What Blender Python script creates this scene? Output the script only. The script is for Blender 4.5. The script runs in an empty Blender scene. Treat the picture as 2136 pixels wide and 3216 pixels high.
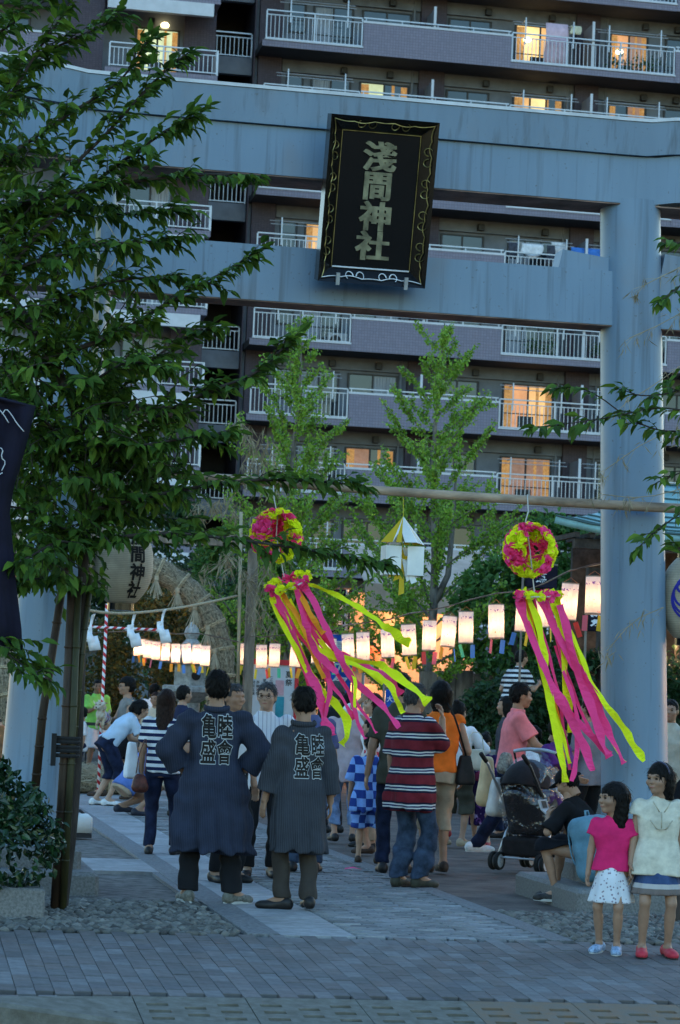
import bpy, bmesh, math, random
import numpy as np
from mathutils import Vector, Matrix, Euler
from mathutils.bvhtree import BVHTree
random.seed(7); rng=np.random.default_rng(7)
R=math.radians
sc=bpy.context.scene; COL=sc.collection
# ------------------------------------------------------------------ camera
PSI,PIT,ROL=R(10.7),R(4.48),R(2.3); FPX=7495.0
CAM=Vector((0,0,1.5))
_f=Vector((math.sin(PSI)*math.cos(PIT),math.cos(PSI)*math.cos(PIT),math.sin(PIT)))
_r0=Vector((math.cos(PSI),-math.sin(PSI),0)); _u0=_r0.cross(_f)
_r=_r0*math.cos(ROL)+_u0*math.sin(ROL); _u=-_r0*math.sin(ROL)+_u0*math.cos(ROL)
cam=bpy.data.cameras.new('camera'); camo=bpy.data.objects.new('camera',cam); COL.objects.link(camo)
camo.matrix_world=Matrix(((_r.x,_u.x,-_f.x,CAM.x),(_r.y,_u.y,-_f.y,CAM.y),(_r.z,_u.z,-_f.z,CAM.z),(0,0,0,1)))
cam.sensor_fit='VERTICAL'; cam.sensor_height=23.6; cam.lens=FPX/3216*23.6
cam.clip_start=.1; cam.clip_end=2000
cam.dof.use_dof=True; cam.dof.focus_distance=17.6; cam.dof.aperture_fstop=5.6
sc.camera=camo
# ------------------------------------------------------------------ sky, sun, exposure (dusk)
SUN_EL,SUN_AZ=R(7.0),R(20.0)
w=bpy.data.worlds.new('World'); sc.world=w; w.use_nodes=True
nt=w.node_tree; nt.nodes.clear()
sky=nt.nodes.new('ShaderNodeTexSky'); sky.sky_type='NISHITA'; sky.sun_disc=False
sky.sun_elevation=SUN_EL; sky.sun_rotation=SUN_AZ; sky.ozone_density=3.4; sky.dust_density=.6; sky.air_density=1.3
bg=nt.nodes.new('ShaderNodeBackground'); bg.inputs[1].default_value=.15
wo=nt.nodes.new('ShaderNodeOutputWorld'); nt.links.new(sky.outputs[0],bg.inputs[0]); nt.links.new(bg.outputs[0],wo.inputs[0])
sun=bpy.data.lights.new('sun','SUN'); sun.energy=.12; sun.angle=R(40); sun.color=(1,.93,.85)
suno=bpy.data.objects.new('sun',sun); COL.objects.link(suno)
_sd=Vector((math.sin(SUN_AZ)*math.cos(SUN_EL),math.cos(SUN_AZ)*math.cos(SUN_EL),math.sin(SUN_EL)))
suno.rotation_euler=_sd.to_track_quat('Z','Y').to_euler()
sc.view_settings.view_transform='Standard'; sc.view_settings.look='None'; sc.view_settings.gamma=1
sc.view_settings.use_curve_mapping=False; sc.view_settings.exposure=2.6
sc.cycles.use_denoising=True; sc.cycles.max_bounces=6; sc.cycles.transparent_max_bounces=10
sc.cycles.sample_clamp_indirect=4.0; sc.cycles.caustics_reflective=False; sc.cycles.caustics_refractive=False
# ------------------------------------------------------------------ pixel helpers (photo pixels 2136x3216 -> world at a chosen distance)
K=2136/1568
def ray(px,py): return _f+_r*((px-1068)/FPX)-_u*((py-1608)/FPX)
def aty(px,py,Y): d=ray(px,py); return CAM+d*(Y/d.y)
def atz(px,py,Z=0): d=ray(px,py); return CAM+d*((Z-CAM.z)/d.z)
def ay(x,y,Y): return aty(x*K,y*K,Y)          # same in 1568-wide coordinates
def az(x,y,Z=0): return atz(x*K,y*K,Z)
# ------------------------------------------------------------------ objects
def tag(o,label=None,cat=None,group=None,kind=None):
    if label: o['label']=label
    if cat: o['category']=cat
    if group: o['group']=group
    if kind: o['kind']=kind
    return o
def empty(name,loc=(0,0,0),rz=0,label=None,cat=None,group=None):
    o=bpy.data.objects.new(name,None); COL.objects.link(o); o.location=loc; o.rotation_euler=(0,0,rz)
    o.empty_display_size=.2
    return tag(o,label,cat,group)
def addobj(name,me,parent=None,mat=None,loc=None,rot=None):
    o=bpy.data.objects.new(name,me); COL.objects.link(o)
    if mat is not None and me is not None and len(me.materials)==0: me.materials.append(mat)
    if parent is not None: o.parent=parent
    if loc is not None: o.location=loc
    if rot is not None: o.rotation_euler=rot
    return o
def mesh(name,v,f,mat=None,smooth=False):
    me=bpy.data.meshes.new(name); me.from_pydata([tuple(map(float,p)) for p in v],[],[tuple(map(int,q)) for q in f]); me.update()
    if mat is not None:
        for m_ in (mat if isinstance(mat,(list,tuple)) else [mat]): me.materials.append(m_)
    if smooth: me.polygons.foreach_set('use_smooth',[True]*len(me.polygons))
    return me
class MB:
    "collects boxes, bars, tubes and sheets into one mesh"
    def __init__(s): s.v=[]; s.f=[]; s.mi=[]; s.cur=0
    def _add(s,v,f):
        b=len(s.v); s.v+= [tuple(p) for p in v]; s.f+=[tuple(i+b for i in q) for q in f]; s.mi+=[s.cur]*len(f); return s
    def box(s,x0,x1,y0,y1,z0,z1,M=None):
        v=[(x,y,z) for z in (z0,z1) for y in (y0,y1) for x in (x0,x1)]
        if M is not None: v=[tuple(M@Vector(p)) for p in v]
        return s._add(v,[(0,2,3,1),(4,5,7,6),(0,1,5,4),(2,6,7,3),(0,4,6,2),(1,3,7,5)])
    def cbox(s,x0,x1,y0,y1,z0,z1,c=.01):
        "box with chamfered vertical and top edges"
        o=[(x0+c,y0),(x1-c,y0),(x1,y0+c),(x1,y1-c),(x1-c,y1),(x0+c,y1),(x0,y1-c),(x0,y0+c)]
        i=[(x0+2*c,y0+c),(x1-2*c,y0+c),(x1-c,y0+2*c),(x1-c,y1-2*c),(x1-2*c,y1-c),(x0+2*c,y1-c),(x0+c,y1-2*c),(x0+c,y0+2*c)]
        v=[(a,b,z0) for a,b in o]+[(a,b,z1-c) for a,b in o]+[(a,b,z1) for a,b in i]
        f=[(k,(k+1)%8,8+(k+1)%8,8+k) for k in range(8)]+[(8+k,8+(k+1)%8,16+(k+1)%8,16+k) for k in range(8)]+[tuple(range(16,24)),tuple(range(7,-1,-1))]
        return s._add(v,f)
    def tube(s,pts,rad,n=8,cap=True,sq=1.0):
        pts=[Vector(p) for p in pts]; N=len(pts)
        if not hasattr(rad,'__len__'): rad=[rad]*N
        v=[];f=[]; up=None
        for i,p in enumerate(pts):
            d=(pts[min(i+1,N-1)]-pts[max(i-1,0)]); d.normalize()
            if up is None: up=Vector((0,0,1)) if abs(d.z)<.9 else Vector((1,0,0))
            a=d.cross(up); a.normalize(); b=a.cross(d); up=b
            for k in range(n):
                t=2*math.pi*k/n; v.append(p+(a*math.cos(t)+b*math.sin(t)*sq)*rad[i])
        for i in range(N-1):
            for k in range(n): f.append((i*n+k,i*n+(k+1)%n,(i+1)*n+(k+1)%n,(i+1)*n+k))
        if cap: f.append(tuple(range(n-1,-1,-1))); f.append(tuple((N-1)*n+k for k in range(n)))
        return s._add(v,f)
    def lathe(s,prof,n=24,c=(0,0,0),cap=True):
        v=[];f=[]
        for r_,z in prof:
            for k in range(n):
                t=2*math.pi*k/n; v.append((c[0]+r_*math.cos(t),c[1]+r_*math.sin(t),c[2]+z))
        for i in range(len(prof)-1):
            for k in range(n): f.append((i*n+k,i*n+(k+1)%n,(i+1)*n+(k+1)%n,(i+1)*n+k))
        if cap: f.append(tuple(range(n-1,-1,-1))); f.append(tuple((len(prof)-1)*n+k for k in range(n)))
        return s._add(v,f)
    def poly(s,pts): return s._add(pts,[tuple(range(len(pts)))])
    def prism(s,xy,z0,z1):
        n=len(xy); v=[(a,b,z0) for a,b in xy]+[(a,b,z1) for a,b in xy]
        return s._add(v,[tuple(range(n-1,-1,-1)),tuple(range(n,2*n))]+[(k,(k+1)%n,n+(k+1)%n,n+k) for k in range(n)])
    def mesh(s,name,mat=None,smooth=False):
        me=mesh(name,s.v,s.f,mat,smooth)
        if any(s.mi): me.polygons.foreach_set('material_index',s.mi)
        return me
    def build(s,name,mat=None,parent=None,smooth=False,loc=None,rot=None):
        return addobj(name,s.mesh(name,mat,smooth),parent,None,loc,rot)
def smooth_angle(o,a=35):
    me=o.data; me.polygons.foreach_set('use_smooth',[True]*len(me.polygons))
    bm=bmesh.new(); bm.from_mesh(me)
    for e in bm.edges:
        if len(e.link_faces)==2 and e.calc_face_angle(0)>R(a): e.smooth=False
    bm.to_mesh(me); bm.free(); return o
# ------------------------------------------------------------------ materials
MATS={}
def srgb(h):
    h=h.lstrip('#'); c=[int(h[i:i+2],16)/255 for i in (0,2,4)]
    return tuple(((x/12.92) if x<=.04045 else ((x+.055)/1.055)**2.4) for x in c)
def mat(name,col,rough=.7,var=.12,scale=6.0,bump=0.0,bscale=60.0,spec=.3,metal=0.0,col2=None,stretch=(1,1,1),sheen=0,trans=0,sub=0,emit=None,estr=0,coat=0,detail=4):
    if name in MATS: return MATS[name]
    m=bpy.data.materials.new(name); m.use_nodes=True; n=m.node_tree.nodes; l=m.node_tree.links
    b=n['Principled BSDF']; b.inputs['Roughness'].default_value=rough; b.inputs['Specular IOR Level'].default_value=spec
    b.inputs['Metallic'].default_value=metal
    if sheen: b.inputs['Sheen Weight'].default_value=sheen
    if coat: b.inputs['Coat Weight'].default_value=coat
    if trans: b.inputs['Transmission Weight'].default_value=trans
    if sub: b.inputs['Subsurface Weight'].default_value=sub; b.inputs['Subsurface Radius'].default_value=(.02,.008,.004)
    tc=n.new('ShaderNodeTexCoord'); mp=n.new('ShaderNodeMapping'); mp.inputs['Scale'].default_value=stretch
    l.new(tc.outputs['Object'],mp.inputs[0])
    nz=n.new('ShaderNodeTexNoise'); nz.inputs['Scale'].default_value=scale; nz.inputs['Detail'].default_value=detail; nz.inputs['Roughness'].default_value=.62
    l.new(mp.outputs[0],nz.inputs['Vector'])
    rp=n.new('ShaderNodeValToRGB'); e=rp.color_ramp.elements
    c2=col2 if col2 else tuple(max(0,c*(1-2*var)) for c in col)
    c1=col if col2 else tuple(min(1,c*(1+1.2*var)) for c in col)
    e[0].position=.32; e[0].color=(*c2,1); e[1].position=.68; e[1].color=(*c1,1)
    l.new(nz.outputs['Fac'],rp.inputs[0]); l.new(rp.outputs[0],b.inputs['Base Color'])
    if emit: 
        b.inputs['Emission Color'].default_value=(*emit,1); b.inputs['Emission Strength'].default_value=estr
    if bump:
        n2=n.new('ShaderNodeTexNoise'); n2.inputs['Scale'].default_value=bscale; n2.inputs['Detail'].default_value=5
        l.new(mp.outputs[0],n2.inputs['Vector'])
        bp=n.new('ShaderNodeBump'); bp.inputs['Strength'].default_value=bump; bp.inputs['Distance'].default_value=.01
        l.new(n2.outputs['Fac'],bp.inputs['Height']); l.new(bp.outputs[0],b.inputs['Normal'])
    m['ramp']=rp.name; MATS[name]=m; return m
def nodes(m): return m.node_tree.nodes,m.node_tree.links,m.node_tree.nodes['Principled BSDF']
def base_socket(m):
    n,l,b=nodes(m); return b.inputs['Base Color'].links[0].from_socket
def mixin(m,fac_socket,col,mode='MIX'):
    "mix a flat colour over the base by a factor socket"
    n,l,b=nodes(m); mx=n.new('ShaderNodeMix'); mx.data_type='RGBA'; mx.blend_type=mode
    l.new(fac_socket,mx.inputs[0]); l.new(base_socket(m),mx.inputs[6])
    if isinstance(col,(tuple,list)): mx.inputs[7].default_value=(*col[:3],1)
    else: l.new(col,mx.inputs[7])
    l.new(mx.outputs[2],b.inputs['Base Color']); return m
def mnode(m,op,a,b=None,c=None):
    n,l,_=nodes(m); k=n.new('ShaderNodeMath'); k.operation=op
    for i,x in enumerate((a,b,c)):
        if x is None: continue
        if isinstance(x,(int,float)): k.inputs[i].default_value=x
        else: l.new(x,k.inputs[i])
    return k.outputs[0]
def coord(m,axis,kind='Object'):
    n,l,_=nodes(m); tc=n.new('ShaderNodeTexCoord'); sp=n.new('ShaderNodeSeparateXYZ'); l.new(tc.outputs[kind],sp.inputs[0]); return sp.outputs['XYZ'.index(axis)]
def stripes(m,axis,period,stops,warp=0,kind='Object',off=0.0):
    "stops: list of (position, colour or None for the base) over one period, constant interpolation"
    n,l,b=nodes(m); c=coord(m,axis,kind)
    if warp:
        nz=n.new('ShaderNodeTexNoise'); nz.inputs['Scale'].default_value=5; nz.inputs['Detail'].default_value=1
        tc=n.new('ShaderNodeTexCoord'); l.new(tc.outputs[kind],nz.inputs['Vector'])
        c=mnode(m,'ADD',c,mnode(m,'MULTIPLY',mnode(m,'SUBTRACT',nz.outputs['Fac'],.5),warp))
    fr=mnode(m,'FRACT',mnode(m,'ADD',mnode(m,'DIVIDE',c,period),off+100.0))
    base=base_socket(m)
    rp=n.new('ShaderNodeValToRGB'); rp.color_ramp.interpolation='CONSTANT'; l.new(fr,rp.inputs[0])
    ra=n.new('ShaderNodeValToRGB'); ra.color_ramp.interpolation='CONSTANT'; l.new(fr,ra.inputs[0])
    for r_ in (rp,ra):
        while len(r_.color_ramp.elements)<len(stops): r_.color_ramp.elements.new(.5)
    for i,(p,cc) in enumerate(stops):
        rp.color_ramp.elements[i].position=p; rp.color_ramp.elements[i].color=(*(cc or (0,0,0)),1)
        ra.color_ramp.elements[i].position=p; ra.color_ramp.elements[i].color=(1,1,1,1) if cc else (0,0,0,1)
    return mixin(m,ra.outputs[0],rp.outputs[0])
# ------------------------------------------------------------------ lettering
_TX={}
def _glyph(ch,off,ext,res):
    k=(ch,off,ext,res)
    if k not in _TX:
        c=bpy.data.curves.new('lettering','FONT'); c.body=ch; c.size=1; c.offset=off; c.extrude=ext; c.resolution_u=res; c.align_x='CENTER'; c.align_y='CENTER'
        o=bpy.data.objects.new('lettering',c); COL.objects.link(o); dg=bpy.context.evaluated_depsgraph_get(); ev=o.evaluated_get(dg); me=ev.to_mesh()
        _TX[k]=([tuple(v.co) for v in me.vertices],[tuple(p.vertices) for p in me.polygons]); ev.to_mesh_clear(); bpy.data.objects.remove(o); bpy.data.curves.remove(c)
    return _TX[k]
def text_mesh(body,size=1.0,off=0.0,ext=0.0,vertical=False,spacing=1.0,res=3):
    "flat lettering in the XY plane, centred on the origin"
    vs=[];fs=[]; chars=list(body) if vertical else [body]
    for i,ch in enumerate(chars):
        co,pf=_glyph(ch,off,ext,res); b=len(vs); dy=((len(chars)-1)/2-i)*spacing if vertical else 0
        cx=(min(p[0] for p in co)+max(p[0] for p in co))/2 if vertical else 0; cy=(min(p[1] for p in co)+max(p[1] for p in co))/2 if vertical else 0
        vs+=[((p[0]-cx)*size,(p[1]-cy+dy)*size,p[2]) for p in co]; fs+=[tuple(k+b for k in q) for q in pf]
    return vs,fs
for _ch,_o,_e in [(c,.022,.006) for c in '淺間神社']+[(c,.022,0.0) for c in '睦會亀盛']+[(c,.03,0) for c in '浅間神社']+[(c,.01,0) for c in '夏祭浅間神社']+[(c,.004,0) for c in '七夕飾短冊願事夏越大祓式茅輪神納涼盆踊']+[(c,.02,0) for c in '浅間夏大祭鷺']: _glyph(_ch,_o,_e,3)
def lerp_path(pts,t):
    n=len(pts)-1; k=min(int(t*n),n-1); u=t*n-k; return pts[k].lerp(pts[k+1],u),(pts[k+1]-pts[k]).normalized()
def smooth_path(pts,it=2):
    pts=[Vector(p) for p in pts]
    for _ in range(it):
        q=[pts[0]]
        for a,b in zip(pts,pts[1:]): q+= [a.lerp(b,.25),a.lerp(b,.75)]
        q.append(pts[-1]); pts=q
    return pts
# ================================================================== SETTING: ground, road, pavements
def rand_mat(name,cols,rough=.8,bump=.2,bscale=80,scale=14,spec=.25,var=.25,dirt=0):
    "colour picked per loose piece or per object"
    m=mat(name,cols[0],rough,var,scale,bump,bscale,spec); n,l,b=nodes(m)
    g=n.new('ShaderNodeNewGeometry'); oi=n.new('ShaderNodeObjectInfo')
    s=mnode(m,'FRACT',mnode(m,'ADD',g.outputs['Random Per Island'],oi.outputs['Random']))
    rp=n.new('ShaderNodeValToRGB'); l.new(s,rp.inputs[0])
    while len(rp.color_ramp.elements)<len(cols): rp.color_ramp.elements.new(.5)
    for i,c in enumerate(cols): rp.color_ramp.elements[i].position=i/(len(cols)-1); rp.color_ramp.elements[i].color=(*c,1)
    mx=n.new('ShaderNodeMix'); mx.data_type='RGBA'; mx.blend_type='MULTIPLY'; mx.inputs[0].default_value=.7
    src=base_socket(m); rb=src.node.color_ramp.elements; rb[0].color=(.62,.62,.62,1); rb[1].color=(1.15,1.15,1.15,1)
    l.new(rp.outputs[0],mx.inputs[6]); l.new(src,mx.inputs[7]); l.new(mx.outputs[2],b.inputs['Base Color'])
    if dirt:
        nz=n.new('ShaderNodeTexNoise'); nz.inputs['Scale'].default_value=1.3; nz.inputs['Detail'].default_value=7; nz.inputs['Roughness'].default_value=.65; l.new(g.outputs['Position'],nz.inputs['Vector'])
        mr=n.new('ShaderNodeMapRange'); mr.inputs[1].default_value=.45; mr.inputs[2].default_value=.72; mr.inputs[4].default_value=dirt; l.new(nz.outputs['Fac'],mr.inputs[0]); mixin(m,mr.outputs[0],(.05,.045,.04))
    return m
m_soil=mat('dark_gravel_soil',(.13,.12,.11),.95,.3,9,.5,160)
m_asph=mat('brown_asphalt',(.105,.085,.075),.9,.25,3,.35,220,detail=8)
m_road=mat('road_asphalt',(.06,.06,.065),.9,.2,8,.4,200)
m_conc=mat('kerb_concrete',(.18,.17,.145),.9,.2,12,.5,120,col2=(.10,.09,.07),detail=8)
m_concr=mat('kerb_concrete_rusty',(.20,.125,.075),.9,.2,9,.5,120,col2=(.14,.13,.11),detail=8)
m_pave=rand_mat('paver',[(.112,.108,.110),(.15,.13,.122),(.132,.13,.13),(.155,.135,.13),(.185,.183,.185),(.118,.114,.118)],dirt=.55)
m_joint=mat('joint_sand',(.03,.03,.031),.95,.2,30)
m_slab=rand_mat('path_granite',[(.26,.262,.265),(.32,.322,.325),(.285,.287,.29),(.35,.352,.35)],.8,.5,60,11,.3,.3,.45)
m_gran=mat('speckled_granite',(.21,.21,.205),.8,.3,55,.25,90,col2=(.10,.10,.098))
m_grand=mat('border_granite',(.15,.155,.16),.8,.25,40,.2,90)
m_cob=rand_mat('river_cobble',[(.11,.10,.09),(.19,.18,.155),(.065,.06,.055),(.25,.235,.205),(.13,.125,.115)],.75,.4,30,9,.3,.3,.5)
o=MB().box(-150,200,15.02,300,-.3,-.03).build('ground',m_asph); tag(o,kind='structure')
o=MB().box(-150,200,-40,11.62,-.45,-.205).build('road',m_road); tag(o,kind='structure')
o=MB().box(-60,80,11.62,12.06,-.45,-.19).build('gutter',m_conc); tag(o,kind='structure')
ZK=-.10
def side_z(y): return ZK+(0-ZK)*max(0,min(1,(y-12.72)/2.3))
# sidewalk: bedding and pavers
b=MB(); b._add([(-40,12.70,ZK-.03),(60,12.70,ZK-.03),(60,15.03,-.03),(-40,15.03,-.03),(-40,12.7,-.5),(60,12.7,-.5),(60,15.03,-.5),(-40,15.03,-.5)],[(0,1,2,3),(4,7,6,5),(0,4,5,1),(2,6,7,3)])
sidewalk=b.build('sidewalk',m_joint); tag(sidewalk,kind='structure')
slope=math.atan2(.10,2.3)
pm=MB().cbox(-.0485,.0485,-.0985,.0985,-.05,0,.002).mesh('paver',m_pave)
cand=[]; 
for i in range(-12,80):
    x=.39+.1*i+.05
    for j in range(0,12):
        y=12.72+.1+.2*j+(.1 if i%2 else 0)-.0
        if y>14.93 : continue
        cand.append((x,y))
    if x<1.36:
        for y in (12.62+(.1 if i%2 else 0)-.2,12.42+(.1 if i%2 else 0)-.0): cand.append((x,y)) if y>12.36+max(0,(x-.6))*.42 and y<12.63+(.1 if i%2 else 0)-.09 else None
def vis(p):
    d=Vector(p)-CAM; z=d.dot(_f)
    return -60<1068+FPX*d.dot(_r)/z<2196 and -60<1608-FPX*d.dot(_u)/z<3290
seen=sorted([c for c in cand if vis((c[0],c[1],side_z(c[1])))],key=lambda c:c[1]); seent=set(seen[:300])
rest=MB()
for (x,y) in cand:
    z=side_z(y)+random.uniform(-.002,.002)
    if (x,y) in seent: addobj('paver',pm,sidewalk,None,(x,y,z),(slope+random.uniform(-.008,.008),random.uniform(-.01,.01),random.uniform(-.006,.006)))
    elif 0<x<8:
        M=Matrix.Translation((x,y,z))@Euler((slope,0,0)).to_matrix().to_4x4()
        rest.box(-.0475,.0475,-.0975,.0975,-.05,0,M)
o=rest.build('paver',m_pave,sidewalk); tag(o,kind='stuff')
# kerb blocks with drain-like slots
kerb=MB().box(-40,60,12.08,12.71,-.5,-.215).build('kerb',m_conc); tag(kerb,kind='structure')
def kerb_mesh(mt):
    b=MB(); W=.594; D=.62
    xs=[0,.09,.285,.415,.605,.72,.91,1.0]; xs=[x*W for x in xs]
    rows3=[(.19,.28),(.43,.52),(.67,.76)]; rows2=[(.31,.40),(.55,.64)]
    for k in range(7):
        x0,x1=xs[k],xs[k+1]; ys=[]
        if k in (1,5): ys=rows3
        elif k==3: ys=rows2
        prev=0.0
        for (a,c) in ys:
            b.cur=0; b.box(x0,x1,prev*D,a*D,-.12,0); b.cur=1; b.box(x0,x1,a*D,c*D,-.12,-.03); b.cur=0; prev=c
        b.box(x0,x1,prev*D,D,-.12,0)
    return b.mesh('kerb_block',[mt,m_joint])
ks=math.atan2(.065,.62)
kA,kB=kerb_mesh(m_conc),kerb_mesh(m_concr)
for k in range(0,12):
    addobj('kerb_block',kB if k in (3,4,5) else kA,kerb,None,(1.39+.6*k+.003,12.085,-.165+random.uniform(-.003,.003)),(ks,random.uniform(-.004,.004),0))
# kerb rising to the left of the dropped section
b=MB(); v=[];f=[]; R4=[(-6,-.03,-.03,12.26),(.2,-.04,-.04,12.26),(.6,-.06,-.06,12.27),(1.385,-.158,-.102,12.69)]
for x,zf,zb,yb in R4: v+=[(x,12.085,-.45),(x,12.085,zf-.02),(x,12.11,zf),(x,yb,zb),(x,yb,-.45)]
for i in range(3):
    for k in range(4): f.append((i*5+k,(i+1)*5+k,(i+1)*5+k+1,i*5+k+1))
f.append((0,1,2,3,4)); f.append((19,18,17,16,15)); b._add(v,f); b.build('kerb_ramp',m_conc,kerb)
for yy in (12.26,12.40,12.54): MB().box(1.15,1.27,yy,yy+.03,-.16,-.118+(12.40-yy)*-.06).build('drain_slot',m_joint,kerb)
# shrine approach path of granite slabs
PX0,PX1=2.57,4.34
path=MB().box(PX0,PX1,15.03,60,-.2,-.028).build('approach_path',m_joint); tag(path,kind='structure')
cells=[]; ys=15.04; j=0; XM=3.06
while ys<46:
    d=random.choice((.55,.6,.65)); 
    xs=[PX0,XM] if ys<33 else [PX0,PX0+(.6 if j%2 else .9),PX1-(.3 if j%2 else .0),PX1]
    for a,c in zip(xs,xs[1:]):
        if c-a>.05: cells.append((a,c,ys,ys+d))
    ys+=d; j+=1
for n_,(a,c,y0,y1) in enumerate(cells):
    MB().cbox(a+.003,c-.003,y0+.003,y1-.003,-.1,random.uniform(-.002,.002),.003).build('slab',m_slab,path)
m_sett=rand_mat('granite_sett',[(.155,.157,.16),(.24,.242,.245),(.19,.192,.198),(.29,.292,.295),(.13,.132,.136)],.8,.6,50,12,.3,.3,.5)
setm=[]
for k in range(4):
    b=MB(); b.cbox(-.094,.094,-.044,.044,-.08,0,.008); b.v=[(x+random.uniform(-.004,.004),y+random.uniform(-.004,.004),z+random.uniform(-.003,.003)) for x,y,z in b.v]; setm.append(b.mesh('sett',m_sett))
y=15.09; j=0; n_=0; rest=MB()
while y<33:
    x=XM+.1-(.1 if j%2 else 0); 
    while x<PX1+.02:
        if x-.05>XM and x<PX1-.04:
            if n_<300 and 15<y<19.4: addobj('sett',setm[n_%4],path,None,(x,y,random.uniform(-.004,.003)),(random.uniform(-.02,.02),random.uniform(-.02,.02),random.uniform(-.02,.02))); n_+=1
            else:
                M=Matrix.Translation((x,y,random.uniform(-.005,.003)))@Euler((random.uniform(-.02,.02),random.uniform(-.02,.02),0)).to_matrix().to_4x4(); rest.box(-.094,.094,-.044,.044,-.08,0,M)
        x+=.2
    y+=.097; j+=1
o=rest.build('sett',m_sett,path); tag(o,kind='stuff')
bd=MB()
for k in range(16): bd.cbox(2.36,2.565,15.04+k*1.2,15.04+k*1.2+1.195,-.2,.006,.004)
o=bd.build('border_strip',m_grand,path)
bd=MB()
for k in range(16): bd.cbox(4.345,4.50,15.04+k*1.2,15.04+k*1.2+1.195,-.2,.004,.004)
o=bd.build('border_strip',m_grand,path)
# sandy bed left of the path, edged with granite; a cross slab further back
o=MB().box(-8,2.30,17.35,19.95,-.2,-.026).build('gravel_bed',m_soil); tag(o,kind='structure')
o=MB().box(-8,2.36,19.96,21.4,-.2,.006).build('cross_path',m_slab); tag(o,kind='structure')
o=MB().box(-8,2.355,21.41,60,-.2,-.018).build('gravel_bed',m_soil); tag(o,kind='structure')
e=MB().box(2.30,2.355,17.3,19.95,-.2,.002).build('bed_edging',m_grand,kerb)
# cobbled beds
bed=MB(); bed.box(-8,2.355,15.04,17.35,-.25,-.024); bed.box(4.505,12,15.04,17.2,-.25,-.024)
cob=bed.build('cobble_bed',m_soil); tag(cob,kind='structure')
def stone(seed):
    r_=random.Random(seed); bm=bmesh.new(); bmesh.ops.create_icosphere(bm,subdivisions=1,radius=1)
    for v_ in bm.verts:
        n_=1+.22*math.sin(3*v_.co.x+seed)+.2*math.sin(4*v_.co.y+2*seed)+r_.uniform(-.13,.13)
        v_.co*=n_
    bm.faces.ensure_lookup_table(); me=bpy.data.meshes.new('cobble'); bm.to_mesh(me); bm.free()
    me.materials.append(m_cob); me.polygons.foreach_set('use_smooth',[True]*len(me.polygons)); return me
stones=[stone(s) for s in range(9)]
pts=[]
for (x0,x1,y0,y1) in ((.2,2.32,15.08,17.33),(4.54,7.4,15.1,17.15)):
    y=y0; j=0
    while y<y1:
        x=x0+(.04 if j%2 else 0)
        while x<x1:
            pts.append((x+random.uniform(-.015,.015),y+random.uniform(-.015,.015))); x+=random.uniform(.055,.09)
        y+=.052; j+=1
vs=[p for p in pts if vis((p[0],p[1],0))]; vs.sort(key=lambda p:p[1]); big=set(vs[:300]); rest=[]
smv=[[v_.co.copy() for v_ in s.vertices] for s in stones]; smf=[[tuple(p.vertices) for p in s.polygons] for s in stones]
sv=[];sf=[]
for p in pts:
    k=random.randrange(9); s=random.uniform(.028,.048); sy=s*random.uniform(.5,.8); sz=random.uniform(.016,.030); rz=random.uniform(-.5,.5)
    if p in big:
        o=addobj('cobble',stones[k],cob,None,(p[0],p[1],-.012),(0,0,rz)); o.scale=(s,sy,sz)
    elif vis((p[0],p[1],0)):
        M=Matrix.Translation((p[0],p[1],-.012))@Euler((0,0,rz)).to_matrix().to_4x4()@Matrix.Diagonal((s,sy,sz,1))
        b0=len(sv); sv+=[tuple(M@c) for c in smv[k]]; sf+=[tuple(i+b0 for i in q) for q in smf[k]]
if sv:
    o=addobj('cobble',mesh('cobble',sv,sf,m_cob,True),cob); tag(o,kind='stuff')
# ================================================================== TORII
m_tor=mat("torii_paint",(.15,.235,.33),.42,.10,1.6,.06,30,.45,col2=(.12,.195,.28),stretch=(1.5,1.5,.25),detail=6)
def add_stains(m,col,scale,lo,hi,stretch):
    n,l,b=nodes(m); tc=n.new('ShaderNodeTexCoord'); mp=n.new('ShaderNodeMapping'); mp.inputs['Scale'].default_value=stretch
    nz=n.new('ShaderNodeTexNoise'); nz.inputs['Scale'].default_value=scale; nz.inputs['Detail'].default_value=6
    l.new(tc.outputs['Object'],mp.inputs[0]); l.new(mp.outputs[0],nz.inputs['Vector'])
    mr=n.new('ShaderNodeMapRange'); mr.inputs[1].default_value=lo; mr.inputs[2].default_value=hi; mr.inputs[4].default_value=.75; l.new(nz.outputs['Fac'],mr.inputs[0])
    return mixin(m,mr.outputs[0],col)
add_stains(m_tor,(.165,.185,.22),2.2,.58,.78,(1,1,.5)); add_stains(m_tor,(.07,.105,.145),6,.53,.74,(3.0,3.0,.12)); add_stains(m_tor,(.08,.09,.10),30,.66,.75,(1,1,1))
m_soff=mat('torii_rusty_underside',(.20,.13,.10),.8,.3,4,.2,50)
TX,TY=3.585,18.42
torii=empty('torii_gate',(TX,TY,0),0,'tall blue-grey painted torii gate spanning the shrine approach','torii gate')
def pil(sx):
    b=MB(); prof=[]; zs=[.30,.34,.42,1.5,3,4.5,5.61]
    v=[];f=[];n=40
    for i,z in enumerate(zs):
        t=z/5.61; r_=.272-.028*t; cx=sx*(2.418-.222*t)
        if z<.35: r_=.30
        for k in range(n):
            a=2*math.pi*k/n; v.append((cx+r_*math.cos(a),r_*math.sin(a),z))
    for i in range(len(zs)-1):
        for k in range(n): f.append((i*n+k,i*n+(k+1)%n,(i+1)*n+(k+1)%n,(i+1)*n+k))
    b._add(v,f); return smooth_angle(b.build('pillar',m_tor,torii),40)
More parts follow.
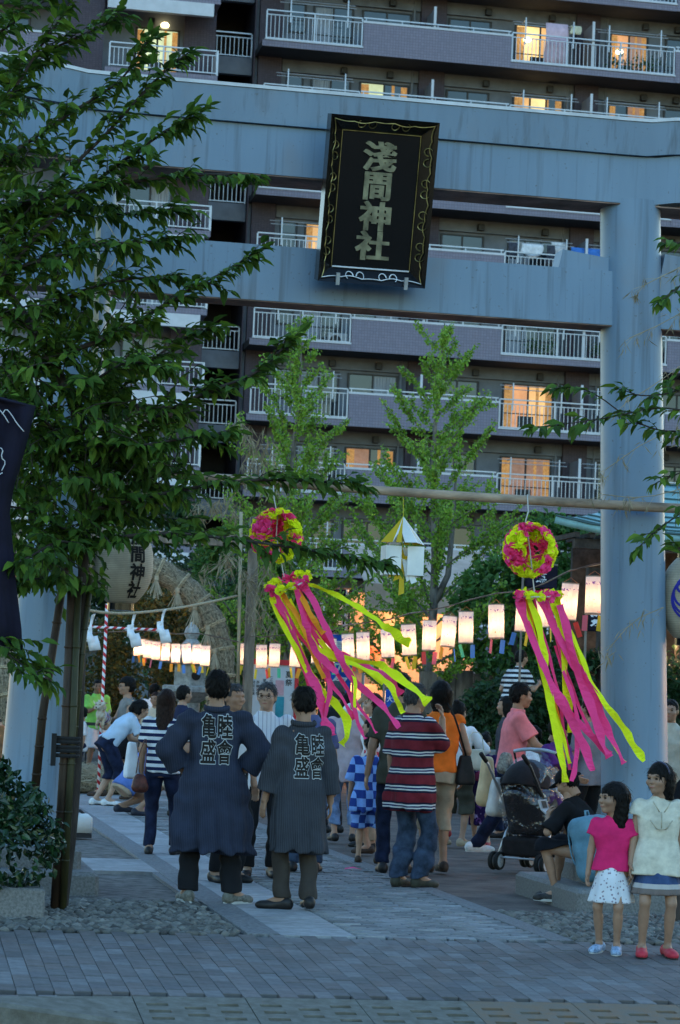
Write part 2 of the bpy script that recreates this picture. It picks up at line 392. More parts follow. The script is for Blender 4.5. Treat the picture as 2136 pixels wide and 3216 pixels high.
for sx in (-1,1):
    pil(sx); c=sx*2.418; h1,h2,fr=(.8,.56,-1.05) if sx>0 else (.5,.385,-.6)
    MB().cbox(c-h1,c+h1,fr,.74,-.2,.15,.03).build('base_stone',m_gran,torii)
    MB().cbox(c-h2,c+h2,fr*.55,.47,.15,.31,.03).build('base_stone',m_gran,torii)
def beam(name,z0,z1,hw,d0,d1,bend,top=0,m=m_tor):
    "beam along x; section grows from half depth d0 at the bottom to d1 at the top; the ends sweep up"
    N=40; v=[];f=[]
    for i in range(N+1):
        x=-hw+2*hw*i/N; e=max(0,abs(x)-2.15); up=bend*(e if e>.25 else e*e/.5+.0)
        ring=[(-d0,z0),(-d1,z1)]+([(-d1*.2,z1+top),(d1*.2,z1+top)] if top else [])+[(d1,z1),(d0,z0)]
        for (y,z) in ring: v.append((x,y,z+up))
    n=len(ring)
    for i in range(N):
        for k in range(n): f.append((i*n+k,i*n+(k+1)%n,(i+1)*n+(k+1)%n,(i+1)*n+k))
    f.append(tuple(range(n))); f.append(tuple(N*n+k for k in range(n-1,-1,-1)))
    b=MB(); b._add(v,f); return b.build(name,m,torii)
m_cap=mat('pale_ridge_capping',(.55,.57,.60),.5,.1,5)
beam('upper_beam',5.57,5.952,3.35,.20,.21,.10)
beam('top_beam',5.957,6.22,3.75,.25,.285,.10)
beam('ridge_cap',6.223,6.25,3.78,.295,.295,.10,.05,m_cap)
b=MB(); b.box(-3.0,3.0,-.145,.145,4.582,5.02); b.build('tie_beam',m_tor,torii)
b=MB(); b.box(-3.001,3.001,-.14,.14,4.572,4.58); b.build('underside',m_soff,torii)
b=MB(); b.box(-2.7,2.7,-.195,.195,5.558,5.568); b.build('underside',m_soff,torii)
for sx in (-1,1):
    for s2 in (-1,1):
        xi=sx*2.22+s2*.22; xo=xi+s2*.42
        a,c=(xi,xo) if xi<xo else (xo,xi)
        zl,zr=(5.08,5.14) if a==xo else (5.14,5.08)
        if a==xi: zl,zr=5.20,5.16
        else: zl,zr=5.175,5.13
        b=MB(); b._add([(a,-.11,5.022),(c,-.11,5.022),(c,.11,5.022),(a,.11,5.022),(a+.03,-.11,zl),(c,-.11,zr),(c,.11,zr),(a+.03,.11,zl)],[(3,2,1,0),(4,5,6,7),(0,1,5,4),(1,2,6,5),(2,3,7,6),(3,0,4,7)])
        b.build('wedge',m_tor,torii)
# ------------------------------------------------------------------ name plaque
m_lac=mat('black_lacquer',(.004,.004,.0045),.22,.1,5,spec=.45)
m_gold=mat('aged_gold',(.23,.22,.14),.55,.3,9,metal=.2,spec=.3)
m_leafg=mat('gold_line',(.30,.25,.10),.4,.3,9,metal=.8)
m_glint=mat('sky_glint_line',(.72,.74,.77),.4,.1,9,metal=.1)  # gold trim with the sky's white reflection painted into its colour
m_steel=mat('grey_bracket',(.35,.37,.38),.5,.1,8,metal=.3)
pc=aty(1181,632,17.93)
plaque=empty('name_plaque',pc,0,'black lacquered name plaque with gold lettering hung on the gate beams','plaque'); plaque.rotation_euler=(R(-77),0,R(-1)) 
plaque.rotation_euler=(R(90+14),0,0)
PW,PH=.425,.64   # half sizes; local x right, y up, z towards the viewer
def quadprism(pts,z): 
    b=MB(); n=len(pts); return b
b=MB(); b.box(-PW+.02,PW-.02,-PH+.02,PH-.02,-.06,-.005); b.build('panel',m_lac,plaque)
iw,ih=PW-.115,PH-.115
def frame_piece(a,bb,c,d):
    # a,bb outer corners (raised), c,d inner corners (recessed)
    b=MB(); v=[(*a,.115),(*bb,.115),(*c,.0),(*d,.0),(*a,-.06),(*bb,-.06),(*c,-.06),(*d,-.06)]
    b._add(v,[(0,1,2,3),(1,0,4,5),(2,1,5,6),(3,2,6,7),(0,3,7,4),(4,7,6,5)]); return b.build('frame_board',m_lac,plaque)
O=[(-PW,-PH),(PW,-PH),(PW,PH),(-PW,PH)]; I=[(-iw,-ih),(iw,-ih),(iw,ih),(-iw,ih)]
for k in range(4): frame_piece(O[k],O[(k+1)%4],I[(k+1)%4],I[k])
b=MB()
for k in range(4):
    p,q=I[k],I[(k+1)%4]; b.tube([(*p,.006),(*q,.006)],.0042,6)
b.build('gold_line',m_leafg,plaque)
b=MB(); b.tube([(-iw+.005,-ih,.012),(iw-.005,-ih,.012)],.007,6); b.build('sky_glint_line',m_glint,plaque)  # bottom gold edge repeated in the painted sky-reflection colour
def scroll(p,q,inn,n,m_=None):
    "wavy line with paired curls running along a frame board"
    b=MB(); p=Vector(p);q=Vector(q);inn=Vector(inn); L=(q-p).length; t=(q-p)/L
    def W(s,h): return (*(p+t*s+inn*h),.115-.115*(h/.115)+.006)
    pts=[]; N=60
    for i in range(N+1):
        s=L*i/N; pts.append(W(s,.028+.010*abs(math.sin(math.pi*s/L*n*2.5))+.014*math.cos(2*math.pi*n*s/L)*-.5))
    b.tube(pts,.004,5)
    for k in range(n):
        s0=L*(k+1)/(n+1)
        for sg in (-1,1):
            arc=[]
            for i in range(12):
                a=math.pi*1.35*i/11; rr=.034*(1-.35*i/11)
                arc.append(W(s0+sg*(.012+.034-rr*math.cos(a)),.045+rr*math.sin(a)*1.05))
            b.tube(arc,[.0055-.003*i/11 for i in range(12)],5)
    return b.build('scroll_ornament',m_ or m_leafg,plaque)
e=.0
scroll((-PW+.03,-PH+.01),(PW-.03,-PH+.01),(0,1),2,m_glint); scroll((-PW+.03,PH-.01),(PW-.03,PH-.01),(0,-1),2)  # bottom scroll is gold too, coloured pale as if reflecting sky
scroll((-PW+.01,-PH+.03),(-PW+.01,PH-.03),(1,0),4); scroll((PW-.01,-PH+.03),(PW-.01,PH-.03),(-1,0),4)
for ch,yy,sx in (('淺',.345,1.12),('間',.115,1.0),('神',-.115,1.1),('社',-.345,1.15)):
    vv=[];ff=[]
    for n_,(dx,dy) in enumerate(((0,0),(.0055,0),(-.0055,0))):
        v,f=text_mesh(ch,.235,.022,.006,True); b0=len(vv); vv+=[(a*sx+dx,c+yy+dy,z+.004+n_*.0007) for a,c,z in v]; ff+=[tuple(i+b0 for i in q) for q in f]
    addobj('gold_character',mesh('character',vv,ff,m_gold),plaque)
for sx in (-.27,.27):
    MB().box(sx-.014,sx+.014,-PH-.02,-PH+.075,.10,.13).build('bracket',m_steel,plaque)
# ================================================================== APARTMENT BUILDING (about 90 m away)
def tile_mat(name,c1,c2,mort,sx=.10,sz=.05,var=.1):
    m=mat(name,c1,.7,.1,3); n,l,b=nodes(m); tc=n.new('ShaderNodeTexCoord'); sp=n.new('ShaderNodeSeparateXYZ'); l.new(tc.outputs['Object'],sp.inputs[0])
    cb=n.new('ShaderNodeCombineXYZ'); l.new(mnode(m,'ADD',sp.outputs[0],sp.outputs[1]),cb.inputs[0]); l.new(sp.outputs[2],cb.inputs[1])
    br=n.new('ShaderNodeTexBrick'); br.offset=0.0; br.inputs['Scale'].default_value=1; br.inputs['Brick Width'].default_value=sx; br.inputs['Row Height'].default_value=sz
    br.inputs['Mortar Size'].default_value=.008; br.inputs['Color1'].default_value=(*c1,1); br.inputs['Color2'].default_value=(*c2,1); br.inputs['Mortar'].default_value=(*mort,1)
    l.new(cb.outputs[0],br.inputs['Vector']); l.new(br.outputs['Color'],b.inputs['Base Color'])
    bp=n.new('ShaderNodeBump'); bp.inputs['Strength'].default_value=.4; bp.inputs['Distance'].default_value=.01; l.new(br.outputs['Fac'],bp.inputs['Height']); bp.invert=True; l.new(bp.outputs[0],b.inputs['Normal']); return m
m_par=tile_mat('mauve_parapet_tile',(.205,.19,.245),(.175,.165,.215),(.13,.12,.155),.115,.115)
m_dtile=tile_mat('dark_brown_tile',(.075,.06,.078),(.06,.048,.063),(.045,.038,.05),.115,.075)
m_wall=mat('grey_render',(.15,.168,.20),.85,.12,1.2)
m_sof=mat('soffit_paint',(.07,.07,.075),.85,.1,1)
m_white=mat('white_paint',(.5,.52,.56),.5,.05,3)
m_rail=mat('aluminium_rail',(.42,.45,.5),.4,.05,3,metal=.3)
m_glass=mat('dark_window_glass',(.02,.03,.04),.08,.2,.6,spec=.6)
m_frame=mat('dark_window_frame',(.03,.03,.032),.5,.1,3)
m_curt=mat('grey_blue_curtain',(.30,.33,.38),.9,.25,5,stretch=(6,1,.2))
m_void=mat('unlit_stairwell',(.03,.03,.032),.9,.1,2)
def glow(name,col,s,var=.35,scale=1.2):
    m=mat(name,(.2,.2,.2),.8); n,l,b=nodes(m); tc=n.new('ShaderNodeTexCoord'); nz=n.new('ShaderNodeTexNoise'); nz.inputs['Scale'].default_value=scale
    l.new(tc.outputs['Object'],nz.inputs['Vector']); rp=n.new('ShaderNodeValToRGB'); l.new(nz.outputs['Fac'],rp.inputs[0])
    rp.color_ramp.elements[0].position=.35; rp.color_ramp.elements[0].color=(*[c*(1-var) for c in col],1); rp.color_ramp.elements[1].position=.65; rp.color_ramp.elements[1].color=(*col,1)
    l.new(rp.outputs[0],b.inputs['Emission Color']); b.inputs['Emission Strength'].default_value=s; return m
g_warm=glow('lit_room_warm',(1,.53,.15),.19); g_yel=glow('lit_room_yellow',(1,.66,.24),.27); g_org=glow('lit_room_orange',(1,.42,.12),.14)
g_pale=glow('lit_room_pale',(.80,.92,.5),.17); g_dim=glow('lit_room_dim',(.9,.36,.12),.06); g_lamp=glow('room_lamp',(1,.8,.4),2)
m_lcur=mat('amber_lit_curtain',(.45,.25,.10),.9,.3,8,emit=(.9,.42,.12),estr=.06)
apt=empty('apartment_building',(0,93.2,0),0,'large mauve tiled apartment block with balconies behind the gate','building')
YF=-1.8   # balcony front relative to wall (world 91.4)
TOP=[28.4-2.97*k for k in range(-1,10)]   # parapet top for row index k (k=0 is hidden above the frame)
def rail_run(par,x0,x1,y,zt,zb,dirx=True,step=.165,posts=1.0):
    b=MB(); L=x1-x0
    b.box(x0,x1,y-.03,y+.03,zt-.05,zt); b.box(x0,x1,y-.02,y+.02,zt-.22,zt-.185); b.box(x0,x1,y-.02,y+.02,zb+.03,zb+.07)
    n=max(1,round(L/1.95))
    for i in range(n+1):
        x=x0+L*i/n; b.box(x-.028,x+.028,y-.028,y+.028,zb,zt-.051)
    r_=b.build('railing',m_rail,par)
    b=MB(); n=int(L/step)
    for i in range(1,n): x=x0+L*i/n; b.box(x-.013,x+.013,y-.010,y+.010,zb+.071,zt-.221)
    o=b.build('baluster',m_rail,r_); tag(o,kind='stuff'); return r_
def window(par,x0,x1,z0,z1,y,mp,panes=2,curtain=None,label=None):
    b=MB(); fw=.06
    b.box(x0-fw,x1+fw,y-.05,y,z1,z1+fw); b.box(x0-fw,x1+fw,y-.05,y,z0-fw,z0); b.box(x0-fw,x0,y-.05,y,z0,z1); b.box(x1,x1+fw,y-.05,y,z0,z1)
    for i in range(1,panes):
        x=x0+(x1-x0)*i/panes; b.box(x-.035,x+.035,y-.045,y,z0,z1)
    b.box(x0,x1,y-.04,y,z0+(z1-z0)*.42-.02,z0+(z1-z0)*.42+.02)
    win=b.build('window',m_frame,par)
    for i in range(panes):
        a=x0+(x1-x0)*i/panes+.04; c=x0+(x1-x0)*(i+1)/panes-.04
        mm=mp[i] if isinstance(mp,(list,tuple)) else mp
        MB().box(a,c,y-.02,y-.012,z0,z1).build('pane',mm,win)
    lit=isinstance(mp,(list,tuple)) and any(q is not m_glass for q in mp)
    if lit:   # a person's room behind: half-drawn curtains and a dark piece of furniture
        w_=x1-x0; curtain=None
        for a,c in ((x0+.03,x0+.03+w_*.16),(x1-.03-w_*.13,x1-.03)):
            N=10; v=[]
            for i in range(N+1): x=a+(c-a)*i/N; v+=[(x,y-.03+.008*math.sin(i*1.9),z0+.03),(x,y-.03+.008*math.sin(i*1.9),z1-.03)]
            bb=MB(); bb._add(v,[(2*i,2*i+2,2*i+3,2*i+1) for i in range(N)]); bb.build('curtain',m_lcur,win)
        MB().box(x0+w_*.3,x0+w_*.62,y-.032,y-.022,z0,z0+.75).build('furniture_silhouette',m_frame,win); MB().box(x0+w_*.66,x0+w_*.72,y-.032,y-.022,z0,z1).build('door_jamb',m_lcur,win)
    if curtain:
        a,c=curtain; N=24; v=[];f=[]
        for i in range(N+1):
            x=a+(c-a)*i/N; yy=y-.028+.006*math.sin(i*1.9); v+=[(x,yy,z0+.03),(x,yy,z1-.03)]
        f=[(2*i,2*i+2,2*i+3,2*i+1) for i in range(N)]
        bb=MB(); bb._add(v,f); bb.build('curtain',m_curt,win)
    return win
# core walls: back wall with a stair recess
b=MB(); b.box(13.35,60,0,.4,-1,36); o=b.build('back_wall',m_wall,apt)
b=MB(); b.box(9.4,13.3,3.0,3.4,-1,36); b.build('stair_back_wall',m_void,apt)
b=MB(); b.box(13.3,13.348,-.3,3.2,-1,36); b.build('stair_side_wall',m_dtile,apt)
for (a,c) in ((13.5,14.45),(20.1,21.15),(26.65,27.65),(33.0,34.0)):
    b=MB(); b.box(a,c,-.32,-.005,-1,36); b.build('tiled_column',m_dtile,apt)
for x in (19.85,26.4,28.0): MB().tube([(x,-.12,-1),(x,-.12,36)],.055,8).build('drain_pipe',m_wall,apt)
PAR=((13.5,17.44,'r'),(17.44,23.5,'p'),(23.5,30.42,'r'),(30.42,36.5,'p'),(36.5,43,'r'))
for k,zt in enumerate(TOP):
    if zt<2: continue
    fl=zt-1.13
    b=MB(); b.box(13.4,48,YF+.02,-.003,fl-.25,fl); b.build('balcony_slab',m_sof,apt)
    b=MB(); b.box(13.4,48,YF-.02,YF+.018,fl-.24,fl+.015); b.build('slab_edge',m_par,apt)
    b=MB(); b.box(14.5,48,-.14,-.004,fl-.75,fl-.252); b.build('lintel_beam',m_wall,apt)
    for (a,c,t) in PAR:
        if t=='p':
            MB().box(a,c,YF-.05,YF+.1,fl-.24,zt-.10).build('parapet',m_par,apt)
            b=MB(); b.box(a-.02,c+.02,YF-.07,YF+.12,zt-.098,zt-.01); b.build('coping',m_white,apt)
            b=MB(); b.box(a,c,YF,YF+.05,zt+.10,zt+.15)
            for i in range(5): x=a+.1+(c-a-.2)*i/4; b.box(x-.02,x+.02,YF+.005,YF+.045,zt-.008,zt+.099)
            b.build('handrail',m_rail,apt)
        else:
            rail_run(apt,a+.05,c-.05,YF+.03,zt+.12,fl+.06)
            MB().box(a,c,YF-.06,YF+.1,fl+.016,fl+.075).build('ledge',m_white,apt)
    for x in (20.35,26.95,33.4):   # partitions between flats
        MB().box(x-.02,x+.02,YF+.12,-.34,fl+.02,fl+1.95).build('partition_panel',m_wall,apt)
        MB().box(x-.05,x+.05,YF+.06,YF+.118,fl+.02,fl+2.0).build('partition_post',m_white,apt)
    for x in (17.0,18.9,22.9,25.6,29.6,31.0): MB().cbox(x-.13,x+.13,-.36,-.145,fl+2.30,fl+2.56,.02).build('wall_lamp',m_frame,apt)
    # windows on this storey
    st=lambda: random.random()
    dk=m_glass
    lit={1:(None,None,(g_yel,g_warm),(g_org,g_dim)),2:((g_pale,dk),None,(g_warm,g_yel,dk),(dk,g_dim)),4:(None,None,None,None),6:(None,None,(g_org,g_warm),None),7:((g_dim,dk),None,(g_dim,g_dim),None)}.get(k,(None,)*4)
    z0,z1=fl+.06,fl+2.05
    window(apt,14.75,15.35,z0+.9,z1,-.002,dk,1)
    litc=(g_warm,g_org) if k==4 else dk
    window(apt,15.75,17.3,z0,z1,-.002,litc,2,None if k==4 else (15.8,16.5))
    window(apt,17.75,19.7,z0,z1,-.002,lit[0] or dk,2,(18.75,19.65) if st()<.6 else None)
    window(apt,21.35,23.05,z0,z1,-.002,lit[1] or dk,2,(21.4,22.1) if st()<.6 else None)
    p3=lit[2] or dk
    window(apt,24.15,26.2,z0,z1,-.002,p3,len(p3) if isinstance(p3,tuple) else 3,None if lit[2] else (24.2,25.0))
    window(apt,28.2,29.75,z0,z1,-.002,lit[3] or dk,2,(28.9,29.7) if not lit[3] else None)
    window(apt,30.6,32.4,z0,z1,-.002,dk,2); window(apt,35,37,z0,z1,-.002,dk,2)
    # drying rods on the railed bays
    for (a,c) in ((14.1,17.2),(23.7,26.5),(27.2,30.2)):
        b=MB(); yy=YF+.35
        for z in (fl+1.68,fl+1.86): b.tube([(a,yy+(.25 if z>fl+1.8 else 0),z),(c,yy+(.25 if z>fl+1.8 else 0),z)],.017,5)
        for x in (a+.4,c-.4): b.box(x-.025,x+.025,YF+.03,YF+.07,fl+.8,fl+1.9); b.box(x-.015,x+.015,YF+.07,yy+.28,fl+1.8,fl+1.83)
        b.build('drying_rack',m_rail,apt)
    # stair landings
    zs=28.0-2.97*(k-1)
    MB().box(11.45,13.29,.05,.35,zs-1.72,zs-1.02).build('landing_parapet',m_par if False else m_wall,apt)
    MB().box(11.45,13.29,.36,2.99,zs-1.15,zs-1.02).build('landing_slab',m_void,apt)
    rail_run(apt,11.5,13.25,.1,zs,zs-1.0)
    # left wing, nearer
    zl=25.72-2.97*(k-2); fll=zl-.98; Y=-5.2
    rail_run(apt,7.15,11.2,Y,zl,fll+.05)
    MB().box(7.0,11.25,Y-.05,Y+1.6,fll-.22,fll).build('balcony_slab',m_par,apt)
    MB().box(7.0,11.0,Y-.08,Y+.15,fll-.72,fll-.23).build('fascia',m_white,apt)
    MB().box(11.21,11.26,Y-.03,Y+1.5,fll+.02,zl).build('end_panel',m_rail,apt)
    window(apt,8.3,9.9,fll+.06,fll+2.05,-3.402,(g_pale,g_pale) if k==2 else dk,2,None if k==2 else (9.1,9.8))
    MB().cbox(8.7,8.95,-3.75,-3.56,fll+2.2,fll+2.45,.02).build('wall_lamp',m_frame,apt)
    # far-left wing
    MB().box(-9,5.4,Y-.06,Y+.08,fll+.0,zl+.06).build('parapet',m_par,apt)
    MB().box(-9,5.45,Y-.09,Y+.11,zl+.062,zl+.14).build('coping',m_white,apt)
    MB().box(-9,5.0,Y-.04,Y+1.6,fll-.45,fll-.02).build('fascia',m_white,apt)
    window(apt,2.2,4.2,fll+.06,fll+2.05,-3.402,dk,2)
b=MB(); b.box(-10,5.6,-3.4,3,-1,36); b.box(5.6,6.95,-4.6,3,-1,36); b.box(6.95,11.35,-3.4,3,-1,36); b.build('wing_wall',m_wall,apt)
b=MB(); b.box(5.62,6.93,-4.72,-4.602,-1,36); b.box(10.1,11.33,-3.6,-3.403,-1,36); b.build('tiled_column',m_dtile,apt)
# lamps glimpsed in two rooms
for (x,z) in ((24.6,28.75),(28.55,28.6),(25.2,25.75),(9.35,27.0)):
    b=MB(); b.lathe([(.02,-.1),(.14,-.08),(.16,0),(.1,.07),(.02,.09)],12); o=b.build('ceiling_lamp',g_lamp,apt,True,(x,-.14 if x>12 else -3.55,z)); 
# laundry
def cloth(name,x0,x1,z0,z1,y,m,lab,n=10,sag=.0,grp=None):
    b=MB(); v=[];f=[]; N=12
    for i in range(N+1):
        x=x0+(x1-x0)*i/N
        for j in range(5):
            t=j/4; v.append((x+.03*math.sin(j*1.3+i),y+.03*math.sin(i*1.7+j*.6)*t,z1-(z1-z0)*t*(1-sag*abs(2*i/N-1))))
    for i in range(N):
        for j in range(4): a=i*5+j; f.append((a,a+5,a+6,a+1))
    b._add(v,f); me=b.mesh(name,m,True); o=addobj(name,me); md=o.modifiers.new('s','SOLIDIFY'); md.thickness=.012
    return tag(o,lab,'laundry',grp)
m_pinkc=mat('pale_pink_cloth',(.55,.40,.47),.9,.1,4); m_whc=mat('white_cloth',(.62,.64,.68),.9,.15,5); m_blc=mat('blue_print_cloth',(.05,.18,.55),.9,.1,4); m_dkc=mat('dark_cloth',(.05,.055,.075),.9,.3,4)
yl=93.2+YF+.33
cloth('bath_towel',25.0,25.95,27.35,29.12,yl,m_pinkc,'pale pink towel drying on a lit top balcony')
cloth('small_towel',26.05,26.5,28.75,29.1,yl,mat('cream_cloth',(.6,.58,.42),.9),'small cream towel pegged beside the pink towel')
z4=TOP[4]-1.13
cloth('shirt',23.75,24.2,z4+1.0,z4+1.66,yl,m_dkc,'dark shirt at the left end of the washing line above the tie beam')
cloth('towel',24.3,25.2,z4+1.05,z4+1.66,yl,m_whc,'white towel sagging on the washing line above the tie beam',sag=.4)
cloth('trousers',25.35,25.7,z4+.75,z4+1.66,yl,m_dkc,'dark trousers in the middle of the washing line')
cloth('towel',25.6,26.2,z4+1.2,z4+1.86,yl+.25,m_whc,'white shirt on the rear drying rod above the tie beam')
cloth('towel',26.35,27.6,z4+.9,z4+1.66,yl,m_blc,'blue printed towel at the right end of the washing line',sag=.45)

# air conditioners and pots on the balconies
m_ac=mat('air_conditioner_casing',(.5,.52,.54),.5,.06)
for k,(x,r_,lab) in enumerate(((19.3,7,'white air conditioner on the balcony behind the right ginkgo'),(22.7,1,'white air conditioner behind the top parapet'),(17.1,5,'white air conditioner on the balcony behind the left ginkgo'),(29.9,6,'white air conditioner at the right end of the lit balcony'))):
    fl=TOP[r_]-1.13; o=empty('air_conditioner',(x,92.6,fl+(.75 if r_==7 else .0)),0,lab,'air conditioner'); MB().cbox(-.4,.4,-.15,.15,0.01,.6,.02).build('casing',m_ac,o); b=MB(); b.lathe([(.22,0),(.22,.02),(.04,.02)],20); b.build('fan_grille',m_frame,o,False,(-.1,-.155,.3),(R(90),0,0))
for k,(x,r_) in enumerate(((28.2,1),(29.0,1),(29.6,1),(24.9,5),(25.6,5),(27.6,5))):
    fl=TOP[r_]-1.13; o=empty('potted_plant',(x,91.9,fl),0,['leafy potted plant on the top balcony, leftmost of three','leafy potted plant on the top balcony, middle of three','leafy potted plant on the top balcony, rightmost of three','leafy potted plant behind the railing under the tie beam, leftmost of three','leafy potted plant behind the railing under the tie beam, middle of three','leafy potted plant behind the railing under the tie beam, rightmost of three'][k],'plant','potted plants on balconies'); b=MB(); b.lathe([(.12,0),(.17,.28),(.15,.28)],12); b.build('pot',m_dtile,o)
    v=[];f=[]
    for i in range(160):
        p=Vector((random.gauss(0,.2),random.gauss(0,.15),.5+random.gauss(0,.2))); a=Vector((random.uniform(-1,1),random.uniform(-1,1),random.uniform(-1,1)))*.09; c=Vector((random.uniform(-1,1),random.uniform(-1,1),random.uniform(-1,1)))*.06; n0=len(v); v+=[p,p+a,p+a+c,p+c]; f.append((n0,n0+1,n0+2,n0+3))
    b=MB(); b._add(v,f); q=b.build('foliage',mat('balcony_leaf',(.03,.08,.025),.6),o); tag(q,kind='stuff')
# ================================================================== TREES AND PLANTS
def leaf_mat(name,cols,rough=.5,spec=.35,tl=.3):
    m=rand_mat(name,cols,rough,0,1,3,spec,.1); n,l,b=nodes(m)
    tr=n.new('ShaderNodeBsdfTranslucent'); mx=n.new('ShaderNodeMixShader'); mx.inputs[0].default_value=tl
    l.new(base_socket(m),tr.inputs[0]); out=n['Material Output']
    l.new(b.outputs[0],mx.inputs[1]); l.new(tr.outputs[0],mx.inputs[2]); l.new(mx.outputs[0],out.inputs[0]); return m
m_cher=leaf_mat('cherry_leaf',[(.042,.095,.016),(.065,.14,.019),(.030,.068,.013),(.13,.235,.026),(.05,.105,.02)],.6,.18)
m_gink=leaf_mat('ginkgo_leaf',[(.18,.33,.035),(.24,.41,.04),(.12,.26,.03),(.30,.46,.06)])
m_dark=leaf_mat('evergreen_leaf',[(.02,.055,.02),(.03,.08,.025),(.015,.04,.018),(.045,.10,.03)])
m_mid=leaf_mat('shrub_leaf',[(.05,.14,.03),(.075,.18,.035),(.035,.10,.025)])
m_ylw=leaf_mat('yellowing_leaf',[(.05,.075,.02),(.17,.11,.02),(.035,.06,.02),(.26,.15,.02),(.06,.09,.025)])
m_bush=leaf_mat('camellia_leaf',[(.008,.028,.012),(.013,.042,.017),(.02,.058,.02),(.034,.085,.022)],.3,.5,.15)
m_dry=leaf_mat('withered_bamboo_leaf',[(.30,.25,.16),(.22,.18,.11),(.38,.33,.22)],.8,.2,.3)
m_bark=mat('dark_bark',(.045,.035,.03),.9,.3,12,.5,40,stretch=(1,1,.3))
m_barkg=mat('grey_bark',(.17,.15,.13),.9,.25,12,.4,40,stretch=(1,1,.3))
def leaf_verts(L=.11,W=.05,droop=.25):
    "leaf along +X, folded on the midrib, tip drooping: 8 verts"
    s=[0,.3,.65,1.0]; wd=[.08,1.0,.78,0]; v=[]
    for t,w_ in zip(s,wd):
        z=-droop*L*t*t; 
        v.append((L*t,0,z))
        if w_>0: v.append((L*t,W/2*w_,z+.22*W*w_)); v.append((L*t,-W/2*w_,z+.22*W*w_))
    f=[(0,3,4,1),(0,2,5,3),(3,6,7,4),(3,5,8,6),(6,9,7),(6,8,9)]
    return v,f
def place_leaves(name,mats,Ms,lv,lf,parent,nparts=0,partname='leaf'):
    "the largest-looking nparts leaves are objects, the others one joined part"
    me=mesh(partname,lv,lf,mats); Ls=[Vector(p) for p in lv]
    if nparts:
        def key(M):
            t=M.translation; d=t-CAM; z=d.dot(_f); x=1068+FPX*d.dot(_r)/z; y=1608-FPX*d.dot(_u)/z
            return (0 if (0<x<2136 and 0<y<3216) else 1, z)
        Ms=sorted(Ms,key=key)
        for M in Ms[:nparts]:
            o=addobj(partname,me,parent); o.matrix_local=Matrix.Translation(-Vector(parent.location))@M
    rest=Ms[nparts:]
    if not rest: return
    A=np.array([np.array(M) for M in rest]); V=np.array([[*p,1] for p in lv]); 
    P=np.einsum('mij,vj->mvi',A,V)[:,:,:3]-np.array(parent.location); n=len(lv)
    v=P.reshape(-1,3); fs=[tuple(i+k*n for i in q) for k in range(len(rest)) for q in lf]
    o=addobj(name,mesh(name,v,fs,mats),parent); tag(o,kind='stuff'); return o
def basis(d,up,roll=0):
    d=d.normalized(); s=up.cross(d); 
    if s.length<1e-4: s=Vector((1,0,0)).cross(d)
    s.normalize(); u=d.cross(s)
    s2=s*math.cos(roll)+u*math.sin(roll); u2=d.cross(s2)
    return d,s2,u2
def mtx(p,d,up,roll,s):
    d,a,b=basis(d,up,roll)
    return Matrix(((d.x*s,a.x*s,b.x*s,p.x),(d.y*s,a.y*s,b.y*s,p.y),(d.z*s,a.z*s,b.z*s,p.z),(0,0,0,1)))
def rv(a=1): return Vector((random.uniform(-a,a),random.uniform(-a,a),random.uniform(-a,a)))
def spray(limb,r0,r1,tw_step,tw_len,leaf_step,Ms,tb,t0=.1,lean=Vector((0,0,0)),leafscale=(.75,1.15),flat=.55,tipup=.1):
    "twigs and leaves along a limb"
    L=sum((b-a).length for a,b in zip(limb,limb[1:])); n=len(limb)
    tb.tube(limb,[r0+(r1-r0)*i/(n-1) for i in range(n)],6)
    k=int(L*(1-t0)/tw_step); side=1
    ends=[]
    for i in range(k+1):
        t=t0+(1-t0)*i/max(1,k); p,d=lerp_path(limb,t); side=-side
        sd=d.cross(Vector((0,0,1))); sd=sd.normalized() if sd.length>.05 else Vector((1,0,0))
        td=(d*random.uniform(.5,1.0)+sd*side*random.uniform(.2,.9)+Vector((0,0,random.uniform(-.25,.5)*flat+tipup))+lean+rv(.25)).normalized()
        if i==k: td=d.copy()
        ln=tw_len*random.uniform(.5,1.15)*(1-.68*t)
        q=[p.copy()]; dd=td.copy()
        m=5
        for j in range(m):
            dd=(dd+rv(.12)+Vector((0,0,-.05))).normalized(); q.append(q[-1]+dd*ln/m)
        tb.tube(q,[.0045-.0006*j for j in range(m+1)],4,False)
        ns=max(3,int(ln/leaf_step)); ls=1
        for j in range(ns+1):
            u=j/ns; pp,dq=lerp_path(q,min(.999,.12+.88*u)); ls=-ls
            sv=dq.cross(Vector((0,0,1))); sv=sv.normalized() if sv.length>.05 else Vector((1,0,0))
            ld=(dq*random.uniform(.4,1.0)+sv*ls*random.uniform(.3,1.0)+Vector((0,0,random.uniform(-.75,.12)))+rv(.25))
            if j==ns: ld=dq+rv(.2)
            Ms.append(mtx(pp,ld,Vector((0,0,1))+rv(.5),random.uniform(-.5,.5),random.uniform(*leafscale)))
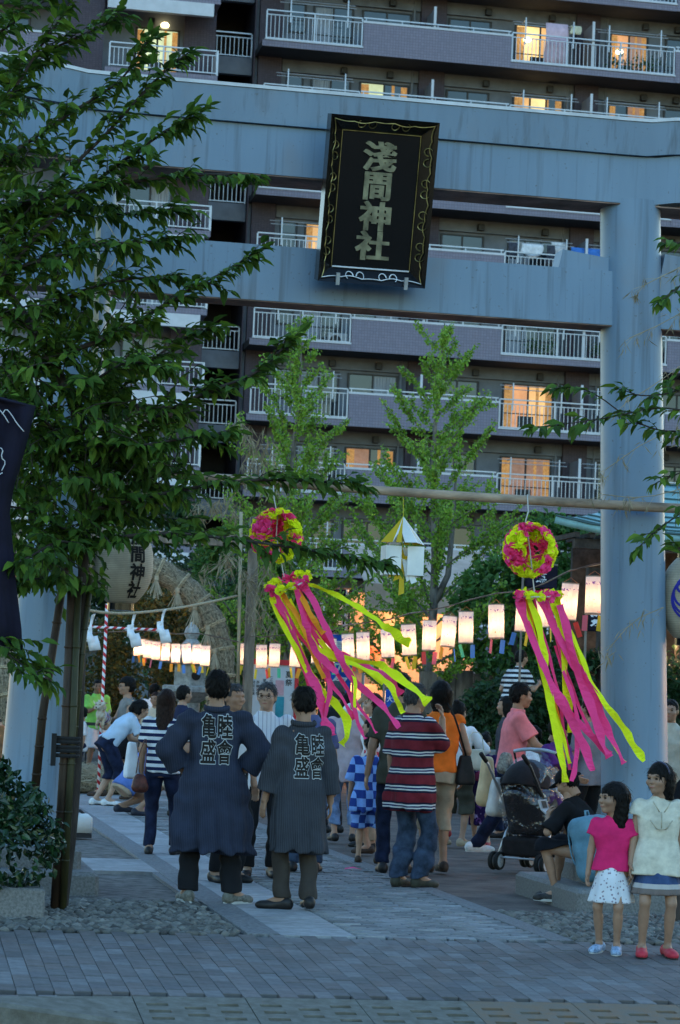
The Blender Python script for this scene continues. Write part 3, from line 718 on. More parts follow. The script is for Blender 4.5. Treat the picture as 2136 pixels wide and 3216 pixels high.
# ------------------------------------------------------------------ cherry tree in the left foreground
ct=empty('cherry_tree',(1.30,16.65,0),0,'leafy green cherry tree covering the left side of the gate','tree')
def limbp(lst): return smooth_path([ay(x,y,Y) for (x,y,Y) in lst])
Ms=[];tb=MB()
trunk=smooth_path([Vector((1.30,16.65,-.05))]+[ay(x,y,Y) for x,y,Y in ((172,1850,16.65),(186,1500,16.62),(196,1200,16.6),(190,1000,16.6),(140,860,16.55),(60,730,16.5),(-20,620,16.45),(-90,520,16.4))])
LIMBS=[([(-70,640,16.4),(40,520,16.4),(150,400,16.3),(265,290,16.2),(345,195,16.15),(420,132,16.1)],.02),
 ([(-60,730,16.2),(80,540,16.2),(230,410,16.1),(350,322,16.0),(448,268,15.95)],.022),
 ([(-80,520,16.4),(0,482,16.3),(140,446,16.2),(308,418,16.1),(440,402,16.0),(568,402,15.9)],.024),
 ([(30,860,16.6),(67,842,16.5),(222,790,16.4),(308,750,16.3),(430,668,16.1),(520,628,16.0),(575,590,15.95)],.022),
 ([(198,1080,16.6),(330,975,16.4),(470,905,16.2),(600,860,16.1),(655,800,16.05)],.018),
 ([(198,1180,16.6),(360,1140,16.3),(560,1105,16.0),(700,1108,15.9),(825,1118,15.85)],.017),
 ([(195,1250,16.6),(380,1225,16.2),(560,1245,15.9),(740,1272,15.7),(885,1300,15.6)],.017),
 ([(-70,330,16.3),(20,230,16.3),(90,110,16.2),(150,30,16.2),(190,-60,16.2)],.016),
 ([(-70,230,16.5),(60,140,16.4),(170,90,16.3),(270,45,16.2)],.014),
 ([(-70,430,16.4),(60,330,16.3),(170,255,16.2),(280,190,16.2),(330,110,16.2)],.016),
 ([(-70,120,16.3),(20,60,16.3),(90,10,16.2),(160,-40,16.2)],.012),
 ([(-60,560,16.6),(80,500,16.6),(200,480,16.5),(300,500,16.4),(400,480,16.3)],.014),
 ([(-40,640,16.4),(100,600,16.3),(220,560,16.2),(330,560,16.1),(420,545,16.0)],.014),
 ([(60,740,16.5),(180,670,16.4),(300,640,16.3),(400,640,16.2)],.014),
 ([(198,1100,16.6),(120,980,16.4),(40,920,16.3),(-60,900,16.2)],.016),
 ([(195,1350,16.6),(120,1330,16.3),(40,1340,16.1)],.012),
 ([(190,1000,16.6),(290,880,16.5),(400,790,16.4),(480,760,16.3)],.014),
 ([(199,1050,16.6),(310,1030,16.2),(430,1010,15.9),(520,1000,15.8)],.013),
 ([(196,1200,16.6),(300,1190,16.9),(430,1200,17.0)],.013),
 ([(140,860,16.6),(90,780,16.4),(30,720,16.3),(-50,700,16.2)],.012),
 ([(196,1250,16.6),(120,1200,16.3),(50,1170,16.2),(-40,1160,16.1)],.013),
 ([(197,1130,16.6),(250,1060,16.9),(330,1010,17.0),(420,960,17.0)],.013),
 ([(160,900,16.6),(110,860,16.9),(50,830,17.0),(-30,800,17.0)],.013),
 ([(196,1280,16.6),(150,1240,16.2),(90,1270,16.0),(60,1290,15.9)],.01),
 ([(-60,1460,15.9),(10,1500,15.9),(60,1540,15.85),(95,1560,15.8)],.008),
 ([(170,920,16.6),(240,860,16.2),(300,830,16.0),(380,850,15.9)],.012)]
for pts,r_ in LIMBS:
    low=pts[-1][1]>880
    spray(limbp(pts),r_,.005,.046 if not low else .038,.42 if pts[-1][0]<700 else .26,.027,Ms,tb,.06,leafscale=(.62,1.12))
spray(trunk[len(trunk)*6//10:],.03,.02,.07,.45,.032,Ms,tb,.0,leafscale=(.62,1.1))
# the shaded inner part of the crown
for _n in range(500):
    x,y=random.uniform(-20,400),random.uniform(820,1300)
    if _n>=330: x,y=random.uniform(-20,270),random.uniform(120,820)
    if _n>=330 and x>60+.28*abs(y-100) and y<620: continue
    if x>300 and y<1000 and random.random()<.5: continue
    if x>210 and y>1150: continue
    p=ay(x,y,random.uniform(16.2,17.3)); d=(rv(1)+Vector((.2,0,.1))).normalized()
    q=[p,p+d*.15,p+d*.3+Vector((0,0,-.02)),p+d*.42+Vector((0,0,-.06))]
    tb.tube(q,.0035,4,False)
    for j in range(10):
        pp,dq=lerp_path(q,j/10); Ms.append(mtx(pp,dq*.5+rv(.8)+Vector((0,0,-.4)),Vector((0,0,1))+rv(.4),random.uniform(-.5,.5),random.uniform(.75,1.1)))
lv,lf=leaf_verts(.115,.052,.3)
tb2=MB(); tb2.tube(trunk,[.05-.038*i/(len(trunk)-1) for i in range(len(trunk))],10)
o=addobj('trunk',mesh('trunk',[tuple(Vector(p)-Vector(ct.location)) for p in tb2.v],tb2.f,m_bark,True),ct)
o=addobj('branch',mesh('branch',[tuple(Vector(p)-Vector(ct.location)) for p in tb.v],tb.f,m_bark,True),ct); tag(o,kind='stuff')
place_leaves('crown',m_cher,Ms,lv,lf,ct,300)
print('cherry leaves',len(Ms))
# ------------------------------------------------------------------ branches reaching in from the right
rb=empty('cherry_tree',(5.74,16.7,0),0,'cherry tree at the right edge with drooping branches across the right pillar','tree')
Ms=[];tb=MB(); rtr=smooth_path([Vector((5.74,16.7,-.05)),Vector((5.80,16.7,.9)),Vector((6.0,16.65,1.8)),Vector((6.35,16.6,2.9)),Vector((6.6,16.6,4.0)),Vector((6.75,16.6,5.2))])
tk=MB(); tk.tube([p-Vector(rb.location) for p in rtr],[.055-.035*i/(len(rtr)-1) for i in range(len(rtr))],10); addobj('trunk',tk.mesh('trunk',m_bark,True),rb)
for pts in ([(1640,960,16.4),(1520,935,16.3),(1420,960,16.2),(1320,975,16.15),(1235,985,16.1)],[(1640,860,16.4),(1560,905,16.4),(1480,915,16.3),(1440,900,16.3)],[(1640,980,16.5),(1560,1000,16.5),(1470,980,16.4),(1350,890,16.5),(1290,895,16.5)],
 [(1640,560,16.5),(1590,640,16.5),(1555,670,16.4),(1530,690,16.4)],[(1640,540,16.6),(1580,560,16.6),(1545,560,16.6)],[(1640,1130,16.5),(1560,1190,16.4),(1510,1225,16.35),(1480,1255,16.3)],[(1640,1050,16.6),(1570,1090,16.5),(1520,1110,16.5)],[(1640,760,16.5),(1580,850,16.5),(1550,880,16.5)],[(1640,1350,16.8),(1590,1300,16.8),(1560,1260,16.8)]):
    lp=limbp(pts); st_=min(rtr,key=lambda q:(q-lp[0]-Vector((0,0,-.25))).length); tb.tube([st_,st_.lerp(lp[0],.6)+Vector((0,0,.04)),lp[0]],[.016,.011,.008],6,False)
    spray(lp,.008,.003,.075,.22,.04,Ms,tb,.15,leafscale=(.7,1.1))
rl=Vector(rb.location); tag(addobj('branch',mesh('branch',[tuple(Vector(p)-rl) for p in tb.v],tb.f,m_bark,True),rb),kind='stuff')
place_leaves('crown',m_cher,Ms,lv,lf,rb,150)
# ------------------------------------------------------------------ ginkgo trees behind the gate
gl=[(0,0,0),(.05,.022,.006),(.062,0,0),(.05,-.022,.006)]; gf=[(0,3,2),(0,2,1)]
def ginkgo(loc,H,label,seed,spread=1.0,dens=1.0,fork=False):
    random.seed(seed); t=empty('ginkgo_tree',loc,0,label,'tree','young ginkgo trees behind the gate'); base=Vector(loc)
    tk=MB(); Ms=[]; bb=MB()
    lead=[base+Vector((.05*math.sin(i*1.1+seed),.04*math.cos(i),H*i/10)) for i in range(11)]
    tk.tube([p-base for p in lead],[.11-.1*i/10 for i in range(11)],8)
    if fork:
        l2=[lead[4],lead[4]+Vector((.22,0,.5)),lead[4]+Vector((.28,.05,1.3)),lead[4]+Vector((.3,0,2.2))]; tk.tube([p-base for p in l2],[.06,.05,.04,.02],8)
    addobj('trunk',tk.mesh('trunk',m_barkg,True),t)
    z=.16*H; az_=0
    while z<.97*H:
        u=z/H; az_+=2.4+random.uniform(-.4,.4); L=spread*(2.9*(1-u)**.8+.28)*random.uniform(.6,1.12)
        p,_=lerp_path(lead,u); up=random.uniform(.4,.8)+.35*u
        d=Vector((math.cos(az_),math.sin(az_),up)).normalized(); q=[p]
        for j in range(6): d=(d+rv(.07)+Vector((0,0,.03))).normalized(); q.append(q[-1]+d*L/6)
        bb.tube([x-base for x in q],[.02*(1-u)+.008-.0012*j for j in range(7)],5,False)
        subs=[(q,.1)]
        for s in range(int(1+L*2.6)):
            tt=random.uniform(.2,.8); pp,dq=lerp_path(q,tt); d2=(dq+rv(.8)+Vector((0,0,.25))).normalized(); l2=L*random.uniform(.2,.42)
            q2=[pp,pp+d2*l2*.5,pp+d2*l2+Vector((0,0,.03))]; bb.tube([x-base for x in q2],.005,4,False); subs.append((q2,0))
        for qq,t0 in subs:
            ln=sum((b-a).length for a,b in zip(qq,qq[1:])); nc=int(ln/.042*dens)+2
            for c in range(nc):
                pp,dq=lerp_path(qq,t0+(1-t0)*c/nc*.999)
                for k in range(5):
                    Ms.append(mtx(pp+rv(.04),rv(1)+Vector((0,0,-.35)),rv(1),random.uniform(0,6),random.uniform(.75,1.3)))
        z+=.12*random.uniform(.7,1.3)
    o=addobj('branch',bb.mesh('branch',m_barkg,True),t); tag(o,kind='stuff')
    place_leaves('crown',m_gink,Ms,gl,gf,t,0); return len(Ms)
n1=ginkgo((8.75,38,0),7.75,'pale green ginkgo with forked trunk right of the gate centre',3,1.02,.9,True)
n2=ginkgo((6.72,40,0),8.1,'slender pale green ginkgo left of the gate centre',11,.9,.86)
print('ginkgo',n1,n2)
random.seed(21)
# ------------------------------------------------------------------ shrubs and dark trees as leaf clouds
cl=[(0,0,0),(.05,.028,.01),(.1,0,-.012),(.05,-.028,.01)]
def leafcloud(name,blobs,mt,label,cat,n,scale=1.0,trunk=None,group=None,parts=0,lvf=None,loc=None):
    c=Vector(loc) if loc else Vector(blobs[0][0]); base=Vector((c.x,c.y,0))
    t=empty(name,base,0,label,cat,group); Ms=[]; vol=[b[1][0]*b[1][1]*b[1][2] for b in blobs]; tot=sum(v**(2/3) for v in vol)
    for (ce,rd),v in zip(blobs,vol):
        ce=Vector(ce); k=int(n*v**(2/3)/tot)
        lumps=[(Vector((random.gauss(0,1),random.gauss(0,1),random.gauss(0,1))).normalized()) for _ in range(14)]
        for _ in range(k):
            if random.random()<.75:
                w_=(random.choice(lumps)+rv(.38)).normalized()
            else: w_=Vector((random.gauss(0,1),random.gauss(0,1),random.gauss(0,1))).normalized()
            r_=random.uniform(.55,1.0)**.5*random.uniform(.92,1.08)
            p=ce+Vector((w_.x*rd[0]*r_,w_.y*rd[1]*r_,w_.z*rd[2]*r_))
            if p.z<.03: continue
            Ms.append(mtx(p,w_*.5+rv(.9)+Vector((0,0,-.2)),w_+rv(.5),random.uniform(-.6,.6),scale*random.uniform(.7,1.25)))
    b=MB()
    if trunk:
        for (x,y,h,r_) in trunk: b.tube([(x-base.x,y-base.y,-.05),(x-base.x+.05,y-base.y,h*.5),(x-base.x,y-base.y,h)],[r_,r_*.8,r_*.5],8)
    else:
        for _ in range(9): d=rv(1); ce,rd=random.choice(blobs); ce=Vector(ce); b.tube([(random.uniform(-.1,.1),random.uniform(-.05,.05),-.02),tuple((ce-base)*.6+Vector((d.x*.1,d.y*.1,0))),tuple(ce-base+Vector((d.x*rd[0]*.7,d.y*rd[1]*.7,abs(d.z)*rd[2]*.6)))],[.015,.012,.005],5)
    addobj('trunk' if trunk else 'stem',b.mesh('stem',m_bark,True),t);     v,f=lvf if lvf else (cl,[(0,3,2),(0,2,1)])
    place_leaves('crown' if trunk else 'foliage',mt,Ms,v,f,t,parts); return t
# planted bush in the granite planter
pl=empty('granite_planter',(.35,16.2,0),0,'speckled granite planter box at the left edge of the pavement','planter')
b=MB(); b.cbox(-1.5,.78,-.42,-.30,-.2,.19,.012); b.build('front_wall',m_gran,pl); b=MB(); b.cbox(.66,.78,-.298,.5,-.2,.19,.012); b.build('side_wall',m_gran,pl)
MB().box(-1.5,.658,-.298,.5,-.2,.15).build('soil',m_soil,pl)
lvb=leaf_verts(.06,.034,.2)
leafcloud('camellia_bush',[((.25,16.1,.55),(.62,.5,.48)),((.85,16.0,.5),(.38,.4,.38)),((-.3,16.1,.6),(.5,.5,.5)),((.6,15.9,.78),(.34,.34,.30)),((.2,16.0,.85),(.5,.4,.3))],m_bush,'dark glossy leaved bush growing in the granite planter','bush',11000,1.05,None,None,300,lvb)
# darker planting in the shrine grounds
leafcloud('osmanthus_shrub',[((5.05,46,2.1),(1.0,.9,1.5)),((4.1,46.3,1.6),(.8,.8,1.3)),((6.05,46.1,2.0),(.8,.8,1.2))],m_ylw,'tall shrub with yellowing leaves beside the striped pole','shrub',9000,1.1)
leafcloud('evergreen_tree',[((3.5,53,4.8),(2.6,1.5,2.0)),((5.7,53.5,4.4),(1.6,1.3,1.7)),((1.5,53,4.4),(1.8,1.3,2.2)),((4.7,53,2.3),(3.0,1.2,1.9)),((7.5,53,2.8),(1.8,1.2,2.0))],m_dark,'dark evergreen tree filling the gap behind the straw ring','tree',16000,1.9,[(3.7,53,4,.24),(3.3,51.5,4.5,.22)])
leafcloud('leafy_tree',[((6.7,41.5,2.6),(.9,.8,1.2)),((6.3,42,3.6),(1.0,.8,1.0)),((7.3,41.5,1.7),(.8,.7,.9)),((5.9,41.5,2.0),(.6,.6,.9))],m_mid,'green broadleaf tree behind the notice board','tree',12000,1.3,[(6.7,41.6,3,.1)])
leafcloud('leafy_tree',[((9.9,36.8,2.9),(1.1,.7,1.0)),((10.6,37.4,3.9),(.8,.7,.75)),((11.2,38,3.0),(1.2,.9,.9))],m_mid,'green broadleaf tree between the ginkgo and the shrine hall','tree',11000,1.25,[(9.9,37,3,.09)])
leafcloud('hedge',[((9.1,33.5,1.3),(.9,.6,.72)),((10.1,33.3,1.45),(1.0,.6,.85)),((11.0,33.2,1.5),(.9,.6,.9)),((8.2,33.8,.9),(.6,.5,.5))],m_dark,'clipped dark hedge in front of the shrine hall','hedge',11000,1.25)
leafcloud('shrub',[((2.6,46,1.0),(.5,.5,.8)),((2.0,47,1.6),(.9,.8,1.5))],m_mid,'small green shrub beside the left pillar','shrub',1800,.9)
leafcloud('leafy_tree',[((.6,44,3.2),(1.6,1,2.2)),((-.8,43,2.6),(1.4,1,2.4))],m_dark,'dark tree seen left of the left pillar','tree',3200,1.4,[(.4,44,3,.14)])
leafcloud('leafy_tree',[((12.8,31,2.3),(.9,.8,1.5)),((12.9,30.5,4.0),(.8,.8,.9))],m_dark,'dark tree seen right of the right pillar','tree',3200,1.1,[(12.9,31,3,.09)])
# ------------------------------------------------------------------ withered bamboo
m_culm=mat('pale_bamboo',(.36,.30,.20),.6,.2,8,stretch=(1,1,.2)); m_culmd=mat('brown_bamboo',(.05,.03,.018),.6,.35,7,stretch=(1,1,.3)); m_culmg=mat('olive_bamboo',(.045,.042,.016),.5,.3,7,stretch=(1,1,.3))
dl=[(0,0,0),(.05,.006,0),(.12,0,-.01),(.05,-.006,0)]
def dry_bamboo(loc,tops,label,n,spreadr=.2,cat='bamboo',culm=None,lsc=(.7,1.4)):
    t=empty('withered_bamboo',loc,0,label,cat); base=Vector(loc); b=MB(); Ms=[]
    if culm: 
        cp=[Vector(p)-base for p in culm[0]]; c2=MB(); c2.tube(cp,culm[1],10); 
        L=(cp[-1]-cp[0]).length; k=int(L/.3)
        for i in range(1,k): p=cp[0].lerp(cp[-1],i/k); c2.tube([p-Vector((0,0,.006)),p+Vector((0,0,.006))],culm[1]*1.12,10)
        addobj('culm',c2.mesh('culm',m_culm,True),t)
    for tp in tops:
        q=smooth_path(tp,1); b.tube([x-base for x in q],.0035,4,False)
        L=sum((c-a).length for a,c in zip(q,q[1:]))
        for i in range(int(n*L)):
            p,d=lerp_path(q,random.random()*.999); s=(d+rv(.9)).normalized()*random.uniform(.05,spreadr); e=p+s+Vector((0,0,-.03))
            b.tube([p-base,e-base],.0015,3,False)
            for _ in range(3): Ms.append(mtx(e+rv(.02),rv(.6)+Vector((0,0,-.8)),rv(1),random.uniform(0,6),random.uniform(*lsc)))
    tag(addobj('twig',b.mesh('twig',m_culm),t),kind='stuff'); place_leaves('foliage',m_dry,Ms,dl,[(0,3,2),(0,2,1)],t)
P=lambda x,y,Y: ay(x,y,Y)
dry_bamboo(P(222,1150,17.95),[[P(226,480,17.95),P(250,520,17.9),P(300,600,17.9)],[P(224,640,17.95),P(270,600,17.9),P(290,520,17.9)],[P(224,640,17.95),P(300,680,17.9),P(360,620,17.9)],[P(222,700,17.95),P(300,760,17.9)]],'bare pale bamboo pole tied along the left pillar',9,.1,'bamboo',([P(212,1100,17.95),P(228,465,17.95)],.02),(.4,.7))
dry_bamboo(P(560,1150,34.2),[[P(545,960,34.2),P(580,1000,34.2),P(590,1090,34.2)],[P(560,1120,34.2),P(600,1010,34.2),P(640,1090,34.2)],[P(552,1300,34.2),P(580,1370,34.2),P(620,1420,34.2)],[P(552,1250,34.2),P(520,1290,34.2),P(480,1320,34.2)],[P(552,1340,34.2),P(590,1330,34.2),P(615,1300,34.2)],[P(555,1200,34.2),P(520,1150,34.2),P(440,1180,34.2)],[P(556,1400,34.2),P(590,1430,34.2)]],'withered straw-coloured bamboo fronds tied to the wooden post',42,.35,'bamboo',([P(548,1620,34.2),P(556,1180,34.2)],.025),(1.2,2.2))
dry_bamboo(P(1560,1300,17.7),[[P(1600,820,17.7),P(1520,880,17.7),P(1440,930,17.7)],[P(1600,980,17.7),P(1500,1010,17.7),P(1400,1080,17.7)],[P(1600,1120,17.7),P(1480,1150,17.7),P(1390,1140,17.7)],[P(1530,1400,17.9),P(1460,1430,17.9),P(1400,1500,17.9)],[P(1600,600,17.7),P(1520,640,17.7),P(1480,660,17.7)],[P(1600,700,17.7),P(1540,740,17.7),P(1450,780,17.7)]],'withered bamboo twigs hanging over the right pillar',22,.12,'bamboo',None,(.5,1.0))
# support poles lashed to the cherry tree
for pts,r_,mt,lab in (([(78,1850,16.75),(98,1650,16.72),(152,1300,16.68)],.031,m_culmd,'brown wooden stake leaning left of the cherry trunk'),
  ([(128,2095,16.5),(150,1750,16.52),(168,1330,16.55)],.037,m_culmd,'thick dark stake upright beside the cherry trunk'),
  ([(145,2096,16.45),(165,1750,16.48),(182,1330,16.52)],.026,m_culmg,'green bamboo stake lashed to the cherry trunk'),
  ([(166,1760,16.5),(190,1500,16.55),(210,1330,16.6)],.021,m_culmg,'thin bamboo stake leaning right of the cherry trunk')):
    q=[P(*p) for p in pts]; b=MB(); b.tube(q,[r_,r_*.97,r_*.92],12); 
    for i in range(1,6): p,_=lerp_path(q,i/6.2); b.tube([p-Vector((0,0,.007)),p+Vector((0,0,.007))],r_*1.1,12)
    base=q[0].copy(); o=addobj('tree_stake',mesh('tree_stake',[tuple(Vector(v)-base) for v in b.v],b.f,mt,True),None,None,base); tag(o,lab,'stake','stakes supporting the cherry tree')
m_strap=mat('black_strap',(.012,.012,.013),.8)
c=P(152,1725,16.5); b=MB()
for i in range(5): b.lathe([(.10,-.012),(.105,0),(.10,.012)],16,(0,0,.03*i-.05+.004*(i%2)),False)
b.box(-.11,-.075,-.1,-.06,-.12,.1); o=b.build('lashing_rope',m_strap,None,False,c); o.scale=(.95,.8,1); tag(o,'black rope lashing the stakes to the cherry trunk','rope')
# ================================================================== FESTIVAL FURNISHINGS
def part_at(b,name,m,parent,smooth=False):
    "build an MB collected in world coordinates as a child of a placed Empty"
    L=Vector(parent.location); return addobj(name,mesh(name,[tuple(Vector(v)-L) for v in b.v],b.f,m,smooth),parent)
m_log=mat('weathered_log',(.33,.24,.17),.8,.3,7,.3,40,stretch=(.3,1,1))
q=[P(200,1078,17.9),P(600,1110,17.93),P(1000,1140,17.95),P(1400,1164,17.97),P(1640,1176,18.0)]
b=MB(); q2=smooth_path(q,1); b.tube(q2,[.030+.011*i/(len(q2)-1) for i in range(len(q2))],14)
o=b.build('crossbar_log',m_log,None,True); tag(o,'long weathered log tied across the front of both pillars','log')
def crepe_mat(name,c):
    m=mat(name,c,.8,.02,20,.5,120,.1); n,l,b=nodes(m); tr=n.new('ShaderNodeBsdfTranslucent'); mx=n.new('ShaderNodeMixShader'); mx.inputs[0].default_value=.16; l.new(base_socket(m),tr.inputs[0]); l.new(b.outputs[0],mx.inputs[1]); l.new(tr.outputs[0],mx.inputs[2]); l.new(mx.outputs[0],n['Material Output'].inputs[0]); return m
m_pink=crepe_mat('hot_pink_crepe',(1,.075,.29))
m_lime=crepe_mat('lime_yellow_crepe',(.86,.95,.025))
m_ora=crepe_mat('orange_crepe',(1,.40,.04))
m_cord=mat('white_cord',(.6,.6,.58),.8)
def petal(seed):
    r_=random.Random(seed); v=[(0,0,0)];f=[]; n=7
    for i in range(n):
        a=-1.2+2.4*i/(n-1); rr=.055*(1+.14*r_.uniform(-1,1)); v.append((rr*math.cos(a),rr*math.sin(a),.012*math.sin(3.1*a+seed)+.012))
    f=[(0,i+1,i+2) for i in range(n-1)]; return v,f
pet=[petal(s) for s in range(5)]
def crepe_ball(parent,c,rad,bands,seed,half=False):
    r_=random.Random(seed); ob={0:MB(),1:MB()}
    for bi,lon in enumerate(bands):
        for i in range(30):
            la=-1.35+2.7*i/29
            for w_ in (-.34,-.12,.12,.34):
                lo=lon+w_*.9/max(.35,math.cos(la))+r_.uniform(-.06,.06)
                n=Vector((math.cos(la)*math.cos(lo),math.cos(la)*math.sin(lo),math.sin(la))); p=c+n*rad
                t=Vector((r_.uniform(-1,1),r_.uniform(-1,1),r_.uniform(-1,1))); t=(t-n*t.dot(n)).normalized(); d=(t*.9+n*.55)
                M=mtx(p,d,n,r_.uniform(-.5,.5),r_.uniform(.7,1.05)); v,f=pet[r_.randrange(5)]
                col=(0 if math.sin(la*4.2+bi*1.7+w_*3)>-.1 else 1) if seed!=5 else (1 if (bi in (0,3)) == (math.sin(la*5)>-.55) else 0)
                ob[col]._add([tuple(M@Vector(x)) for x in v],f)
    for k,m_ in ((0,m_lime),(1,m_pink)):
        o=part_at(ob[k],'petal',m_,parent); tag(o,kind='stuff')
def ribbon(parent,pts,Y0,dY,w0,w1,m,seed,name='streamer',yaw=.0):
    "a paper streamer following a path; width turns slowly along its length"
    r_=random.Random(seed); n=len(pts)
    P3=[aty(x,y,Y0+dY*(i/(n-1))) for i,(x,y) in enumerate(pts)]; P3=smooth_path(P3,2); N=len(P3); v=[];f=[]; ph=r_.uniform(0,6)
    for i,p in enumerate(P3):
        d=(P3[min(i+1,N-1)]-P3[max(0,i-1)]).normalized(); s=d.cross(Vector((0,1,0))); s.normalize(); back=s.cross(d)
        tw=.7*math.sin(ph+i*.26)+.3*math.sin(i*.7+ph*2); w_=(w0+(w1-w0)*i/(N-1))*.48*(.9+.14*math.sin(i*1.3+ph)); p=p+back*.012*math.sin(i*.6+ph)+s*.003*math.sin(i*1.3+ph); a=s*math.cos(tw)+back*math.sin(tw)
        v+=[p-a*w_,p+a*w_]
    for i in range(N-1): f.append((2*i,2*i+1,2*i+3,2*i+2))
    b=MB(); b._add(v,f); o=part_at(b,name,m,parent,False); md=o.modifiers.new('thick','SOLIDIFY'); md.thickness=.0012; return o
def zA(l): return [(760+x/2.8,1560+y/2.8) for x,y in l]
def zB(l): return [(1540+x/2.565,1560+y/2.565) for x,y in l]
# left ornament
o1=empty('streamer_ornament',P(637,1230,17.85),0,'pink and lime crepe ball with windblown streamers hanging left of centre','ornament','crepe paper streamer ornaments on the log')
c1=P(637,1235,17.85); crepe_ball(o1,c1,.165,(-2.5,-.62,.6,1.57,2.55),5)
b=MB(); b.tube([P(630,1112,17.9),P(632,1150,17.87),P(640,1190,17.85),c1,P(655,1330,17.86)],.0045,6); part_at(b,'cord',m_cord,o1)
hc=P(664,1345,17.87)
def hoop(parent,hc,rad,tilt,cols,seed):
    r_=random.Random(seed); b=MB(); pts=[]; 
    M=Euler((tilt[0],tilt[1],0)).to_matrix()
    for i in range(25): a=2*math.pi*i/24; pts.append(hc+M@Vector((rad*math.cos(a),rad*math.sin(a),0)))
    b.tube(pts,.006,5,False); part_at(b,'hoop',m_cord,parent)
    ob={0:MB(),1:MB()}
    for i in range(26):
        a=2*math.pi*i/26; p=hc+M@Vector((rad*math.cos(a),rad*math.sin(a),0)); k=(i//4)%2
        for _ in range(4):
            Mx=mtx(p+rv(.012),rv(1)+Vector((0,0,.3)),rv(1),r_.uniform(-1,1),r_.uniform(.6,.9)); v,f=pet[r_.randrange(5)]; ob[k]._add([tuple(Mx@Vector(x)) for x in v],f)
    for k,m_ in ((0,m_lime),(1,m_pink)): o=part_at(ob[k],'ruffle',m_,parent); tag(o,kind='stuff')
hoop(o1,hc,.15,(.25,-.42),None,3)
A=[([(520,760),(600,850),(700,1080),(800,1290),(870,1420),(920,1540),(1060,1690),(1200,1800),(1300,1920),(1385,2030)],m_pink,.075,.055),
 ([(470,760),(520,960),(560,1120),(600,1250),(650,1380),(760,1470),(840,1560)],m_pink,.07,.06),
 ([(260,880),(330,1080),(440,1270),(560,1500),(680,1680),(830,1830),(930,1950),(925,2100),(880,2180)],m_lime,.05,.08),
 ([(270,890),(400,1080),(520,1230),(620,1350),(700,1540),(800,1660),(900,1800),(985,1960)],m_pink,.05,.05),
 ([(370,860),(440,1040),(540,1200),(600,1290),(700,1360),(900,1440),(1050,1500),(1200,1580),(1310,1650),(1360,1800),(1420,1900)],m_lime,.055,.05),
 ([(580,770),(720,810),(900,900),(1050,990),(1190,1080),(1260,1150),(1330,1170),(1400,1260),(1480,1290)],m_lime,.03,.09),
 ([(340,840),(430,960),(500,1080),(580,1260),(640,1420),(720,1600)],m_ora,.05,.04),
 ([(520,900),(640,1130),(760,1280),(870,1400),(1000,1440),(1150,1520),(1290,1580),(1330,1660),(1400,1740)],m_pink,.05,.075),
 ([(560,1000),(700,1330),(930,1440),(1200,1460),(1290,1530),(1420,1615),(1568,1740),(1640,1810)],m_lime,.03,.10),
 ([(300,860),(450,1200),(560,1500),(640,1650),(700,1800),(725,1950),(770,2110)],m_pink,.05,.13),
 ([(560,1050),(700,1400),(770,1600),(770,1740),(740,1900),(705,2010)],m_pink,.04,.05),
 ([(580,1100),(800,1480),(950,1720),(990,1900),(1040,2040),(1085,2130)],m_pink,.03,.04),
 ([(420,900),(700,1420),(930,1460),(1000,1620),(990,1850)],m_lime,.03,.03),
 ([(480,800),(560,960),(650,1110),(720,1210)],m_ora,.05,.05)]
for i,(pts,m_,w0,w1) in enumerate(A): ribbon(o1,zA(pts),17.85+.012*(i%5),-.25+.07*(i%4),w0,w1,m_,i)
for k,(pts,m_) in enumerate(((([(330,860),(420,1100),(520,1330),(640,1600),(760,1850)]),m_lime),(([(500,800),(640,1150),(800,1500),(960,1760),(1120,1960),(1180,2080)]),m_pink),(([(290,880),(380,1180),(500,1420),(600,1700)]),m_pink),(([(450,780),(620,1200),(820,1400),(1080,1520),(1240,1650)]),m_lime))): ribbon(o1,zA(pts),17.9,-.1+.05*k,.03,.03,m_,60+k)
# right ornament
o2=empty('streamer_ornament',P(1222,1267,17.87),0,'pink and lime crepe ball with windblown streamers hanging beside the right pillar','ornament','crepe paper streamer ornaments on the log')
c2=P(1222,1268,17.87); crepe_ball(o2,c2,.175,(-2.5,-.62,.6,1.57,2.55),9)
b=MB(); b.tube([P(1216,1140,17.93),P(1218,1180,17.9),P(1212,1200,17.87),c2,P(1232,1365,17.87)],.005,6); part_at(b,'cord',m_cord,o2)
hoop(o2,P(1240,1372,17.87),.155,(.12,-.08),None,8)
B=[([(230,820),(300,1050),(400,1300),(480,1480),(580,1680),(680,1860),(760,2000),(820,2210)],m_pink,.085,.075),
 ([(310,810),(380,1000),(430,1250),(450,1500),(510,1800),(560,2000),(600,2260)],m_lime,.075,.07),
 ([(400,790),(470,960),(560,1150),(640,1300),(760,1460),(860,1640),(930,1850),(1000,2000),(1080,2150)],m_pink,.10,.06),
 ([(490,800),(560,1000),(590,1200),(600,1500),(640,1720),(650,1900)],m_lime,.085,.06),
 ([(540,830),(600,1010),(700,1200),(770,1400),(880,1600),(980,1750),(1090,1870),(1150,2000),(1240,2130)],m_lime,.04,.07),
 ([(560,870),(620,1100),(700,1400),(780,1620),(870,1850),(920,2030),(960,2100)],m_pink,.07,.09),
 ([(300,1000),(420,1380),(520,1540),(620,1680),(720,1830),(850,1960),(960,2080)],m_pink,.04,.07),
 ([(330,1100),(440,1500),(500,1700),(560,1900),(590,2100),(600,2300)],m_lime,.04,.06),
 ([(520,1200),(650,1580),(700,1750),(700,1950),(690,2130),(660,2290)],m_pink,.04,.045),
 ([(400,1300),(480,1650),(545,1950),(590,2100),(600,2200)],m_ora,.03,.03)]
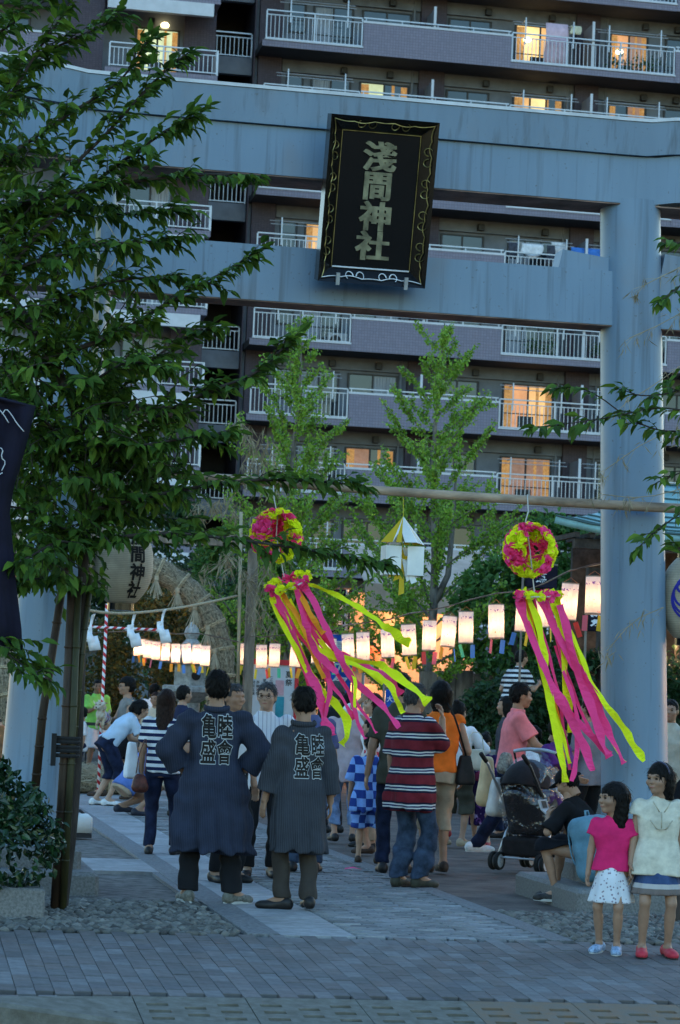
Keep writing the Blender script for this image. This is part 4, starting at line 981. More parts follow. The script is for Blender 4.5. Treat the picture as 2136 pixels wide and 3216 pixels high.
for i,(pts,m_,w0,w1) in enumerate(B): ribbon(o2,zB(pts),17.85+.012*(i%5),-.2+.06*(i%4),w0,w1,m_,20+i)
for k,(pts,m_) in enumerate(((([(260,830),(360,1150),(470,1500),(560,1850),(640,2150)]),m_lime),(([(450,800),(560,1250),(680,1600),(800,1900),(900,2050)]),m_pink),(([(350,800),(470,1300),(560,1600),(600,1900),(640,2200)]),m_pink),(([(520,850),(650,1150),(760,1420),(850,1700),(960,1950),(1080,2140)]),m_lime),(([(280,820),(390,1200),(500,1560),(570,1900),(590,2150)]),m_ora))): ribbon(o2,zB(pts),17.9,-.1+.05*k,.035,.03,m_,80+k)
# white and yellow paper house ornament
m_wp=mat('white_card',(.80,.81,.78),.7,.06,5); m_yp=mat('yellow_card',(.62,.42,.02),.7,.06,5)
o3=empty('paper_ornament',P(930,1290,17.95),0,'white and yellow folded paper lantern ornament hanging from the log','ornament')
ap=P(930,1190,17.95); bz=P(930,1253,17.95).z; hw=.19; cx,cy=ap.x+.004,17.95
cor=[Vector((cx+hw*1.05*math.cos(a),cy+hw*1.05*math.sin(a),bz)) for a in [math.radians(20+90*k) for k in range(4)]]
for k in range(4):
    a,bb=cor[k],cor[(k+1)%4]; s=[a.lerp(bb,t) for t in (0,.33,.42,.58,.67,1)]; no=Vector((0,0,0))
    def tri(ps,m_,nm):
        b=MB(); b.poly([tuple(p) for p in ps]); o=part_at(b,nm,m_,o3); md=o.modifiers.new('t','SOLIDIFY'); md.thickness=.003
    tri([ap,a,s[1]],m_wp if k%2 else m_yp,'canopy_panel'); tri([ap,s[1],s[2].lerp(ap,.35)],m_yp if k%2 else m_wp,'canopy_panel'); tri([ap,s[2].lerp(ap,.35),s[2],s[3],s[3].lerp(ap,.35)],m_wp if k%2 else m_yp,'canopy_panel')
    tri([ap,s[3].lerp(ap,.35),s[4]],m_yp if k%2 else m_wp,'canopy_panel'); tri([ap,s[4],bb],m_wp,'canopy_panel')
zt,zb=P(930,1260,17.95).z,P(930,1327,17.95).z
for (a0,a1) in ((.0,.42),(.58,1.0)):
    for (p0,p1) in ((Vector((cx-.145,cy-.06,0)),Vector((cx+.145,cy-.10,0))),(Vector((cx-.145,cy+.12,0)),Vector((cx+.145,cy+.1,0)))):
        u,v_=p0.lerp(p1,a0),p0.lerp(p1,a1); b=MB(); b._add([(u.x,u.y,zb),(v_.x,v_.y,zb),(v_.x,v_.y,zt),(u.x,u.y,zt),(u.x,u.y+.004,zb),(v_.x,v_.y+.004,zb),(v_.x,v_.y+.004,zt),(u.x,u.y+.004,zt)],[(0,1,2,3),(7,6,5,4),(0,4,5,1),(2,6,7,3),(0,3,7,4),(1,5,6,2)]); part_at(b,'side_panel',m_wp,o3)
for sx in (-1,1): b=MB(); b.box(cx+sx*.147-.002,cx+sx*.147+.002,cy-.1,cy+.1,zb,zt); part_at(b,'side_panel',m_wp,o3)
st=P(927,1275,17.95)
for k,(dx,ln,m_) in enumerate(((-.09,.20,m_yp),(-.045,.22,m_yp),(-.005,.33,m_yp),(.05,.22,m_wp),(.085,.24,m_wp))):
    b=MB(); e=st+Vector((dx,-.02*k,-ln)); b._add([st-Vector((.012,0,0)),st+Vector((.012,0,0)),e+Vector((.024,0,.02)),e+Vector((-.02,0,0))],[(0,1,2,3)]); o=part_at(b,'paper_tail',m_,o3); md=o.modifiers.new('t','SOLIDIFY'); md.thickness=.003
for k in range(5):
    a=math.pi/2+2*math.pi*k/5; b=MB(); c_=st+Vector((0,-.02,-.045)); b.poly([tuple(c_+Vector((.075*math.cos(a),0,.075*math.sin(a)))),tuple(c_+Vector((.026*math.cos(a+.63),-.014,.026*math.sin(a+.63)))),tuple(c_),tuple(c_+Vector((.026*math.cos(a-.63),-.014,.026*math.sin(a-.63))))]); o=part_at(b,'star_point',m_wp if k%2 else m_yp,o3); md=o.modifiers.new('t','SOLIDIFY'); md.thickness=.003
b=MB(); b.tube([P(929,1122,17.93),P(930,1150,17.95),ap,st],.003,5); part_at(b,'cord',mat('yellow_cord',(.6,.5,.05),.8),o3)
# ------------------------------------------------------------------ lit paper lanterns on strings
def paper_mat(name,col):
    m=mat(name,col,.8,.05,20,col2=tuple(c*.93 for c in col)); n,l,b=nodes(m)
    z=coord(m,'Z'); 
    # printed strip near the top and scattered drawings
    n2=n.new('ShaderNodeTexNoise'); n2.inputs['Scale'].default_value=38; tc=n.new('ShaderNodeTexCoord'); l.new(tc.outputs['Object'],n2.inputs['Vector'])
    oi=n.new('ShaderNodeObjectInfo'); off=n.new('ShaderNodeVectorMath'); off.operation='ADD'; l.new(tc.outputs['Object'],off.inputs[0])
    cb=n.new('ShaderNodeCombineXYZ'); l.new(mnode(m,'MULTIPLY',oi.outputs['Random'],30),cb.inputs[0]); l.new(cb.outputs[0],off.inputs[1]); l.new(off.outputs[0],n2.inputs['Vector'])
    band=mnode(m,'MULTIPLY',mnode(m,'GREATER_THAN',z,.105),mnode(m,'LESS_THAN',z,.135)); mk=mnode(m,'MULTIPLY',band,mnode(m,'GREATER_THAN',n2.outputs['Fac'],.56)); mixin(m,mk,(.25,.10,.35))
    dr=mnode(m,'MULTIPLY',mnode(m,'LESS_THAN',z,.06),mnode(m,'GREATER_THAN',n2.outputs['Fac'],.69)); mixin(m,dr,(.75,.22,.08))
    tr=n.new('ShaderNodeBsdfTranslucent'); mx=n.new('ShaderNodeMixShader'); mx.inputs[0].default_value=.62
    l.new(base_socket(m),tr.inputs[0]); out=n['Material Output']; l.new(b.outputs[0],mx.inputs[1]); l.new(tr.outputs[0],mx.inputs[2]); l.new(mx.outputs[0],out.inputs[0]); return m
m_lan=paper_mat('lantern_paper',(.86,.72,.66))
m_ring=mat('lantern_ring',(.25,.2,.16),.7)
m_bulb=mat('lantern_bulb',(1,.8,.5),.5,emit=(1,.62,.28),estr=3)
m_wire=mat('string_wire',(.10,.06,.05),.8)
SC=[mat('strip_'+n_,c,.7,.05) for n_,c in (('red',(.75,.06,.05)),('green',(.08,.42,.22)),('orange',(.85,.32,.03)),('blue',(.08,.2,.5)),('yellow',(.75,.5,.03)),('rose',(.75,.12,.16)))]
def z1(a): return [240+a[0]/2.8,1900+a[1]/2.8,240+a[2]/2.8,1900+a[3]/2.8]
def z2(a): return [740+a[0]/2.8,1900+a[1]/2.8,740+a[2]/2.8,1900+a[3]/2.8]
def z3(a): return [1300+a[0]/2.613,1700+a[1]/2.613,1300+a[2]/2.613,1700+a[3]/2.613]
rowL=[z1(a) for a in ((506,318,562,446),(548,300,606,440),(595,310,665,465),(660,320,740,480),(748,330,822,490),(838,342,908,508),(930,340,1013,515),(1022,345,1098,517),(1095,355,1168,535))]
rowR=[z1((1440,335,1535,525))]+[z2(a) for a in ((185,350,272,555),(298,340,388,545),(478,330,580,545),(675,305,760,515),(785,295,880,510),(935,255,1045,480),(1073,240,1170,485),(1285,212,1390,460),(1470,170,1580,440))]+[z3(a) for a in ((67,650,187,895),(225,615,347,865),(370,577,485,835),(613,520,740,795),(833,490,950,740),(1000,440,1120,705),(1208,345,1340,645),(1417,290,1540,595))]
tilt={6:9,16:8,18:9,19:9} 
LH=.38
lbm=None
def lantern(box,label,idx,deg,group):
    x0,y0,x1,y1=box; h=y1-y0; sc_=.70 if 'stone' in label else .86; D=FPX*LH*sc_/h; c=CAM+ray((x0+x1)/2,(y0+y1)/2)*D
    o=empty('paper_lantern',c,random.uniform(-.4,.4),label,'lantern',group); o.scale=(sc_,)*3; o.rotation_euler=(random.uniform(-.04,.04),math.radians(-deg)+random.uniform(-.09,.09),random.uniform(-.5,.5))
    global lbm
    if lbm is None:
        r_=LH*.235; b=MB(); v=[];f=[];n=12
        for k,z in enumerate((-LH/2,-LH/4,0,LH/4,LH/2)):
            for i in range(n): a=2*math.pi*i/n; v.append((r_*math.cos(a),r_*math.sin(a),z))
        for k in range(4):
            for i in range(n): f.append((k*n+i,k*n+(i+1)%n,(k+1)*n+(i+1)%n,(k+1)*n+i))
        b._add(v,f); body=b.mesh('paper_body',m_lan)
        b=MB(); b.lathe([(r_*1.03,-.006),(r_*1.03,.006),(r_*.96,.006),(r_*.96,-.006),(r_*1.03,-.006)],12,(0,0,0),False); ring=b.mesh('ring',m_ring)
        b=MB(); b.lathe([(.006,.03),(.024,.012),(.028,-.015),(.018,-.035),(.004,-.042)],8); bul=b.mesh('bulb',m_bulb,True)
        b=MB(); b.tube([(-r_*.95,0,LH/2),(-r_*.35,0,LH/2+.035),(0,0,LH/2+.06),(r_*.35,0,LH/2+.035),(r_*.95,0,LH/2)],.0026,5); hk=b.mesh('handle',mat('orange_handle',(.35,.12,.05),.6))
        st=[]
        for m_ in SC: b=MB(); b.box(-.03,.03,-.0015,.0015,-.18,-.02); b.tube([(0,0,0),(0,0,-.022)],.0015,4); st.append(b.mesh('paper_strip',m_))
        lbm=(body,ring,bul,hk,st,r_)
    body,ring,bul,hk,st,r_=lbm
    addobj('paper_body',body,o); addobj('ring',ring,o,None,(0,0,LH/2)); addobj('ring',ring,o,None,(0,0,-LH/2)); addobj('bulb',bul,o,None,(0,0,-.02)); addobj('handle',hk,o)
    for sx in (-1,1):
        if random.random()<.9: addobj('paper_strip',random.choice(st),o,None,(sx*r_*.9,-.02,-LH/2),(random.uniform(-.2,.2),random.uniform(-.35,.35),random.uniform(-.9,.9)))
    L=bpy.data.lights.new('lantern_light','POINT'); L.energy=random.uniform(.34,.72); L.color=(1,.66,.36); L.shadow_soft_size=.03
    lo=bpy.data.objects.new('lantern_light',L); COL.objects.link(lo); lo.parent=o; lo.location=(0,0,-.03)
    return c
ORD=['first','second','third','fourth','fifth','sixth','seventh','eighth','ninth','tenth','eleventh','twelfth','thirteenth','fourteenth','fifteenth','sixteenth','seventeenth','eighteenth']
tops=[]
for i,bx in enumerate(rowL): tops.append(lantern(bx,ORD[i]+' lit paper lantern from the left on the string before the stone lantern',i,tilt.get(i,0) if i==6 else 0,'lanterns on the left string'))
def string(tops,name,label,ext0,ext1):
    q=[ext0]+[t+Vector((0,0,LH/2+.085)) for t in tops]+[ext1]; b=MB(); b.tube(q,.006,5); q3=[p+Vector((0,.01,.012*math.sin(i*2))) for i,p in enumerate(q)]; b2=MB(); b2.tube(q3,.004,5)
    o=empty(name,q[0],0,label,'string'); part_at(b,'cable',m_wire,o); part_at(b2,'twine',m_log,o)
e0=tops[0]+Vector((-1.0,1.5,.25))
string(tops[1:],'lantern_string','wire string carrying the left row of paper lanterns',e0,P(552,1480,34.3))
tops=[]
for i,bx in enumerate(rowR): tops.append(lantern(bx,ORD[i]+' lit paper lantern from the left on the string rising to the right pillar',i,{6:7,8:8,9:9,10:4}.get(i,0),'lanterns on the right string'))
string(tops,'lantern_string','wire string carrying the long right row of paper lanterns',P(545,1478,34.4),tops[-1]+Vector((1.5,-2.5,.6)))
# ------------------------------------------------------------------ large paper lanterns by the pillars
m_big=mat('oiled_paper',(.42,.36,.27),.75,.12,6)
bw=coord(m_big,'Z'); wv=mnode(m_big,'FRACT',mnode(m_big,'DIVIDE',mnode(m_big,'ADD',bw,5.0),.014)); mixin(m_big,mnode(m_big,'MULTIPLY',mnode(m_big,'LESS_THAN',wv,.3),.45),(.18,.15,.11))
m_ink=mat('black_ink',(.012,.011,.010),.8); m_blue=mat('blue_ink',(.03,.03,.30),.8)
def egg(loc,rx,h,label,rot=0):
    o=empty('large_paper_lantern',loc,rot,label,'lantern'); prof=[]; N=26
    for i in range(N+1):
        t=-1+2*i/N; rr=rx*(1-abs(t)**2.6*.58)*(1+.012*(i%2)); prof.append((rr,h/2*t))
    b=MB(); b.lathe(prof,36,(0,0,0),True); addobj('paper_body',b.mesh('paper_body',m_big,True),o)
    b=MB(); b.lathe([(rx*.44,h/2-.01),(rx*.44,h/2+.05),(rx*.3,h/2+.05)],24); addobj('rim',b.mesh('rim',m_lac),o); b=MB(); b.lathe([(rx*.3,-h/2-.05),(rx*.44,-h/2-.05),(rx*.44,-h/2+.01)],24); addobj('rim',b.mesh('rim',m_lac),o)
    b=MB(); b.tube([(0,0,h/2+.05),(0,0,4.575-Vector(loc).z)],.008,6); addobj('hanging_cord',b.mesh('cord',m_wire),o); return o
def wrap_on(o,vs,fs,rx,h,az0,m,name,eps=.004):
    bm=bmesh.new(); 
    me=mesh('t',vs,fs); bm.from_mesh(me)
    for k in range(-14,15):
        g=bm.verts[:]+bm.edges[:]+bm.faces[:]; bmesh.ops.bisect_plane(bm,geom=g,plane_co=(k*.02,0,0),plane_no=(1,0,0))
        g=bm.verts[:]+bm.edges[:]+bm.faces[:]; bmesh.ops.bisect_plane(bm,geom=g,plane_co=(0,k*.04,0),plane_no=(0,1,0))
    for v in bm.verts:
        t=v.co.y/(h/2); rr=rx*(1-min(1,abs(t))**2.6*.58)*1.012+eps; a=az0+v.co.x/rx; v.co=(rr*math.sin(a),-rr*math.cos(a),v.co.y)
    bm.to_mesh(me); bm.free(); me.materials.append(m); return addobj(name,me,o)
lt=egg(P(283,1300,18.45),.235,.62,'large cream paper lantern with black lettering beside the left pillar')
vs,fs=text_mesh('浅間神社',.135,.03,0,True); wrap_on(lt,vs,fs,.235,.62,.42,m_ink,'lettering')
rt=egg(P(1588,1380,18.42),.235,.66,'large cream paper lantern with blue swirl emblem at the right edge')
b=MB()
for (cx,cy,r_,a0,a1) in ((-.05,.09,.055,0,5.2),(.03,.0,.06,1,6.5),(-.02,.03,.11,1.5,5.2),(0,0,.14,1.7,5.0),(.02,-.02,.165,1.9,4.8),(.10,.08,.05,2,7)):
    N=18
    for i in range(N):
        a,c=a0+(a1-a0)*i/N,a0+(a1-a0)*(i+1)/N; w_=.010
        b._add([(cx+(r_-w_)*math.cos(a),cy+(r_-w_)*math.sin(a),0),(cx+(r_+w_)*math.cos(a),cy+(r_+w_)*math.sin(a),0),(cx+(r_+w_)*math.cos(c),cy+(r_+w_)*math.sin(c),0),(cx+(r_-w_)*math.cos(c),cy+(r_-w_)*math.sin(c),0)],[(0,1,2,3)])
wrap_on(rt,b.v,b.f,.235,.66,-.3,m_blue,'emblem')
# ------------------------------------------------------------------ straw ring and its frame
m_straw=mat('dry_straw',(.24,.195,.135),.9,.45,30,.6,60,stretch=(1,1,1)); m_straw2=rand_mat('straw_tassel',[(.38,.31,.215),(.26,.21,.14),(.52,.44,.31)],.9,0); m_tass=rand_mat('pale_straw_tassel',[(.38,.31,.21),(.31,.25,.17),(.46,.38,.27)],.9,0); m_rope=mat('straw_rope',(.42,.33,.21),.9,.3,50,.3,80)
RC=Vector((3.36,35.0,1.78)); RR=1.60
ring=empty('straw_ring',(RC.x,RC.y,0),0,'big bound straw ring standing in a wooden frame over the path','straw ring')
b=MB(); q=[];n=72
for i in range(n+1): a=2*math.pi*i/n; q.append(RC+Vector((RR*math.sin(a),.02*math.sin(5*a),RR*math.cos(a))))
b.tube(q,[.175+.016*math.sin(i*1.7) for i in range(n+1)],12,False); part_at(b,'straw_body',m_straw,ring,True)
fb=MB()
for _ in range(5200):
    a=random.uniform(0,6.283); t=Vector((math.cos(a),0,-math.sin(a))); rad=Vector((math.sin(a),0,math.cos(a))); ph=random.uniform(0,6.283)
    nn=rad*math.cos(ph)+Vector((0,1,0))*math.sin(ph); p=RC+rad*RR+nn*.178; d=(t*random.choice((1,-1))+nn*random.uniform(.0,.38)+rv(.15)).normalized()*random.uniform(.12,.28); s=d.cross(nn).normalized()*.004
    fb._add([p-s,p+s,p+d+nn*.01],[(0,1,2)])
o=part_at(fb,'straw_strand',m_straw2,ring); tag(o,kind='stuff')
for i in range(26):
    a=2*math.pi*(i+.5)/26; rad=Vector((math.sin(a),0,math.cos(a))); c=RC+rad*RR; b=MB(); qq=[]
    for k in range(13): ph=2*math.pi*k/12; qq.append(c+(rad*math.cos(ph)+Vector((0,1,0))*math.sin(ph))*.193+Vector((math.cos(a),0,-math.sin(a)))*.02*math.sin(ph))
    b.tube(qq,.017,6,False); b.tube([x+Vector((math.cos(a),0,-math.sin(a)))*.026 for x in qq],.011,6,False); part_at(b,'binding_rope',m_rope,ring,True)
    tb_=MB(); tp=c-rad*.12+Vector((0,-.2,0))
    for k in range(26):
        e=tp+Vector((random.gauss(0,.05),random.gauss(-.03,.03),-random.uniform(.2,.32))); s=Vector((.006,0,0)); tb_._add([tp-s,tp+s,e+s*.8,e-s*.8],[(0,1,2,3)])
    tb_.tube([tp+Vector((0,0,.03)),tp+Vector((0,0,-.04))],.034,7); o=part_at(tb_,'tassel',m_tass,ring)
m_wood=mat('weathered_timber',(.20,.16,.125),.85,.3,10,.35,40,stretch=(1,1,.2))
fr=empty('timber_frame',(RC.x,35.05,0),0,'weathered timber frame holding the straw ring','frame')
for x in (RC.x-1.98,RC.x+1.98): b=MB(); b.cbox(x-.07,x+.07,35.0,35.14,-.1,P(554,1190,35.05).z,.01); part_at(b,'post',m_wood,fr)
zc=P(480,1243,35.05).z; b=MB(); b.cbox(RC.x-1.905,RC.x+1.905,35.01,35.13,zc-.09,zc+.09,.01); part_at(b,'crossbeam',m_wood,fr)
# rope with folded paper streamers
q=smooth_path([P(150,1395,27),P(240,1415,28),P(330,1413,29.5),P(440,1398,31.5),P(545,1374,34.9)],2); b=MB(); b.tube(q,.018,8); o=b.build('straw_rope',m_rope,None,True); tag(o,'twisted straw rope strung from the left pillar to the timber frame','rope')
m_shide=mat('white_paper',(.75,.76,.78),.8,.04)
for (x,y,Y,lab) in ((216,1418,28.0,'folded white paper streamer nearest the left pillar on the straw rope'),(312,1414,29.2,'folded white paper streamer in the middle of the straw rope'),(380,1407,30.2,'folded white paper streamer nearest the straw ring')):
    t=P(x,y,Y); o=empty('paper_streamer',t,0,lab,'paper streamer','folded paper streamers on the straw rope')
    segs=[(0,0,.045,-.2),(-.05,-.15,.085,-.14),(.0,-.26,.11,-.16),(-.055,-.23,.07,-.19)]
    for k,(dx,dz,w_,ln) in enumerate(segs):
        b=MB(); N=6; v=[]
        for i in range(N+1): u=i/N; yy=-.02*k+.03*math.sin(u*5+k); v+=[(dx-w_/2+.03*u*(k-1),yy,dz+ln*u),(dx+w_/2+.05*u*(k-1),yy+.03*math.sin(u*3),dz+ln*u+.02)]
        b._add(v,[(2*i,2*i+1,2*i+3,2*i+2) for i in range(N)]); pp=addobj('folded_strip',b.mesh('folded_strip',m_shide,True),o); md=pp.modifiers.new('t','SOLIDIFY'); md.thickness=.004
# red and white striped poles
m_rw=mat('red_white_spiral',(.72,.70,.70),.5,.05); n_,l_,b_=nodes(m_rw)
x_,y_,z_=coord(m_rw,'X'),coord(m_rw,'Y'),coord(m_rw,'Z'); at2=mnode(m_rw,'ARCTAN2',y_,x_); fr_=mnode(m_rw,'FRACT',mnode(m_rw,'ADD',mnode(m_rw,'ADD',mnode(m_rw,'DIVIDE',z_,.11),mnode(m_rw,'DIVIDE',at2,6.2832)),50.0)); mixin(m_rw,mnode(m_rw,'GREATER_THAN',fr_,.5),(.50,.02,.03))
pb=P(238,1640,33.2); pb.z=0; pt=P(247,1392,33.2); L=pt.z
b=MB(); b.tube([(0,0,0),(0,0,L)],.022,12); o=b.build('striped_pole',m_rw,None,True,(pt.x,33.2,0)); tag(o,'upright pole spirally wrapped in red and white tape','pole')
e0,e1=P(205,1445,33.15),P(362,1452,33.15); b=MB(); d=e1-e0; b.tube([(0,0,0),(0,0,d.length)],.018,12); o=b.build('striped_pole',m_rw,None,True,e0); o.rotation_euler=d.to_track_quat('Z','Y').to_euler(); tag(o,'horizontal red and white striped bar tied across the upright pole','pole')
# straw bundle on the ground
sb=empty('straw_bundle',(3.1,34.6,0),0,'low bundle of pale straw lying at the foot of the straw ring','straw bundle')
b=MB(); b.tube([(-.75,0,.16),(-.3,0,.2),(.3,.05,.2),(.8,.05,.17)],[.15,.19,.2,.16],12); addobj('straw_body',b.mesh('straw_body',m_straw,True),sb); b=MB()
for _ in range(1500):
    x=random.uniform(-.95,.95); a=random.uniform(0,3.3)-.1; p=Vector((x,-math.cos(a)*.2,.19+math.sin(a)*.19)); d=Vector((random.choice((-1,1))*random.uniform(.1,.3),random.uniform(-.08,.02),random.uniform(-.05,.12))); s=Vector((0,.003,.004)); b._add([p-s,p+s,p+d],[(0,1,2)])
o=addobj('straw_strand',b.mesh('straw_strand',m_straw2),sb); tag(o,kind='stuff')
for x in (-.35,.2): b=MB(); b.tube([(x,.21*math.cos(t*.524),.19+.21*math.sin(t*.524)) for t in range(13)],.014,6,False); addobj('binding_rope',b.mesh('binding_rope',m_rope,True),sb)
# ------------------------------------------------------------------ stone lantern
sl=empty('stone_lantern',(4.85,38,0),0,'grey stone lantern with upturned roof standing behind the crowd','stone lantern')
def sq(prof,n,m,name,rot=.4,curve=None):
    b=MB(); v=[];f=[]
    for r_,z in prof:
        for k in range(n): a=rot+2*math.pi*k/n; v.append((r_*math.cos(a),r_*math.sin(a),z))
    for i in range(len(prof)-1):
        for k in range(n): f.append((i*n+k,i*n+(k+1)%n,(i+1)*n+(k+1)%n,(i+1)*n+k))
    f+= [tuple(range(n-1,-1,-1)),tuple((len(prof)-1)*n+k for k in range(n))]; b._add(v,f); return b.build(name,m,sl)
m_stone=mat('pale_lantern_stone',(.34,.35,.34),.85,.2,14,.3,60)
sq([(.5,0),(.5,.15),(.4,.25)],6,m_stone,'base'); sq([(.18,.25),(.16,.8),(.18,1.35)],12,m_stone,'shaft'); sq([(.2,1.35),(.46,1.5),(.5,1.52),(.5,1.60),(.46,1.62)],6,m_stone,'platform')
sq([(.29,1.62),(.29,1.93),(.27,1.95)],6,m_stone,'fire_box'); sq([(.3,1.95),(.62,2.0),(.66,2.05),(.4,2.12),(.2,2.26),(.1,2.36)],6,m_stone,'roof'); sq([(.08,2.36),(.13,2.44),(.1,2.54),(.01,2.64)],12,m_stone,'finial')
b=MB(); b.lathe([(.075,0),(.075,.012),(.05,.012)],16); o=b.build('round_window',m_lac,sl,False,(.06,-.262,1.78),(R(90),0,R(8))); 
for k in range(6):
    a=.4+2*math.pi*k/6; b=MB(); b.tube([(.5*math.cos(a),.5*math.sin(a),2.03),(.66*math.cos(a),.66*math.sin(a),2.06),(.74*math.cos(a),.74*math.sin(a),2.15)],[.04,.05,.03],6); b.build('roof_curl',m_stone,sl,True)
# notice board with red frame
nb=empty('notice_board',(5.86,36,0),R(-4),'red framed notice board with written sheets behind the man in glasses','notice board')
m_redp=mat('red_paint',(.50,.025,.03),.6); m_sheet=mat('white_sheet',(.5,.52,.55),.8,.03)
MB().box(-.34,.34,0,.03,1.02,1.98).build('panel',m_sheet,nb)
for (a,c,d,e) in ((-.40,-.342,.7,2.05),(.342,.40,.7,2.05)): MB().box(a,c,-.03,.04,d-.7,e).build('frame_post',m_redp,nb)
MB().box(-.341,.341,-.03,.04,1.982,2.06).build('frame_rail',m_redp,nb); MB().box(-.341,.341,-.03,.04,.95,1.018).build('frame_rail',m_redp,nb)
vs,fs=text_mesh('夏祭',.11,.01,0,True,1.1); addobj('lettering',mesh('lettering',vs,fs,m_ink),nb,None,(.25,-.006,1.78),(R(90),0,0))
for k,(txt,x) in enumerate((('七夕飾短冊願事',-.02),('夏越大祓式',-.12),('茅輪神事',-.22),('納涼盆踊',-.29))):
    vs,fs=text_mesh(txt,.055,.004,0,True,1.05); addobj('lettering',mesh('lettering',vs,fs,m_ink),nb,None,(x,-.006,1.62),(R(90),0,0))
MB().box(.06,.19,-.012,-.003,1.05,1.5).build('poster',mat('teal_print',(.03,.25,.32),.7),nb); MB().box(.05,.18,-.012,-.003,1.52,1.75).build('poster',mat('pink_print',(.55,.32,.36),.7),nb)
# ------------------------------------------------------------------ banners
def banner(px0,py0,px1,py1,Y,m,txt,mt,label,size,wave=.03,off=.02,sheet=None):
    a=aty(px0,py0,Y); c=aty(px1,py1,Y); w_=abs(c.x-a.x); h=abs(a.z-c.z); cx,cz=(a.x+c.x)/2,(a.z+c.z)/2
    o=empty('banner',(cx,Y,0),R(-8),label,'banner'); N=10; v=[];f=[]
    for i in range(N+1):
        for j in range(N+1): u=i/N-.5; t=j/N-.5; v.append((u*w_,wave*math.sin(u*6+t*3),cz+t*h))
    for i in range(N):
        for j in range(N): k=i*(N+1)+j; f.append((k,k+N+1,k+N+2,k+1))
    pp=addobj('cloth',mesh('cloth',v,f,m,True),o); md=pp.modifiers.new('t','SOLIDIFY'); md.thickness=.003
    b=MB(); b.tube([(-w_/2-.03,0,0),(-w_/2-.03,0,cz+h/2+.1)],.016,8); b.tube([(-w_/2-.03,0,cz+h/2+.02),(w_/2,0,cz+h/2+.02)],.012,8); addobj('pole',b.mesh('pole',m_wood,True),o)
    if txt:
        vs,fs=text_mesh(txt,size,off,0,True,1.05); vv=[]
        for (x,y,z) in vs: vv.append((x,wave*math.sin(x/w_*6+y/h*3)-.02,cz+y))
        addobj('lettering',mesh('lettering',vv,fs,mt),o)
    return o
m_navy=mat('navy_cloth',(.007,.006,.019),.9,.2,4); m_bluef=mat('blue_cloth',(.02,.09,.42),.9,.15,4); m_lett=mat('white_lettering',(.6,.62,.66),.9,.03)
banner(1036,1850,1100,1990,44,m_navy,'浅間',m_lett,'small navy banner with white lettering among the trees',.28)
banner(1040,1992,1100,2195,39,m_bluef,'夏大祭',m_lett,'bright blue banner with white lettering behind the streamers',.28)
banner(1119,2010,1140,2090,42,m_sheet,'浅間神社',m_ink,'narrow white banner with black lettering beside a lantern',.105,.01,.01)
banner(1652,1775,1748,1850,31.5,m_navy,'鷺',m_lett,'navy cloth with white lettering under the right crepe ball',.16,.02)
banner(1212,2165,1236,2225,36,m_bluef,'大',m_lett,'blue banner with white mark behind the striped shirt man',.1,.01)
banner(1850,1905,1905,1985,30,m_navy,'祭',m_lett,'navy banner hanging behind the right lantern',.22,.02)
# navy banner at the left edge, folded by the wind
bn=empty('festival_banner',P(20,1250,15.9),0,'dark navy festival banner with white brush strokes at the left edge','banner')
outline=[(-60,900),(35,925),(82,936),(64,1010),(46,1075),(32,1120),(22,1180),(30,1260),(36,1330),(44,1400),(50,1450),(52,1500)]
v=[];f=[];N=8
for k,(x,y) in enumerate(outline):
    for j in range(N+1): xx=-80+(x+80)*j/N; p=P(xx,y,15.9+.05*math.sin(j*1.5+k*.4)); v.append(tuple(p-Vector(bn.location)))
for k in range(len(outline)-1):
    for j in range(N): a=k*(N+1)+j; f.append((a,a+1,a+N+2,a+N+1))
pp=addobj('cloth',mesh('cloth',v,f,m_navy,True),bn); md=pp.modifiers.new('t','SOLIDIFY'); md.thickness=.004
pz_=P(-85,1250,15.92); b=MB(); b.tube([(pz_.x,15.92,-.03),(pz_.x,15.92,P(-85,880,15.92).z)],.018,8); part_at(b,'pole',m_wood,bn,True)
for k,pts in enumerate(([(-10,935),(8,955),(20,975)],[(5,955),(14,942),(26,955),(38,975),(55,995)],[(-10,1030),(8,1035),(2,1055),(14,1065),(4,1085)],[(-12,1100),(6,1090)])):
    b=MB(); q=smooth_path([P(x,y,15.83) for x,y in pts],1)
    b.tube(q,[.012]*len(q),5,True,.3); part_at(b,'brush_stroke',m_lett,bn,True)
